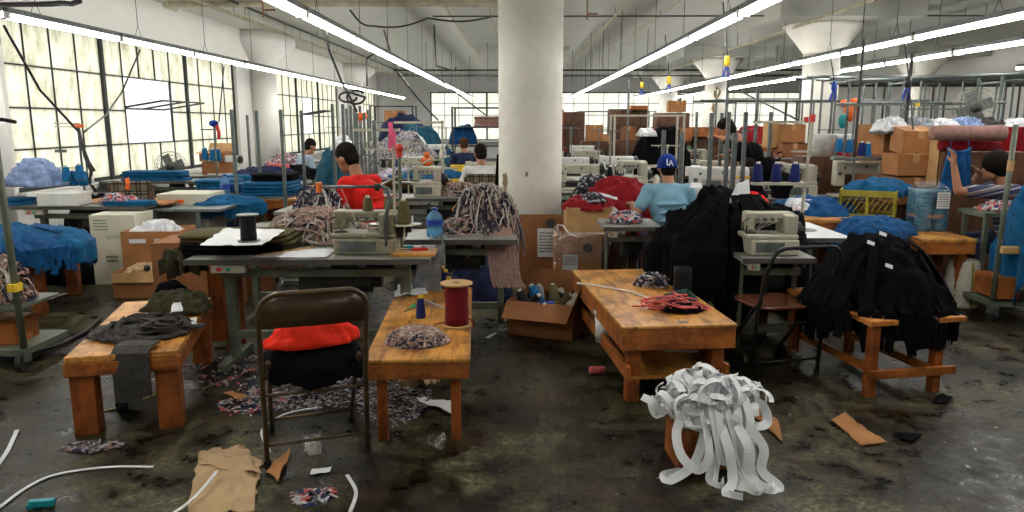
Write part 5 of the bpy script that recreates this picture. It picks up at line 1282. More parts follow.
# ---- S4: behind, machine with printed pile
S4 = Stn(-.98, 8.6, 'in the second row left of the column', 0, 1.15)
S4.machine(OVERC, -.1, 0, 'cream overlock machine'); S4.stand(('black_thread', None, 'cream_thread'), -.35, .18)
tangle('print_cloth_pile', 'heap of printed strips on the second-row table left of the column', 'cloth pile', S4.p(.28, 0), .26, .18, .12, 'print_strip', 70, .016, 73, base='print_cloth', t=.004)
# ---- white T-shirt worker
tw = wooden_table('wooden_table', 'small wooden table with white board in front of the plaid chair back', 'table', (-.72, 7.75, 0), (-.1, 7.75, 0), .5, .70, leg=.05)
tag(MB().box((0, 0, 0), (.4, .22, .012), rz=-.15).build('white_board', 'white_laminate', None, loc=(-.43, 7.95, .708)), 'white board lying on the small wooden table', 'board')
person('seated worker in a white T-shirt seen from behind left of the column', (-.46, 9.3, 0), R(12), 'white_tee', lean=.12, sleeve=.45)
def back_chair(label, x, y, rz, mat, seat_mat='black_plastic', w=.42, h=.95):
    t = thing('work_chair', label, 'chair', (x, y, 0), rz)
    MB().box((0, -.2, h-.2), (w, .035, .38), bev=0).build('backrest', mat, t, bev=.015); MB().b2(-w/2, w/2, -.2, .2, .45, .5).build('seat', seat_mat, t, bev=.015)
    for sx in (-1, 1):
        MB().b2(sx*w/2-.02, sx*w/2+.02, -.225, -.185, 0, h-.05).build('leg', 'dark_wood', t); MB().b2(sx*w/2-.02, sx*w/2+.02, .16, .2, 0, .45).build('leg', 'dark_wood', t)
    return t
back_chair('chair with plaid cloth over its back, behind the white-shirted worker', -.44, 9.05, 0, 'plaid_cloth', h=1.0)
S5 = Stn(-.5, 10.1, 'in front of the worker in white', 0, 1.1); S5.machine(LOCK, 0, 0, 'cream lockstitch machine')
tag(MB().strip([(0, 0, 0), (.0, .02, .35), (.02, .0, .62)], .14, .03, up=(0, -1, 0)).build('black_coat', 'black_cloth', None, loc=(-.21, 8.3, .62)), 'black cloth hanging at the left edge of the big column', 'coat')
# navy worker with yellow chair
person('seated worker in dark navy with brown hair far behind the white-shirted worker', (-.95, 13.2, 0), R(15), 'navy_cloth', hair='hair_brown', lean=.15)
back_chair('yellow-backed chair behind the navy-shirted worker', -.95, 12.75, 0, 'yellow_bright', w=.46, h=.9)
# grey blue shirt worker far left
person('seated worker in a grey-blue shirt with black hair at far left', (-3.75, 12.4, 0), R(-50), 'grey_blue_tee', lean=.15, head_dir=(0, 1, -.5))
# teal cloth mound by rack
heap('teal_cloth_pile', 'tall teal garment mound behind the worker in red', 'cloth pile', (-2.5, 10.0, .72), .27, .25, .52, 'teal_cloth', 81, fold=.06, drop=.3)
heap('white_cloth_pile', 'white cloth draped on top of the teal mound', 'cloth pile', (-2.42, 10.1, 1.15), .17, .16, .32, 'white_cloth', 82, fold=.04)
wooden_table('wooden_table', 'rough wooden table under the teal mound', 'table', (-3.0, 9.8, 0), (-2.1, 9.8, 0), .65, .72)
# ---- left mid: rack with blue stacks
rack('steel_rack', 'steel rack of four tall posts holding folded blue cloth, left of centre', 'rack', -3.28, -2.72, 8.5, 9.3, 1.74, 'grey_steel', (.74, .35), .017, tops=False)
stack('blue_cloth_stack', 'folded bright blue cloth stack on the steel rack', 'cloth stack', (-3.0, 8.9, .742), .62, .6, .16, 4, 'blue_cloth', 91)
stack('black_cloth_stack', 'black folded cloth on top of the blue stack on the steel rack', 'cloth stack', (-2.98, 8.98, .905), .5, .45, .08, 3, 'black_cloth', 92)
wooden_table('wooden_table', 'orange wooden table behind the steel rack', 'table', (-3.5, 9.7, 0), (-2.75, 9.7, 0), .7, .6, leg=.06)
rack('steel_rack', 'steel posts of the second rack behind the worker in red', 'rack', -2.33, -2.2, 9.3, 10.3, 1.82, 'grey_steel', (.5,), .017, tops=False)
rack('steel_rack', 'farther steel posts left of the orange socket', 'rack', -2.62, -2.5, 11.3, 12.3, 1.8, 'grey_steel', (.6,), .017, tops=False)
stack('blue_cloth_stack', 'lower blue cloth stack left of the steel rack posts', 'cloth stack', (-3.75, 9.2, .78), .5, .5, .12, 3, 'blue_cloth', 93)
wooden_table('wooden_table', 'low table under the lower blue stack', 'table', (-4.05, 8.9, 0), (-3.45, 8.9, 0), .6, .77)
# left: cream cupboard
t = thing('cupboard', 'cream cupboard with two small orange marks left of the steel rack', 'cupboard', (-3.72, 8.05, 0))
MB().b2(-.28, .28, 0, .5, 0, .82).build('body', 'cream_card', t, bev=.004); MB().b2(-.2, -.12, -.004, 0, .72, .76).b2(-.06, .02, -.004, 0, .72, .76).build('orange_mark', 'orange_plastic', t); MB().b2(-.26, .26, -.012, -.001, .05, .66).build('door', 'machine_cream', t)
# metal side table with blue cloth
t = thing('metal_table', 'small grey metal table with blue cloth at left of the front cloth stack', 'table', (-3.35, 6.9, 0))
mt_a, mt_b = at(151, 209, .70), at(197, 209, .70); w_ = (mt_b-mt_a).x; t.location = (mt_a.x, mt_a.y, 0)
MB().b2(0, w_+.25, 0, 1.0, .67, .70).build('tabletop', 'galvanised', t, bev=.004)
for x in (.03, w_+.0):
    for y in (.03, .95): MB().b2(x-.02, x+.02, y-.02, y+.02, 0, .67).build('leg', 'grey_steel', t)
MB().b2(.03, w_+.2, .03, .07, .2, .23).split('crossbar', 'grey_steel', t)
heap('blue_cloth_pile', 'flat blue cloth on the small grey metal table', 'cloth pile', (mt_a.x+.55, mt_a.y+.62, .702), .42, .33, .07, 'blue_cloth', 95, drop=.14, fold=.04, irregular=.25)
stack('blue_cloth_stack', 'blue folded garments behind the small metal table', 'cloth stack', (mt_a.x+.62, mt_a.y+1.2, .78), .5, .35, .10, 3, 'deep_blue_cloth', 97)
heap('blue_cloth_pile', 'dark blue cloth heap on the floor below the metal table', 'cloth pile', (mt_a.x+.5, mt_a.y+.5, .002), .3, .3, .35, 'deep_blue_cloth', 98)
b = place(make_bottle(.3, .055, 'water_blue'), (mt_a.x+.42, mt_a.y+.95, .702), 'blue water bottle standing on the metal table at left')
# left stations along the windows
SL1 = Stn(-4.55, 7.75, 'at the left end under the nearest window', 0, 1.2)
tag(MB().b2(-.2, .2, -.15, .15, 0, .14).build('white_bin', 'machine_white', None, loc=SL1.p(-.18, -.16), bev=.012), 'white plastic bin on the table under the nearest left window', 'bin')
heap('washed_blue_pile', 'washed blue garments piled high by the nearest left window', 'garments', aty(38, 186, 7.75), .28, .22, .26, 'washed_blue_cloth', 101, fold=.06)
heap('coloured_scrap_pile', 'mixed white and pink scraps on the left window table', 'scraps', SL1.p(.35, -.08), .22, .16, .12, 'coloured_scraps', 103)
stack('blue_cloth_stack', 'flat blue cut pieces on the left window table edge', 'cloth stack', SL1.p(.5, -.17), .5, .25, .05, 2, 'blue_cloth', 104)
tag(MB().b2(-.5, .5, -.3, .3, 0, .02).build('brown_board', 'cardboard', None, loc=at(118, 205, .735)+Vector((0, .3, 0))), 'brown board topping the white carton', 'board')
stack('blue_cloth_stack', 'small blue stack at the left picture edge on a table', 'cloth stack', SL1.p(-.75, -.1), .35, .3, .07, 3, 'blue_cloth', 105)
# cone rack by window: tall stand with orange plug, blue cones
q = aty(85, 195, 7.9); t = thing('thread_stand', 'tall thread stand with orange plug by the nearest left window', 'thread stand', (q.x, q.y, .78))
MB().cyl((0, 0, 0), (0, 0, .8), .012, n=8).build('pole', 'grey_steel', t); MB().box((0, 0, .78), (.12, .03, .04)).build('orange_plug', 'orange_plastic', t, bev=.008)
MB().b2(-.25, .02, -.008, .008, .8, .812).b2(-.25, .02, -.008, .008, .765, .775).b2(-.42, .02, -.006, .006, .33, .342).split('guide_arm', 'machine_cream', t)
MB().b2(-.27, -.15, -.01, .01, .50, .53).b2(-.46, -.38, -.01, .01, .32, .36).split('tension_plate', 'grey_steel', t)
MB().tube([(0, 0, .76), (.03, -.01, .6), (.06, -.02, .45), (.1, -.01, .3), (.07, 0, .18), (.12, 0, .08)], .018, 8).tube([(.02, 0, .6), (.08, 0, .4), (.12, .02, .3)], .014, 8).build('cable_bundle', 'dark_steel', t, smooth=True)
MB().tube([(.07, .0, .3), (.1, 0, .2), (.07, 0, .1), (.12, 0, .05)], .016, 8).build('white_hose', 'white_enamel', t, smooth=True)
for k, (px, py) in enumerate(((67, 178), (74, 182), (80, 176), (84, 182))):
    q = aty(px, py+2, 7.7+.1*(k % 2)); place(CONES['blue_thread'], q-Vector((0, 0, .02)), 'bright blue thread cone by the nearest left window, %s' % ('leftmost', 'second from left', 'third from left', 'rightmost')[k], 0, 'blue cones by the left window', 1.15)
# plaid covered chair
back_chair('chair draped with brown plaid cloth and an orange strip, left by the window', aty(128, 190, 7.75).x, 7.95, R(8), 'plaid_cloth', h=1.0, w=.42)
tag(MB().strip([(0, 0, 0), (.01, -.01, -.06), (-.01, 0, -.12)], .045, .006, up=(0, -1, 0)).build('orange_strip', 'orange_plastic', None, loc=aty(127, 178, 7.7)), 'orange strip hanging on the plaid chair back', 'strip')
# window tables farther
SL2 = Stn(-5.35, 11.0, 'under the open window sash', 0, 1.4)
stack('blue_cloth_stack', 'long blue folded cloth in front of the table fan', 'cloth stack', SL2.p(-.05, -.08), .95, .35, .14, 4, 'blue_cloth', 111)
fa = make_fan(.24, 'grey round table fan behind blue cloth under the open window'); fa.location = SL2.p(.05, .2, .17)
MB().lathe([(.09, -.169), (.1, -.15), (.02, -.14), (.02, -.04)], n=18).build('fan_base', 'grey_steel', fa)
heap('blue_cloth_pile', 'blue cloth heap below the table under the open window', 'cloth pile', (-4.95, 10.2, .0), .3, .25, .45, 'blue_cloth', 112)
SL3 = Stn(-4.85, 12.0, 'right of the open window sash', 0, 1.2)
SL3.machine(LOCKW, .05, 0, 'white lockstitch machine')
open_box('cardboard_box', 'open orange box with flap on the table by the left windows', .42, .3, .16, SL3.p(-.12, .1, .22), -.1, 'cardboard', (1, 1, 0, 0), (100, 20, 20, 20))
open_box('cardboard_box', 'flat brown box beneath the open orange box by the windows', .5, .34, .2, SL3.p(-.05, .1, .01), .05, 'cardboard_dark', (0, 0, 0, 0), closed=True)
q = aty(217, 170, 11.1); t = thing('thread_stand', 'thread stand with a blue ball top and red strap by the second window', 'thread stand', (q.x, q.y, .8))
MB().cyl((0, 0, 0), (0, 0, .78), .014, n=8).b2(-.2, .03, -.01, .01, .68, .70).build('pole', 'galvanised', t); MB().ell((0, 0, .78), (.07, .05, .05)).build('blue_top', 'cap_blue', t, smooth=True); MB().strip([(.05, -.02, .76), (.08, -.03, .65), (.07, -.02, .55)], .05, .012, up=(0, -1, 0)).build('red_strap', 'red_plastic', t)
for k, (px, py) in enumerate(((205, 156), (213, 157), (218, 157))):
    place(CONES['blue_thread'], aty(px, py, 11.2)-Vector((0, 0, .06)), 'blue thread cone by the blue-topped stand, %s' % ('left', 'middle', 'right')[k], 0, 'blue cones by the second window', 1.3)
SL4 = Stn(-3.7, 10.6, 'left of the steel rack, second row', 0, 1.1)
stack('blue_cloth_stack', 'blue cloth roll on the table left of the steel rack', 'cloth stack', SL4.p(-.3, 0), .5, .35, .10, 2, 'blue_cloth', 115)
heap('dark_cloth_pile', 'dark teal heap behind the blue cloth roll at left', 'cloth pile', SL4.p(-.1, .35), .55, .3, .2, 'navy_cloth', 116, fold=.05)
heap('pale_print_pile', 'pale pink and grey print pile far left beside the window', 'cloth pile', (-4.3, 13.6, .76), .4, .3, .25, 'coloured_scraps', 117)
Stn(-4.3, 13.6, 'by the first window pillar', 0, 1.1)
heap('dark_cloth_pile', 'dark clothes heap on a table behind the steel posts', 'cloth pile', (-3.6, 11.7, .76), .5, .3, .16, 'black_cloth', 118, fold=.05)
Stn(-3.3, 11.9, 'behind the steel rack', 0, 1.3)
tag(MB().b2(-.14, .14, -.1, .1, 0, .22).build('pink_box', 'pink_cord', None, loc=(-3.6, 11.0, .77), bev=.01), 'pale red box on a table before the grey-blue-shirted worker', 'box')
# ================================================================== CENTRE RIGHT
# right of column: carton of cloth, red cloth, low table
SR0 = Stn(.93, 6.3, 'right of the column beside the blue-capped worker', 0, .42)
wooden_table('wooden_table', 'table hidden under the large dark red cloth heap', 'table', (.82, 7.32, 0), (1.24, 7.32, 0), .36, .75, leg=.05, mats=('dark_wood',)*3)
ob2 = open_box('cardboard_box', 'light brown carton overflowing with maroon and print cloth beside the column', .42, .32, .26, (.64, 6.95, .56), .03, 'cardboard_light', (0, 0, 0, 0))
tag(MB().b2(-.25, .3, -.2, .25, 0, .555).build('low_cabinet', 'dark_wood', None, loc=(.66, 7.0, 0), bev=.01), 'dark case under the light carton beside the column', 'case')
heap('maroon_cloth', 'maroon and print cloth overflowing the light carton', 'cloth', (.64, 6.96, .79), .24, .18, .12, 'maroon_cloth', 121, fold=.05, irregular=.2)
heap('print_cloth', 'black and white print cloth on top of the light carton', 'cloth', (.68, 6.9, .86), .14, .1, .08, 'black_white_print', 122, fold=.04)
crumple('white_strap', 'white straps sticking out of the light carton', 'strap', [(.70, 6.95, .92), (.92, 6.95, .87), (.92, 6.98, .89), (.70, 7.0, .94)], 'white_cloth', 123, .01, .002, 6)
heap('maroon_cloth_pile', 'large dark red cloth heap right of the column', 'cloth pile', (1.02, 7.5, .752), .36, .22, .30, 'maroon_cloth', 125, drop=.35, fold=.06, flat=1.7)
heap('black_white_pile', 'grey and black zigzag print heap against the right side of the column', 'cloth pile', (.78, 7.75, .70), .26, .2, .40, 'black_white_print', 126, drop=.2, fold=.05)
crumple('white_plastic_bag', 'white plastic bag beside the light carton', 'bag', [(.84, 6.9, .5), (1.0, 6.9, .5), (1.0, 6.95, .74), (.86, 6.95, .76)], 'white_cloth', 127, .05, .003, 10, z=0)
heap('coloured_scrap_pile', 'small white, red and teal scraps on the table right of the light carton', 'scraps', (.9, 6.28, .752), .13, .1, .10, 'coloured_scraps', 128)
# blue cap worker
person('seated worker in a light blue T-shirt and blue cap, seen from behind', (1.34, 6.55, 0), R(2), 'sky_tee', lean=.10, cap='cap_blue', head_dir=(0, 1, -.15), sleeve=.42, armL=((-.30, .02, .80), (-.30, .24, .86), (0, 1, 0)), armR=((.28, .1, .76), (.14, .33, .82), (0, 1, 0)), hair_vol=.93)
# white letter mark on the back of the cap
t = LASTCAP[0]
hd_ = Vector((0, .10*1.15+.05+.025, 1.04+.15))
mb = MB(); RC = Matrix.Rotation(-.149, 3, 'X')
for (x0, z0), (x1, z1) in (((-.026, .05), (-.026, .0)), ((-.026, .0), (.0, .0)), ((-.008, -.01), (.008, .04)), ((.008, .04), (.026, -.01)), ((.0, .012), (.02, .012))):
    mb.tube([hd_+RC @ Vector((x0, -.118, z0+.018)), hd_+RC @ Vector((x1, -.118, z1+.018))], .0055, 6)
mb.build('cap_letters', 'white_cloth', t)
back_chair('brown chair under the worker in the blue cap', 1.34, 6.45, 0, 'dark_wood', 'maroon_cloth', h=.72)
SR1 = Stn(1.75, 7.75, 'in front of the blue-capped worker', 0, 1.5)
SR1.machine(LOCKW, .32, -.05, 'large white lockstitch machine', scale=1.25); SR1.stand(('cream_thread', None, None), -.2, .1)
tag(MB().b2(-.12, .12, -.04, .04, .28, .38).b2(-.015, .015, -.015, .015, 0, .285).build('control_box', 'machine_white', None, loc=SR1.p(.15, .22, 0), bev=.004), 'white control box above the large white machine', 'control box')
MBp = MB().b2(-.1, .1, -.005, .005, -.02, .0); tag(MBp.build('yellow_sticker', 'yellow_bright', None, loc=SR1.p(.52, -.12, .3)), 'yellow sticker on the large white machine', 'sticker')
heap('bright_red_pile', 'bright red cloth mound behind the black garment heap', 'cloth pile', (2.28, 7.6, .78), .26, .2, .12, 'red_cloth', 131, fold=.03)
heap('navy_cloth_pile', 'navy cloth between the red heap and the blue-capped worker', 'cloth pile', (1.05, 7.9, .76), .25, .18, .12, 'navy_cloth', 132)
# big central black heap
wooden_table('wooden_table', 'table hidden under the huge black garment heap', 'table', (1.25, 5.15, 0), (1.85, 5.15, 0), .7, .68, leg=.06, mats=('dark_wood',)*3)
o = heap('black_garment_heap', 'huge heap of black garments right of centre, hanging to knee height', 'garments', (1.55, 5.45, .69), .54, .42, .37, 'black_cloth', 141, drop=.42, fold=.12, freq=1.9, wave=7, flat=1.9, lump=.45, irregular=.2)
tag(fringe(o, 'hanging_sleeves', 'black_cloth', .44, .42, 44, .4, .06, 18, .02, (-PI, 0), h=.42), kind='stuff')
crumple('white_shirt_collar', 'white cloth corner poking out on top right of the huge black heap', 'cloth', [aty(727, 206, 5.3), aty(750, 203, 5.3), aty(749, 182, 5.35), aty(737, 186, 5.35)], 'white_cloth', 142, .02, .003, 8, z=0)
crumple('white_cloth_scrap', 'small white cloth beside the blue-capped worker on black heap', 'cloth', [aty(689, 187, 5.4), aty(702, 189, 5.4), aty(702, 184, 5.5), aty(692, 183, 5.5)], 'white_cloth', 143, .01, .003, 6, z=0)
# S6: machine at right with white oval-hole table
q = at(815, 240, .75)
q = at(806, 238, .75); t = thing('side_table', 'white-topped extension table with a dark oval opening right of the black heap', 'table', (q.x, q.y, 0), 0)
mb = MB(); mb.b2(0, .36, 0, .9, .72, .75); mb.build('tabletop', 'white_laminate', t, bev=.004); MB().lathe([(.11, 0), (.11, .002)], (.13, .42, .7505), 28).build('oval_opening', 'black_plastic', t)
MB().b2(-.002, .362, -.004, 0, .715, .749).build('edge_band', 'galvanised', t)
for x, y in ((.05, .05), (.31, .05), (.05, .85), (.31, .85)): MB().b2(x-.02, x+.02, y-.02, y+.02, 0, .72).build('leg', 'grey_steel', t)
S6 = Stn(1.71, 5.0, 'beside the white extension table', 0, .42, .72, .8)
S6.machine(OVERC, -.02, -.02, 'cream overlock machine', scale=(1.0, 1.0, .82))
q = aty(799, 222, 6.0); t = thing('thread_stand', 'tall cream thread stand with red tips right of the black heap', 'thread stand', (q.x, q.y, .4))
MB().cyl((0, 0, 0), (.05, 0, 1.22), .014, n=10).build('pole', 'machine_cream', t); MB().b2(-.42, .06, -.01, .01, 1.19, 1.21).b2(-.4, .05, -.05, .05, .70, .72).b2(-.1, .12, -.01, .01, .96, .975).split('spool_rail', 'machine_cream', t)
MB().lathe([(.022, -.03), (.022, .03)], (.05, 0, 1.23), 12).lathe([(.018, -.02), (.018, .02)], (-.0, 0, 1.22), 12).build('red_cap', 'red_plastic', t)
for k in range(3): place(CONES['navy_thread'], Vector((q.x-.36+.15*k, q.y, 1.121)), 'navy thread cone on the cream stand right of the black heap, %s' % ('left', 'middle', 'right')[k], 0, 'navy cones on the cream stand', 1.1)
heap('white_cloth', 'small white cloth on the orange table right of the cream stand', 'cloth', (2.72, 7.15, .76), .14, .12, .1, 'white_cloth', 151)
# bent worker in black behind posts
person('worker in black bending left behind the upright posts', (3.0, 8.5, 0), R(75), 'black_cloth', pants='black_cloth', lean=.42, seated=False, stoop=.05, head_dir=(0, 1, -.7), sleeve=.9, armL=((-.2, .45, .9), (-.05, .7, 1.05), (0, 1, .3)), armR=((.25, .42, .8), (.1, .62, .85), (0, 1, 0)))
person('worker in dark clothes with bare forearms at the posts, facing left', (2.62, 8.0, 0), R(85), 'black_cloth', pants='black_cloth', lean=.1, head_dir=(0, 1, -.3), sleeve=.45, scale=.92, armL=((-.2, .3, .95), (-.1, .48, 1.15), (0, .6, .8)), armR=((.25, .1, .8), (.12, .3, .82), (0, 1, 0)))
# posts
POSTS = [(664, 130, 7.2, 190), (682, 132, 7.2, 190), (712, 113, 6.9, 178), (729, 112, 7.3, 180), (735, 133, 6.1, 185), (746, 112, 7.6, 168), (722, 113, 9, 160), (771, 112, 9.4, 170), (758, 90, 9.8, 170), (728, 80, 11, 165), (697, 112, 12, 170), (247, 115, 13, 190), (629, 80, 14, 160)]
for k, (px, py, y, _b) in enumerate(POSTS):
    q = aty(px, py, y); t = thing('steel_post', 'upright galvanised post, %s' % ('before the blue-capped worker on the left', 'before the blue-capped worker on the right', 'leftmost of the group by the bending worker', 'second of the group by the bending worker', 'short nearest one in front of the bending worker', 'third of the group by the bending worker', 'farther one behind the bending worker', 'left of the cream thread stand', 'tall dark one left of the right column', 'tall thin one beside the peeling column', 'in front of the dark sign board', 'far left behind the steel rack', 'far one right of the middle light row')[k], 'post', (q.x, q.y, 0), 0, 'galvanised posts')
    MB().b2(-.018, .018, -.018, .018, .006, q.z).build('upright', 'galvanised', t); MB().b2(-.06, .06, -.06, .06, 0, .006).build('foot_plate', 'grey_steel', t)
# rows of light worktops and machines right of column
rows = [(1.15, 9.3, 1.6, 'third row right of the column'), (2.9, 9.6, 1.2, 'third row behind the posts'), (1.2, 11.2, 1.8, 'fourth row right of the column'), (.95, 13.6, 1.8, 'fifth row right of the column'), (2.9, 13.4, 1.4, 'fifth row middle'), (1.1, 16.2, 1.8, 'sixth row right of the column'), (3.1, 16.6, 1.6, 'sixth row middle'), (4.6, 11.0, 1.5, 'fourth row by the right column')]
kinds = [OVERC, LOCK, LOCKW, LOCK, OVERC, LOCKW, LOCK, OVERC]
for k, (x, y, sx, w) in enumerate(rows):
    s = Stn(x, y, 'in the '+w, 0, sx); s.t.children[0]
    s.machine(kinds[k], .25, 0, 'right pale machine', scale=1.1); s.machine(kinds[(k+3) % 8], -.4, .02, 'left pale machine', scale=1.05)
    s.stand((('cream_thread', 'black_thread', 'navy_thread'), ('navy_thread', None, 'cream_thread'), ('red_thread', 'black_thread', None))[k % 3], 0, .2, STANDG)
    mb_ = tag(MB().b2(-.35, .05, -.12, .1, 0, .006).build('white_work_sheet', 'white_laminate', None, loc=s.p(-.05, -.12)), 'white work sheet on the table in the '+w, 'sheet')
# left rows behind
rows = [(-1.75, 11.3, 1.2, 'fourth row left of the aisle'), (-2.9, 14.3, 1.3, 'fifth row left'), (-1.2, 14.5, 1.3, 'fifth row left of the aisle'), (-3.9, 16.5, 1.4, 'sixth row left'), (-2.2, 17.5, 1.3, 'sixth row left of the aisle'), (-4.2, 20, 1.4, 'seventh row left'), (-2.0, 20.5, 1.4, 'seventh row left of the aisle')]
for k, (x, y, sx, w) in enumerate(rows):
    s = Stn(x, y, 'in the '+w, 0, sx); s.machine(kinds[(k+1) % 8], .2, 0, 'small pale machine', scale=1.05)
    s.stand((('black_thread', 'olive_thread', 'navy_thread'), ('navy_thread', 'red_thread', None), ('cream_thread', None, 'black_thread'))[k % 3], -.25, .15, STANDG)
    heap('fabric_pile', 'heap of fabric on the table in the '+w, 'cloth pile', s.p(-.1, -.05), .32, .2, .16, ('lilac_print', 'print_grey', 'teal_cloth', 'coloured_scraps', 'navy_cloth', 'lilac_print', 'deep_blue_cloth')[k], 160+k, fold=.05)
# big grey print mountain
wooden_table('wooden_table', 'table under the tall grey print mountain', 'table', (-2.45, 12.4, 0), (-1.15, 12.4, 0), .9, .6)
heap('print_mountain', 'tall mountain of grey printed cloth in the left aisle distance', 'cloth pile', (-2.0, 12.8, .6), .82, .5, .82, 'print_grey', 171, fold=.10, flat=1.3, freq=2)
heap('blue_cloth_pile', 'flat bright blue cloth in front of the grey print mountain', 'cloth pile', (-1.28, 10.6, .82), .55, .3, .12, 'blue_cloth', 172, fold=.04)
tag(MB().ell((0, 0, .0), (.07, .05, .08)).ell((0, 0, .1), (.045, .045, .05)).ell((-.06, 0, .02), (.03, .02, .05)).ell((.06, 0, .02), (.03, .02, .05)).build('orange_doll', 'orange_plastic', None, smooth=True, loc=aty(427, 162, 10.6)), 'small orange bundle with red middle above the blue cloth', 'bundle')
tag(MB().ell((0, 0, 0), (.045, .04, .05)).ell((.05, 0, .01), (.035, .03, .045)).build('orange_socket', 'orange_plastic', None, smooth=True, loc=aty(360, 117, 8.5)), 'orange double socket hanging below the knotted loops', 'socket')
t = thing('pole_frame', 'galvanised T frame with cream crossbar below the orange socket', 'frame', aty(378, 240, 8.2)); z0 = t.location.z; t.location.z = 0
MB().b2(-.02, .02, -.02, .02, 0, 1.62).split('post', 'galvanised', t); MB().b2(-.24, .28, -.015, .015, 1.50, 1.53).split('crossbar', 'machine_cream', t); MB().b2(-.2, -.175, -.012, .012, .6, 1.7).b2(-.12, -.095, -.012, .012, .6, 1.7).split('post', 'grey_steel', t)
MB().strip([(.18, -.02, 1.6), (.19, -.03, 1.45), (.17, -.02, 1.28)], .05, .012, up=(0, -1, 0)).strip([(.22, -.02, 1.5), (.22, -.03, 1.35)], .04, .012, up=(0, -1, 0)).build('pink_straps', 'pink_plastic', t)
t = thing('pole_frame', 'cream thin pole with crossbar right of the pink straps', 'frame', (-1.0, 9.6, 0))
MB().b2(-.013, .013, -.013, .013, 0, 1.62).split('post', 'machine_cream', t); MB().b2(-.62, .02, -.012, .012, 1.58, 1.61).b2(-.2, .2, -.02, .02, 1.0, 1.02).split('crossbar', 'machine_cream', t)
# teal bundle on shelf far
rack('shelf_rack', 'dark rack with teal bundle and red fabric shelf in front of the far window', 'rack', -1.45, -.4, 16.0, 16.7, 1.92, 'dark_steel', (1.5, 1.1, .6), .02)
heap('teal_bundle', 'round bright blue bundle on the dark rack near the far window', 'bundle', (-1.25, 16.3, 1.12), .28, .22, .4, 'deep_blue_cloth', 181, fold=.05, flat=4)
stack('red_fabric_stack', 'rust red fabric stack on the dark rack left of the column', 'cloth stack', (-.7, 16.3, 1.5), .6, .4, .22, 4, 'mauve_cloth', 182)
rack('shelf_rack', 'dark shelving with boxes at far left of the aisle', 'rack', -4.6, -3.3, 23, 23.8, 2.1, 'dark_steel', (1.6, 1.1, .6), .02)
open_box('cardboard_box', 'orange carton on top of the far left shelving', .6, .5, .35, (-3.9, 23.4, 1.6), 0, 'cardboard', (0, 0, 0, 0), closed=True)
heap('blue_garment_rail', 'row of hanging blue garments at far left aisle', 'garments', (-2.6, 18.8, .8), .6, .3, .7, 'teal_cloth', 183, fold=.08, flat=4)
heap('blue_garment_rail', 'dark hanging garments left of the far white window', 'garments', (-3.4, 21.5, .9), .7, .3, .8, 'navy_cloth', 184, fold=.08, flat=4)
heap('cream_cloth_pile', 'pale cloth heap behind the pink straps', 'cloth pile', (-2.1, 14.0, .8), .45, .3, .55, 'white_cloth', 185, fold=.06)
# far centre right: shelving, cabinets
def cabinet(label, px0, px1, py, y, mat, h0=0, name='storage_cabinet', d=.5, doors=2):
    a, b = aty(px0, py, y), aty(px1, py, y); t = thing(name, label, 'cabinet', (a.x, y, h0)); w = b.x-a.x; h = a.z-h0
    MB().b2(0, w, 0, d, 0, h).build('body', mat, t, bev=.006)
    for k in range(doors):
        dd = MB().b2(w*k/doors+.015, w*(k+1)/doors-.015, -.018, -.001, .04, h-.03).build('door', mat, t, bev=.003); MB().b2(w*(k+.85)/doors-.01, w*(k+.85)/doors+.01, -.035, -.018, h*.45, h*.55).build('handle', 'galvanised', dd)
    return t
cabinet('dark brown cabinet right beside the big column, far back', 562, 585, 112, 19, 'dark_wood'); cabinet('tall reddish board left of the dark brown cabinet', 560, 564, 110, 18.5, 'orange_wood_z', doors=1)
cabinet('green-grey tall cabinet in the far middle', 610, 631, 109, 18, 'dark_wood'); cabinet('dark red cabinet with top boxes in the far middle', 631, 648, 106, 19, 'dark_wood')
cabinet('brown chest on top of the dark red cabinet', 631, 648, 105.5, 18.6, 'orange_wood_x', h0=1.9, d=.4)
t = cabinet('big dark board with a gold emblem above the orange counter', 657, 690, 113, 16, 'dark_wood', doors=1)
mb = MB(); w_ = .36
for k in range(5): mb.tube([(w_+.13*math.cos(a)*(1-k*.12), -.022, .98-.02*k+.06*math.sin(a)*(1-k*.15)) for a in [2*PI*j/16 for j in range(16)]], .008, 5, closed=True)
mb.build('gold_emblem', 'yellow_bright', t)
t = thing('counter', 'orange counter in the middle distance under the dark board', 'counter', (aty(655, 128, 15).x, 15, 0)); MB().b2(0, .75, 0, .5, 1.22, 1.48).build('counter_top', 'orange_wood_x', t, bev=.004); MB().b2(0, .75, .1, .5, 0, 1.22).build('body', 'dark_wood', t); MB().b2(.0, .75, -.02, .0, 1.1, 1.12).build('green_rail', 'green_plastic', t)
t = thing('counter', 'second orange shelf board right of the counter', 'counter', (aty(690, 128, 15).x+.08, 15.1, 0)); MB().b2(0, .7, 0, .5, 1.3, 1.5).build('counter_top', 'orange_wood_x', t, bev=.004); MB().b2(.05, .65, .1, .45, 0, 1.3).build('body', 'dark_wood', t)
for k, (px, py, y, w, h, m) in enumerate(((594, 141, 17, .38, .36, 'cardboard'), (603, 143, 17.3, .3, .2, 'cardboard_light'), (676, 112, 16.25, .36, .24, 'cardboard'), (628, 140, 16.5, .3, .3, 'cardboard_dark'))):
    q = aty(px, py, y); open_box('cardboard_box', ('brown carton in front of the far window right of the column', 'pale carton beside the brown one in the far middle', 'orange carton on top of the dark board', 'dark brown carton between the far cabinets')[k], w, .3, h, q, 0, m, (0, 0, 0, 0), closed=True)
    if k != 2: tag(MB().b2(-.3, .3, -.15, .15, 0, q.z-.001).build('pedestal', 'dark_wood', None, loc=(q.x, q.y, 0)), 'dark stand under the %s' % ('brown carton right of the column', 'pale carton', '', 'dark brown carton')[k], 'stand')
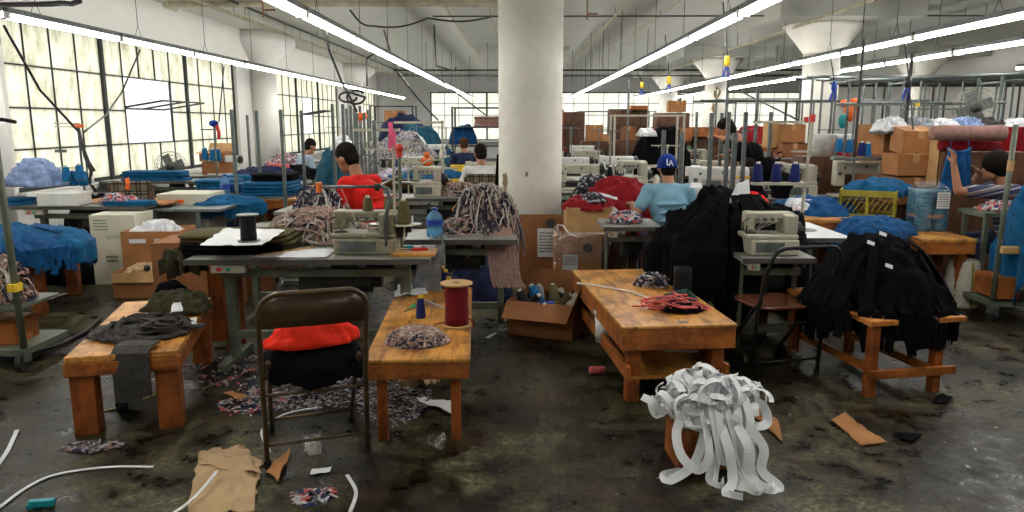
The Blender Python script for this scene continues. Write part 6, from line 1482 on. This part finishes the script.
heap('dark_garment_mass', 'mass of black garments hanging in the far middle', 'garments', (2.5, 13.0, .7), .5, .35, .75, 'black_cloth', 191, fold=.08, flat=3)
heap('white_cap_cloth', 'white cloth on top of the hanging black garments', 'cloth', (2.15, 12.7, 1.36), .16, .12, .12, 'white_cloth', 192)
rack('garment_rack', 'white pipe rack in the middle distance', 'rack', 1.5, 2.6, 11.9, 12.4, 1.72, 'machine_cream', (.9,), .016)
rack('garment_rack', 'grey pipe rack before the far windows right of centre', 'rack', 1.6, 3.6, 20, 21, 1.9, 'grey_steel', (1.2, .7), .02)
rack('garment_rack', 'grey pipe rack left of the right column far back', 'rack', 5.2, 7.5, 19, 20, 2.2, 'grey_steel', (1.2,), .022)
rack('garment_rack', 'dark pipe rack before the far right windows', 'rack', 6.2, 8.8, 24, 25, 2.3, 'dark_steel', (1.3,), .025)
heap('red_cloth_pile', 'dark red cloth on a rack left of the right column', 'cloth pile', (4.35, 14, 1.2), .4, .25, .3, 'maroon_cloth', 193, flat=4)
wooden_table('wooden_table', 'high table under the dark red cloth left of the right column', 'table', (3.9, 13.7, 0), (4.9, 13.7, 0), .6, 1.19)
# brown cartons left of right column
for k, (px0, px1, py0, py1, y) in enumerate(((771, 781, 121, 148, 10.6), (781, 806, 124, 143, 10.5), (782, 808, 143, 158, 10.4))):
    a, b = aty(px0, py1, y), aty(px1, py0, y); open_box('cardboard_box', ('narrow tan carton left of the right column', 'upper brown carton in front of the right column', 'lower brown carton in front of the right column')[k], b.x-a.x, .4, b.z-a.z-.004, ((a.x+b.x)/2, y+.2, a.z), 0, ('cardboard_light', 'cardboard', 'cardboard_dark')[k], (0, 0, 0, 0), closed=True)
a = aty(771, 158, 10.3); b = aty(808, 158, 10.3); tag(MB().b2(a.x-.05, b.x+.05, 10.3, 10.9, 0, a.z-.03).build('dark_table', 'dark_wood', None), 'dark support under the cartons in front of the right column', 'table')
# ================================================================== RIGHT SIDE
# cartons stack (right)
def carton(label, px0, px1, py0, py1, y, d, mat, rz=0, rx=0, dz=0):
    a, b = aty(px0, py1, y), aty(px1, py0, y); w = b.x-a.x; h = b.z-a.z
    t = open_box('cardboard_box', label, w, d, h-.004, ((a.x+b.x)/2, y+d/2, a.z+dz), rz, mat, (0, 0, 0, 0), closed=True, group='cartons at the right')
    t.rotation_euler = (rx, 0, rz); return t
c1 = carton('tall brown carton left of the carton stack at right', 876, 902, 124, 155, 8.6, .5, 'cardboard', .25)
printed_lines(c1, 'printed_text', 'red_plastic', -.1, .14, .2, .3, -.2515, 2, 4, .3)
carton('lower carton under the tall brown one at right', 874, 902, 157, 185, 8.6, .5, 'cardboard', .2)
carton('tilted open carton on top of the right stack', 906, 940, 130, 155, 7.9, .42, 'cardboard', -.15, .12, .02)
carton('wide carton in the middle of the right stack', 900, 936, 154, 176, 7.7, .45, 'cardboard', -.1)
carton('lower wide carton of the right stack', 898, 938, 177, 205, 7.7, .5, 'cardboard_dark', -.05)
carton('tall tan board carton behind the striped worker', 936, 955, 138, 186, 7.5, .2, 'cardboard_light', 0)
carton('bottom carton behind the yellow crate', 874, 898, 186, 215, 8.4, .5, 'cardboard_dark', .1)
for k, (px, py) in enumerate(((877, 216), (905, 206), (940, 187))):
    a = aty(px, py, (8.6, 7.75, 7.5)[k]); w = (.36, .30, .16)[k]
    tag(MB().b2(-w, w, 0, .45, 0, a.z-.002).build('pallet_crate', 'dark_wood', None, loc=(a.x, (8.6, 7.75, 7.5)[k], 0)), ('dark crate under the tall carton at right', 'dark crate under the right carton stack', 'dark crate under the tan board carton')[k], 'crate')
# plastic film and clothes on top shelf
a = aty(890, 132, 8.2); b = aty(1024, 132, 8.2)
sh = thing('shelf_rail', 'long high shelf bar with clothes bags behind the striped worker', 'shelf', (a.x, 8.25, 0))
MB().b2(0, 3.0, 0, .45, a.z-.02, a.z+.0).split('shelf_board', 'galvanised', sh)
for x in (.9, 2.0, 2.95): MB().b2(x, x+.03, .05, .08, 0, a.z-.02).split('post', 'galvanised', sh)
rnd = random.Random(3)
for k in range(7):
    o = heap('plastic_bag', '%s clear plastic bag on the high shelf at right' % ('leftmost', 'second', 'third', 'fourth', 'fifth', 'sixth', 'rightmost')[k], 'plastic bag', (a.x+.15+k*.27, 8.45, a.z+.001), .2, .18, .13, ('white_cloth', 'grey_cloth', 'white_cloth', 'washed_blue_cloth', 'charcoal_cloth', 'white_cloth', 'grey_cloth')[k], 200+k, fold=.06, freq=4, group='bags on the high shelf')
t = thing('fabric_roll', 'dusty pink-brown fabric roll behind the striped worker', 'fabric roll', aty(968, 133, 7.35))
MB().lathe([(.03, -.36), (.07, -.35), (.078, -.2), (.07, .1), (.078, .3), (.07, .35), (.03, .36)], axis=(1, 0, 0), n=20).build('roll', 'mauve_cloth', t, smooth=True); MB().lathe([(.03, .36), (.03, .37)], axis=(1, 0, 0), n=12).build('core', 'cardboard', t)
MB().lathe([(.03, -.3), (.06, -.29), (.065, 0), (.06, .29), (.03, .3)], (.1, .12, -.12), axis=(1, 0, 0), n=20).build('lower_roll', 'maroon_cloth', t, smooth=True)
tag(MB().b2(-.45, .4, 0, .3, 0, t.location.z-.19).build('roll_rack', 'dark_wood', None, loc=(t.location.x+.3, 7.45, 0)), 'dark rack under the pink-brown fabric roll', 'rack')
# dark red curtain / garments hanging
mb = MB(); rings = []; x0 = aty(985, 130, 8.0).x; n = 60
top = []; 
for z in (1.55, 1.3, 1.0, .7):
    top.append([(x0+1.5*k/n, 8.0+.05*math.sin(k*.9+z)+.03*math.sin(k*2.3), z) for k in range(n+1)])
f_ = [[mb.bm.verts.new(p) for p in r] for r in top]; bk = [[mb.bm.verts.new((p[0], p[1]+.03, p[2])) for p in r] for r in top]
for r in range(3):
    for k in range(n): mb.bm.faces.new([f_[r][k], f_[r][k+1], f_[r+1][k+1], f_[r+1][k]]); mb.bm.faces.new([bk[r][k], bk[r+1][k], bk[r+1][k+1], bk[r][k+1]])
tag(mb.build('maroon_curtain', 'maroon_cloth', None, smooth=True), 'dark maroon cloth hanging from the high shelf at the right edge', 'curtain')
# fan on pole
fp = aty(975, 108, 9.0); fa = make_fan(.235, 'round grey pole fan near the top right against the white wall'); fa.location = fp; fa.rotation_euler = (0, 0, -.25)
MB().cyl((0, .12, -fp.z), (0, .12, .0), .018, n=10).build('pole', 'galvanised', fa); MB().lathe([(.22, -fp.z), (.2, -fp.z+.03)], (0, .12, 0), 24).build('fan_base', 'dark_steel', fa); MB().b2(-.75, 0, .11, .13, -.02, .0).b2(-.76, -.74, .11, .13, -.3, 0).split('crossbar', 'grey_steel', fa)
# hanging rail frames at right, high
def rails(label, x0, x1, y, z, posts, mat='galvanised', r=.018, drop=0):
    t = thing('hanging_rail', label, 'rail', (x0, y, 0), 0, 'high hanging rails')
    MB().cyl((0, 0, z), (x1-x0, 0, z+drop), r, n=8).cyl((0, .5, z), (x1-x0, .5, z+drop), r, n=8).split('rail', mat, t)
    for x in posts:
        for yy in (0, .5): MB().cyl((x-x0, yy, 0), (x-x0, yy, z+drop*(x-x0)/(x1-x0)), r*.9, n=8).split('post', mat, t)
    m = MB()
    for x in posts: m.cyl((x-x0, 0, z-.02), (x-x0, .5, z-.02), r*.8, n=8)
    m.split('crossbar', mat, t); return t
rails('high hanging rail at right with red marks, nearest', 4.2, 7.2, 9.8, 2.12, (4.25, 5.0, 6.2), 'grey_steel', .02, .12)
rails('second high hanging rail at right', 4.4, 8.6, 10.8, 2.22, (4.5, 5.7, 7.2), 'galvanised', .02)
rails('third high hanging rail at right', 4.6, 10.5, 12.2, 2.32, (4.7, 6.2, 7.4, 9.0), 'grey_steel', .022)
rails('fourth high hanging rail at right before the white wall', 5.6, 12, 14.5, 2.35, (6.8, 8.0, 9.4, 11), 'galvanised', .024)
rails('fifth high hanging rail at right near the back', 7.0, 12.2, 17.5, 2.45, (7.1, 8.4, 9.8, 11.5), 'dark_steel', .026)
rails('lower hanging rail between the right column and the cartons', 4.1, 5.9, 9.2, 1.83, (4.3, 5.05), 'grey_steel', .016)
rails('hanging rail left of the right column', 3.0, 6.8, 12.6, 1.95, (3.6, 4.9), 'grey_steel', .018)
t = thing('rail_post', 'tall dark post with plugs beside the right hanging rails', 'post', (aty(908, 100, 8.4).x, 8.4, 0)); MB().cyl((0, 0, 0), (0, 0, 2.35), .02, n=8).build('upright', 'dark_steel', t); MB().b2(-.8, .12, -.012, .012, 1.78, 1.80).split('crossbar', 'grey_steel', t); MB().b2(.08, .13, -.018, .018, 1.77, 1.81).build('yellow_end', 'yellow_bright', t)
t = thing('rail_post', 'tall dark post right of the right column', 'post', (aty(859, 100, 8.8).x, 8.8, 0)); MB().cyl((0, 0, 0), (0, 0, 2.55), .018, n=8).build('upright', 'dark_steel', t)
# orange hanging cloth
mb = MB(); mb.ell((0, 0, 0), (.1, .05, .14)).ell((-.09, 0, .1), (.07, .04, .05)).ell((.03, 0, .12), (.06, .04, .05)); o = mb.build('orange_bag', 'orange_plastic', None, smooth=True, loc=aty(851, 111, 10)); tag(o, 'bright orange bag hanging on the rails right of the column', 'bag')
tag(MB().ell((0, 0, 0), (.06, .05, .1)).build('teal_bag', 'teal_plastic', None, smooth=True, loc=aty(843, 121, 9.9)), 'teal bottle-shaped bag below the orange bag', 'bag')
heap('dark_red_boxes', 'dark red cloth on the shelf right of the column', 'cloth pile', (4.75, 10.2, 1.05), .5, .3, .28, 'maroon_cloth', 221, flat=5)
t = thing('storage_shelf', 'shelf with white top behind the right thread cones', 'shelf', (4.2, 10.0, 0)); MB().b2(0, 1.3, 0, .5, 1.40, 1.43).b2(0, 1.3, 0, .5, 1.0, 1.03).split('shelf_board', 'white_laminate', t)
for x in (.02, 1.28): MB().b2(x-.02, x+.02, 0, .04, 0, 1.4).b2(x-.02, x+.02, .46, .5, 0, 1.4).split('post', 'grey_steel', t)
# white bucket + machines at right row
SR5 = Stn(3.55, 8.55, 'at right behind the yellow crate', 0, 1.6); SR5.machine(LOCK, .35, -.05, 'grey-cream machine', scale=1.3); SR5.machine(OVERC, -.35, 0, 'cream overlock machine', scale=1.1)
t = thing('white_bucket', 'white plastic bucket in front of the right column base', 'bucket', aty(822, 156, 9.2)); MB().lathe([(.12, 0), (.15, .26), (.155, .27)], n=24).build('bucket_body', 'white_enamel', t, smooth=True)
tag(MB().b2(-.3, .3, -.2, .2, 0, t.location.z-.001).build('bucket_stand', 'dark_wood', None, loc=(t.location.x, 9.2, 0)), 'dark stand under the white bucket', 'stand')
for k, (px, py) in enumerate(((839, 152), (849, 153), (861, 156), (867, 157))):
    q = aty(px, py, 8.3); place(CONES['blue_thread' if k != 2 else 'navy_thread'], q, '%s thread cone above the machine right of the column, %s' % ('navy' if k == 2 else 'blue', ('leftmost', 'second', 'third', 'rightmost')[k]), 0, 'cones of the station right of the column', 1.1)
a = aty(832, 158, 8.3); tag(MB().b2(0, .55, -.06, .06, -.03, 0).cyl((.25, 0, -.5), (.25, 0, -.03), .012, n=8).build('spool_shelf', 'grey_steel', None, loc=(a.x, 8.3, aty(850, 157.5, 8.3).z)), 'narrow spool shelf under the blue cones right of the column', 'shelf')
# orange tables right
tA = wooden_table('wooden_table', 'orange wooden table under the yellow crate', 'table', at(846, 220, .70), at(902, 219, .70), .62, .70, leg=.07, apron=.11, mats=('yellow_plywood', 'orange_wood_x', 'orange_wood_z'))
tB = wooden_table('wooden_table', 'second orange wooden table with blue cloth left of the crate table', 'table', (2.55, 6.75, 0), (3.15, 6.75, 0), 1.2, .72, leg=.07, apron=.10)
heap('blue_cloth_pile', 'blue cloth draped over the second orange table', 'cloth pile', (2.92, 7.3, .725), .40, .35, .14, 'deep_blue_cloth', 231, drop=.25, fold=.05)
# yellow crate
a = at(838, 212, .70); b = at(892, 214, .70)
cx_, cy_ = at(871, 217, .70).x, at(863, 218, .70).y
cr = thing('milk_crate', 'yellow plastic crate heaped with blue cloth on the orange table', 'crate', (cx_, cy_+.16, .701), R(-28)); w, d, h = .50, .38, .26
for nm, (x0, x1, y0, y1) in (('front', (-w/2, w/2, -d/2, -d/2+.015)), ('back', (-w/2, w/2, d/2-.015, d/2)), ('l', (-w/2, -w/2+.015, -d/2, d/2)), ('r', (w/2-.015, w/2, -d/2, d/2))):
    m = MB(); m.b2(x0, x1, y0, y1, 0, .035).b2(x0, x1, y0, y1, h-.06, h)
    ln = max(x1-x0, y1-y0); hor = (x1-x0) > (y1-y0)
    for k in range(3):
        u = (0, .5, 1)[k]; s_ = .03
        if hor: xx = x0+(ln-s_)*u; m.b2(xx, xx+s_, y0, y1, .03, h-.05)
        else: yy = y0+(ln-s_)*u; m.b2(x0, x1, yy, yy+s_, .03, h-.05)
    for k in range(10):
        u = (k+.5)/10*ln; sgn = 1 if k % 2 else -1
        if hor: m.box((x0+u, (y0+y1)/2, h*.47), (.008, .011, h*.62), ry=.5)
        else: m.box(((x0+x1)/2, y0+u, h*.47), (.011, .008, h*.62), rx=.5)
    m.build('lattice_side', 'yellow_plastic', cr)
MB().b2(-w/2, w/2, -d/2, d/2, 0, .012).build('crate_floor', 'yellow_plastic', cr)
heap('blue_cloth_pile', 'blue cloth heaped over the top of the yellow crate', 'cloth pile', (cx_+.12, cy_+.24, .945), .30, .22, .11, 'blue_cloth', 241, drop=.05, fold=.045, irregular=.2)
# front right orange table with spool bundle
tC = wooden_table('wooden_table', 'orange wooden table at right under the plastic-wrapped spools', 'table', at(921, 239, .62), at(978, 239, .62), .5, .62, leg=.07, apron=.10, mats=('yellow_plywood', 'orange_wood_x', 'orange_wood_z'))
q = at(893, 236, .64); wooden_table('wooden_table', 'low dark table under the blue pile left of the plastic-wrapped spools', 'table', (q.x-.25, q.y+.1, 0), (q.x+.2, q.y+.1, 0), .5, .615, leg=.05, mats=('dark_wood',)*3); heap('blue_cloth_pile', 'blue cloth pile on the left end of the right orange table', 'cloth pile', (q.x-.02, q.y+.35, .625), .36, .30, .12, 'deep_blue_cloth', 243, drop=.2, fold=.05)
q = at(935, 232, .622)
t = RP = thing('ribbon_roll_pack', 'plastic-wrapped pack of teal ribbon rolls with a white label on the right orange table', 'roll pack', (q.x, q.y+.16, .622))
for i in range(2):
    for j in range(2):
        m = MB(); prof = []
        for k in range(10): prof += [(.078, k*.033+.001), (.084, k*.033+.008), (.084, k*.033+.026), (.078, k*.033+.032)]
        m.lathe(prof, (-.085+.17*i, -.085+.17*j, 0), 22).build('ribbon_roll', 'teal_ribbon' if 'teal_ribbon' in M else M.setdefault('teal_ribbon', plain('teal_ribbon', (.03, .15, .24), .6, 0, .25, 20)), t, smooth=False)
mb = MB(); n = 40; rings = []
for i, (z, s_) in enumerate(((-.0, 1), (.1, 1.02), (.2, 1.01), (.3, 1.02), (.345, .97), (.37, .75), (.40, .3))):
    rings.append([mb.bm.verts.new((math.copysign(abs(math.cos(2*PI*k/n))**.5, math.cos(2*PI*k/n))*.18*s_+.008*noise.noise(Vector((k*.9, i*2, 1))), math.copysign(abs(math.sin(2*PI*k/n))**.5, math.sin(2*PI*k/n))*.18*s_+.008*noise.noise(Vector((k*.9, i*2, 5))), z+.012*noise.noise(Vector((k*.7, i, 9))))) for k in range(n)])
mb.skin(rings); mb.build('plastic_wrap', 'clear_plastic', t, smooth=True)
MB().b2(-.01, .12, -.188, -.186, .19, .32).build('paper_label', 'white_paper', t); printed_lines(t, 'printed_text', 'ink', .0, .11, .2, .31, -.189, 6, 15)
RP.scale = (.86, .86, 1.12); MB().lathe([(.187, .11), (.187, .14)], n=30, caps=False).build('strap_band', 'mauve_cloth', t)
# striped worker
P7 = (aty(1019, 200, 6.75).x, 6.75, 0)
person('seated worker in a navy, grey and white striped shirt holding up a blue top', P7, R(88), 'striped_shirt', lean=.14, head_dir=(0, 1, -.05), sleeve=.5, hair_vol=1.3,
       armL=((-.22, .67, 1.0), (-.2, .72, 1.23), (0, .1, 1)), armR=((.2, .36, .95), (.14, .30, 1.14), (0, .9, .7)))
q = aty(958, 160, 6.85); mb = MB()      # spaghetti-strap top held up
W_ = []
prof = [(.10, .115), (.085, .07), (.10, .02), (.11, -.05), (.125, -.14), (.15, -.25), (.17, -.32)]
fr = []; bk = []
for hw, z in prof:
    dip = .035 if z > .1 else 0
    fr.append([mb.bm.verts.new((hw*u, -.02-.012*math.sin(u*7+z*9), z-dip*(1-abs(u)**2))) for u in [(-1+k/6) for k in range(13)]]); bk.append([mb.bm.verts.new((hw*u, .02+.012*math.sin(u*6+z*5), z-dip*(1-abs(u)**2))) for u in [(-1+k/6) for k in range(13)]])
for r in range(len(prof)-1):
    for k in range(12): mb.bm.faces.new([fr[r][k], fr[r][k+1], fr[r+1][k+1], fr[r+1][k]]); mb.bm.faces.new([bk[r][k], bk[r+1][k], bk[r+1][k+1], bk[r][k+1]])
    mb.bm.faces.new([fr[r][0], fr[r+1][0], bk[r+1][0], bk[r][0]]); mb.bm.faces.new([fr[r][12], bk[r][12], bk[r+1][12], fr[r+1][12]])
for k in range(12): mb.bm.faces.new([fr[0][k], bk[0][k], bk[0][k+1], fr[0][k+1]]); mb.bm.faces.new([fr[-1][k], fr[-1][k+1], bk[-1][k+1], bk[-1][k]])
mb.tube([(-.085, 0, .115), (-.075, 0, .16), (-.07, 0, .19)], .005, 5).tube([(.085, 0, .115), (.075, 0, .16), (.07, 0, .19)], .005, 5)
o = mb.build('sleeveless_garment', 'deep_blue_cloth', None, smooth=True, loc=q); tag(o, 'blue sleeveless top held up by the striped-shirted worker', 'top')
back_chair('wooden chair under the striped-shirted worker', P7[0]+.0, 6.72, R(88), 'dark_wood', 'maroon_cloth', h=.78)
heap('maroon_cloth_pile', 'dark red garments beside the striped worker', 'cloth pile', (4.55, 6.2, .68), .38, .26, .26, 'maroon_cloth', 251, drop=.15, fold=.06)
t = thing('green_side_table', 'small green-grey table at right under the scraps', 'table', (at(985, 213, .84).x, at(985, 213, .84).y, 0)); MB().b2(0, .55, 0, .4, .80, .84).build('tabletop', 'green_grey_enamel', t)
for x, y in ((.05, .05), (.5, .05), (.05, .35), (.5, .35)): MB().b2(x-.018, x+.018, y-.018, y+.018, 0, .80).build('leg', 'green_grey_enamel', t)
heap('coloured_scrap_pile', 'pink, white and green scraps on the small green-grey table', 'scraps', (t.location.x+.28, t.location.y+.18, .842), .24, .15, .08, 'coloured_scraps', 252)
# right rolling rack
rr = thing('rolling_rack', 'green-grey rolling rack with taped post at the right edge', 'rack', (3.86, 5.9, 0))
MB().tube([(0, 0, .1), (.01, 0, 1.0), (.02, 0, 1.58)], .02, 10).split('post', 'green_grey_enamel', rr, smooth=True); MB().tube([(.75, 0, .1), (.75, 0, 1.58)], .02, 10).split('post', 'green_grey_enamel', rr);
MB().b2(-.03, .8, -.03, .45, .12, .16).build('base_frame', 'green_grey_enamel', rr); MB().lathe([(.024, 0), (.024, .08)], (.017, 0, 1.22), 12).build('tape_wrap', 'cardboard_light', rr)
w_ = MB().cyl((-.02, -.02, .055), (.02, -.02, .055), .055, n=18).build('caster_wheel', 'rubber', rr); MB().b2(-.03, .03, -.05, .02, .06, .13).build('caster_fork', 'grey_steel', w_)
MB().b2(.02, .2, -.02, .3, .18, .36).split('wood_block', 'orange_wood_x', rr, bev=.004); MB().b2(-.0, .14, -.06, .0, .56, .62).split('wood_block', 'cardboard_light', rr, bev=.01)
o = heap('blue_garment_bundle', 'blue garments hanging on the rolling rack at the right edge', 'garments', (4.22, 5.95, .62), .24, .28, .50, 'blue_cloth', 261, drop=.4, fold=.07, flat=3, wave=9)

# ================================================================== CLUTTER AMONG THE ROWS, ADDED TO DARKEN THE FLOOR LEVEL
def stool_small(x, y, where, h=.46, m='orange_wood'):
    t = thing('wooden_stool', 'small wooden stool ' + where, 'stool', (x, y, 0), random.uniform(-.4, .4), 'small wooden stools')
    MB().b2(-.17, .17, -.15, .15, h-.03, h).build('seat', m, t, bev=.004)
    for sx in (-1, 1):
        for sy in (-1, 1): MB().b2(sx*.14-.018, sx*.14+.018, sy*.12-.018, sy*.12+.018, 0, h-.03).build('leg', 'orange_wood_z', t)
        MB().b2(sx*.14-.01, sx*.14+.01, -.12, .12, .15, .19).build('stretcher', 'orange_wood_x', t)
for x, y, w_ in ((-.05, 8.9, 'left of the column behind the plaid chair'), (-2.3, 8.2, 'left of the red-shirted worker'), (2.0, 8.7, 'behind the blue-capped worker'), (-.9, 11.6, 'behind the white-shirted worker'), (3.5, 7.9, 'behind the yellow crate'), (1.1, 10.3, 'in the fourth row right of the column'), (-3.0, 12.9, 'in the left rows'), (3.1, 10.6, 'behind the bending worker')):
    stool_small(x, y, w_)
for k, (x, y, rx, h, m, w_) in enumerate(((-2.9, 7.3, .4, .4, 'navy_cloth', 'added navy cloth heap on the floor left of the front station'), (-1.5, 8.2, .4, .45, 'black_cloth', 'added black cloth heap under the second-row table'), (-.4, 6.6, .3, .4, 'navy_cloth', 'added dark cloth heap on the floor behind the water bottle table'),
        (.95, 8.8, .5, .45, 'black_cloth', 'added black cloth heap on the floor behind the red heap'), (2.3, 6.4, .4, .5, 'black_cloth', 'added black heap on the floor right of the blue-capped worker'), (2.6, 5.9, .3, .35, 'black_cloth', 'added black heap under the second orange table'), (3.5, 7.0, .35, .4, 'black_cloth', 'added black heap on the floor under the crate table'),
        (3.35, 6.75, .3, .4, 'navy_cloth', 'added navy heap on the floor under the right orange table'), (-3.4, 8.6, .4, .4, 'deep_blue_cloth', 'added blue heap on the floor before the steel rack'), (-2.2, 10.8, .5, .45, 'black_cloth', 'added black heap on the floor in the left aisle'), (-4.4, 9.2, .5, .45, 'black_cloth', 'added black heap on the floor under the left window tables'),
        (-4.6, 7.4, .5, .5, 'black_cloth', 'added black heap under the nearest window table'), (-5.4, 11.2, .7, .62, 'black_cloth', 'added wide black heap under the table with the fan'), (-4.8, 12.2, .7, .6, 'navy_cloth', 'added navy heap under the table right of the open sash'), (-5.5, 9.6, .6, .6, 'black_cloth', 'added black heap against the wall below the open sash'), (-3.9, 10.9, .6, .55, 'charcoal_cloth', 'added grey heap under the second-row table at left'))):
    heap('dark_filler_heap', w_, 'added heap', (x, y, .002), rx, .3, h, m, 300+k, fold=.06, flat=3)  # dark heaps added to deepen the shade under and between the tables
for k, (x, y, r_, w_) in enumerate(((-2.6, 6.9, .2, 'left of the front station'), (2.55, 9.3, .1, 'behind the posts'), (.1, 9.6, -.2, 'in the aisle behind the column'), (4.6, 9.3, 0, 'before the right rails'), (-3.6, 10.4, .3, 'behind the steel rack'), (-.6, 12.0, .1, 'in the left aisle distance'))):
    open_box('cardboard_box', 'brown cardboard box on the floor ' + w_, .45, .35, .35, (x, y, 0), r_, 'cardboard_dark', (1, 1, 0, 1), (60, 40, 20, 50), fl=.3)
# ================================================================== LIGHT
w = bpy.data.worlds.new('world'); sc.world = w; w.use_nodes = True; nt = w.node_tree
bg = nt.nodes['Background']
tc = nt.nodes.new('ShaderNodeTexCoord'); sx = nt.nodes.new('ShaderNodeSeparateXYZ'); nt.links.new(tc.outputs['Generated'], sx.inputs[0])
rp = nt.nodes.new('ShaderNodeValToRGB'); e = rp.color_ramp.elements; e[0].position = 0; e[0].color = (.6, .61, .6, 1); e[1].position = .6; e[1].color = (.90, .95, 1, 1)
nt.links.new(sx.outputs['Z'], rp.inputs['Fac']); nt.links.new(rp.outputs['Color'], bg.inputs['Color']); bg.inputs['Strength'].default_value = 2.1
sc.view_settings.view_transform = 'Standard'; sc.view_settings.look = 'None'; sc.view_settings.gamma = 1; sc.view_settings.exposure = 0.12
sc.view_settings.use_curve_mapping = False
try:
    sc.cycles.use_denoising = True; sc.cycles.max_bounces = 8; sc.cycles.diffuse_bounces = 4; sc.cycles.glossy_bounces = 3; sc.cycles.transparent_max_bounces = 12; sc.cycles.transmission_bounces = 4
    sc.cycles.caustics_reflective = False; sc.cycles.caustics_refractive = False; sc.cycles.sample_clamp_indirect = 6
except Exception: pass
# unused prototypes must not stay in the scene
for pr in [TAB, LOCK, LOCKW, OVER, OVERC, STAND, STANDG] + list(CONES.values()):
    if pr.name not in _used:
        for ch in list(pr.children_recursive): bpy.data.objects.remove(ch)
        bpy.data.objects.remove(pr)
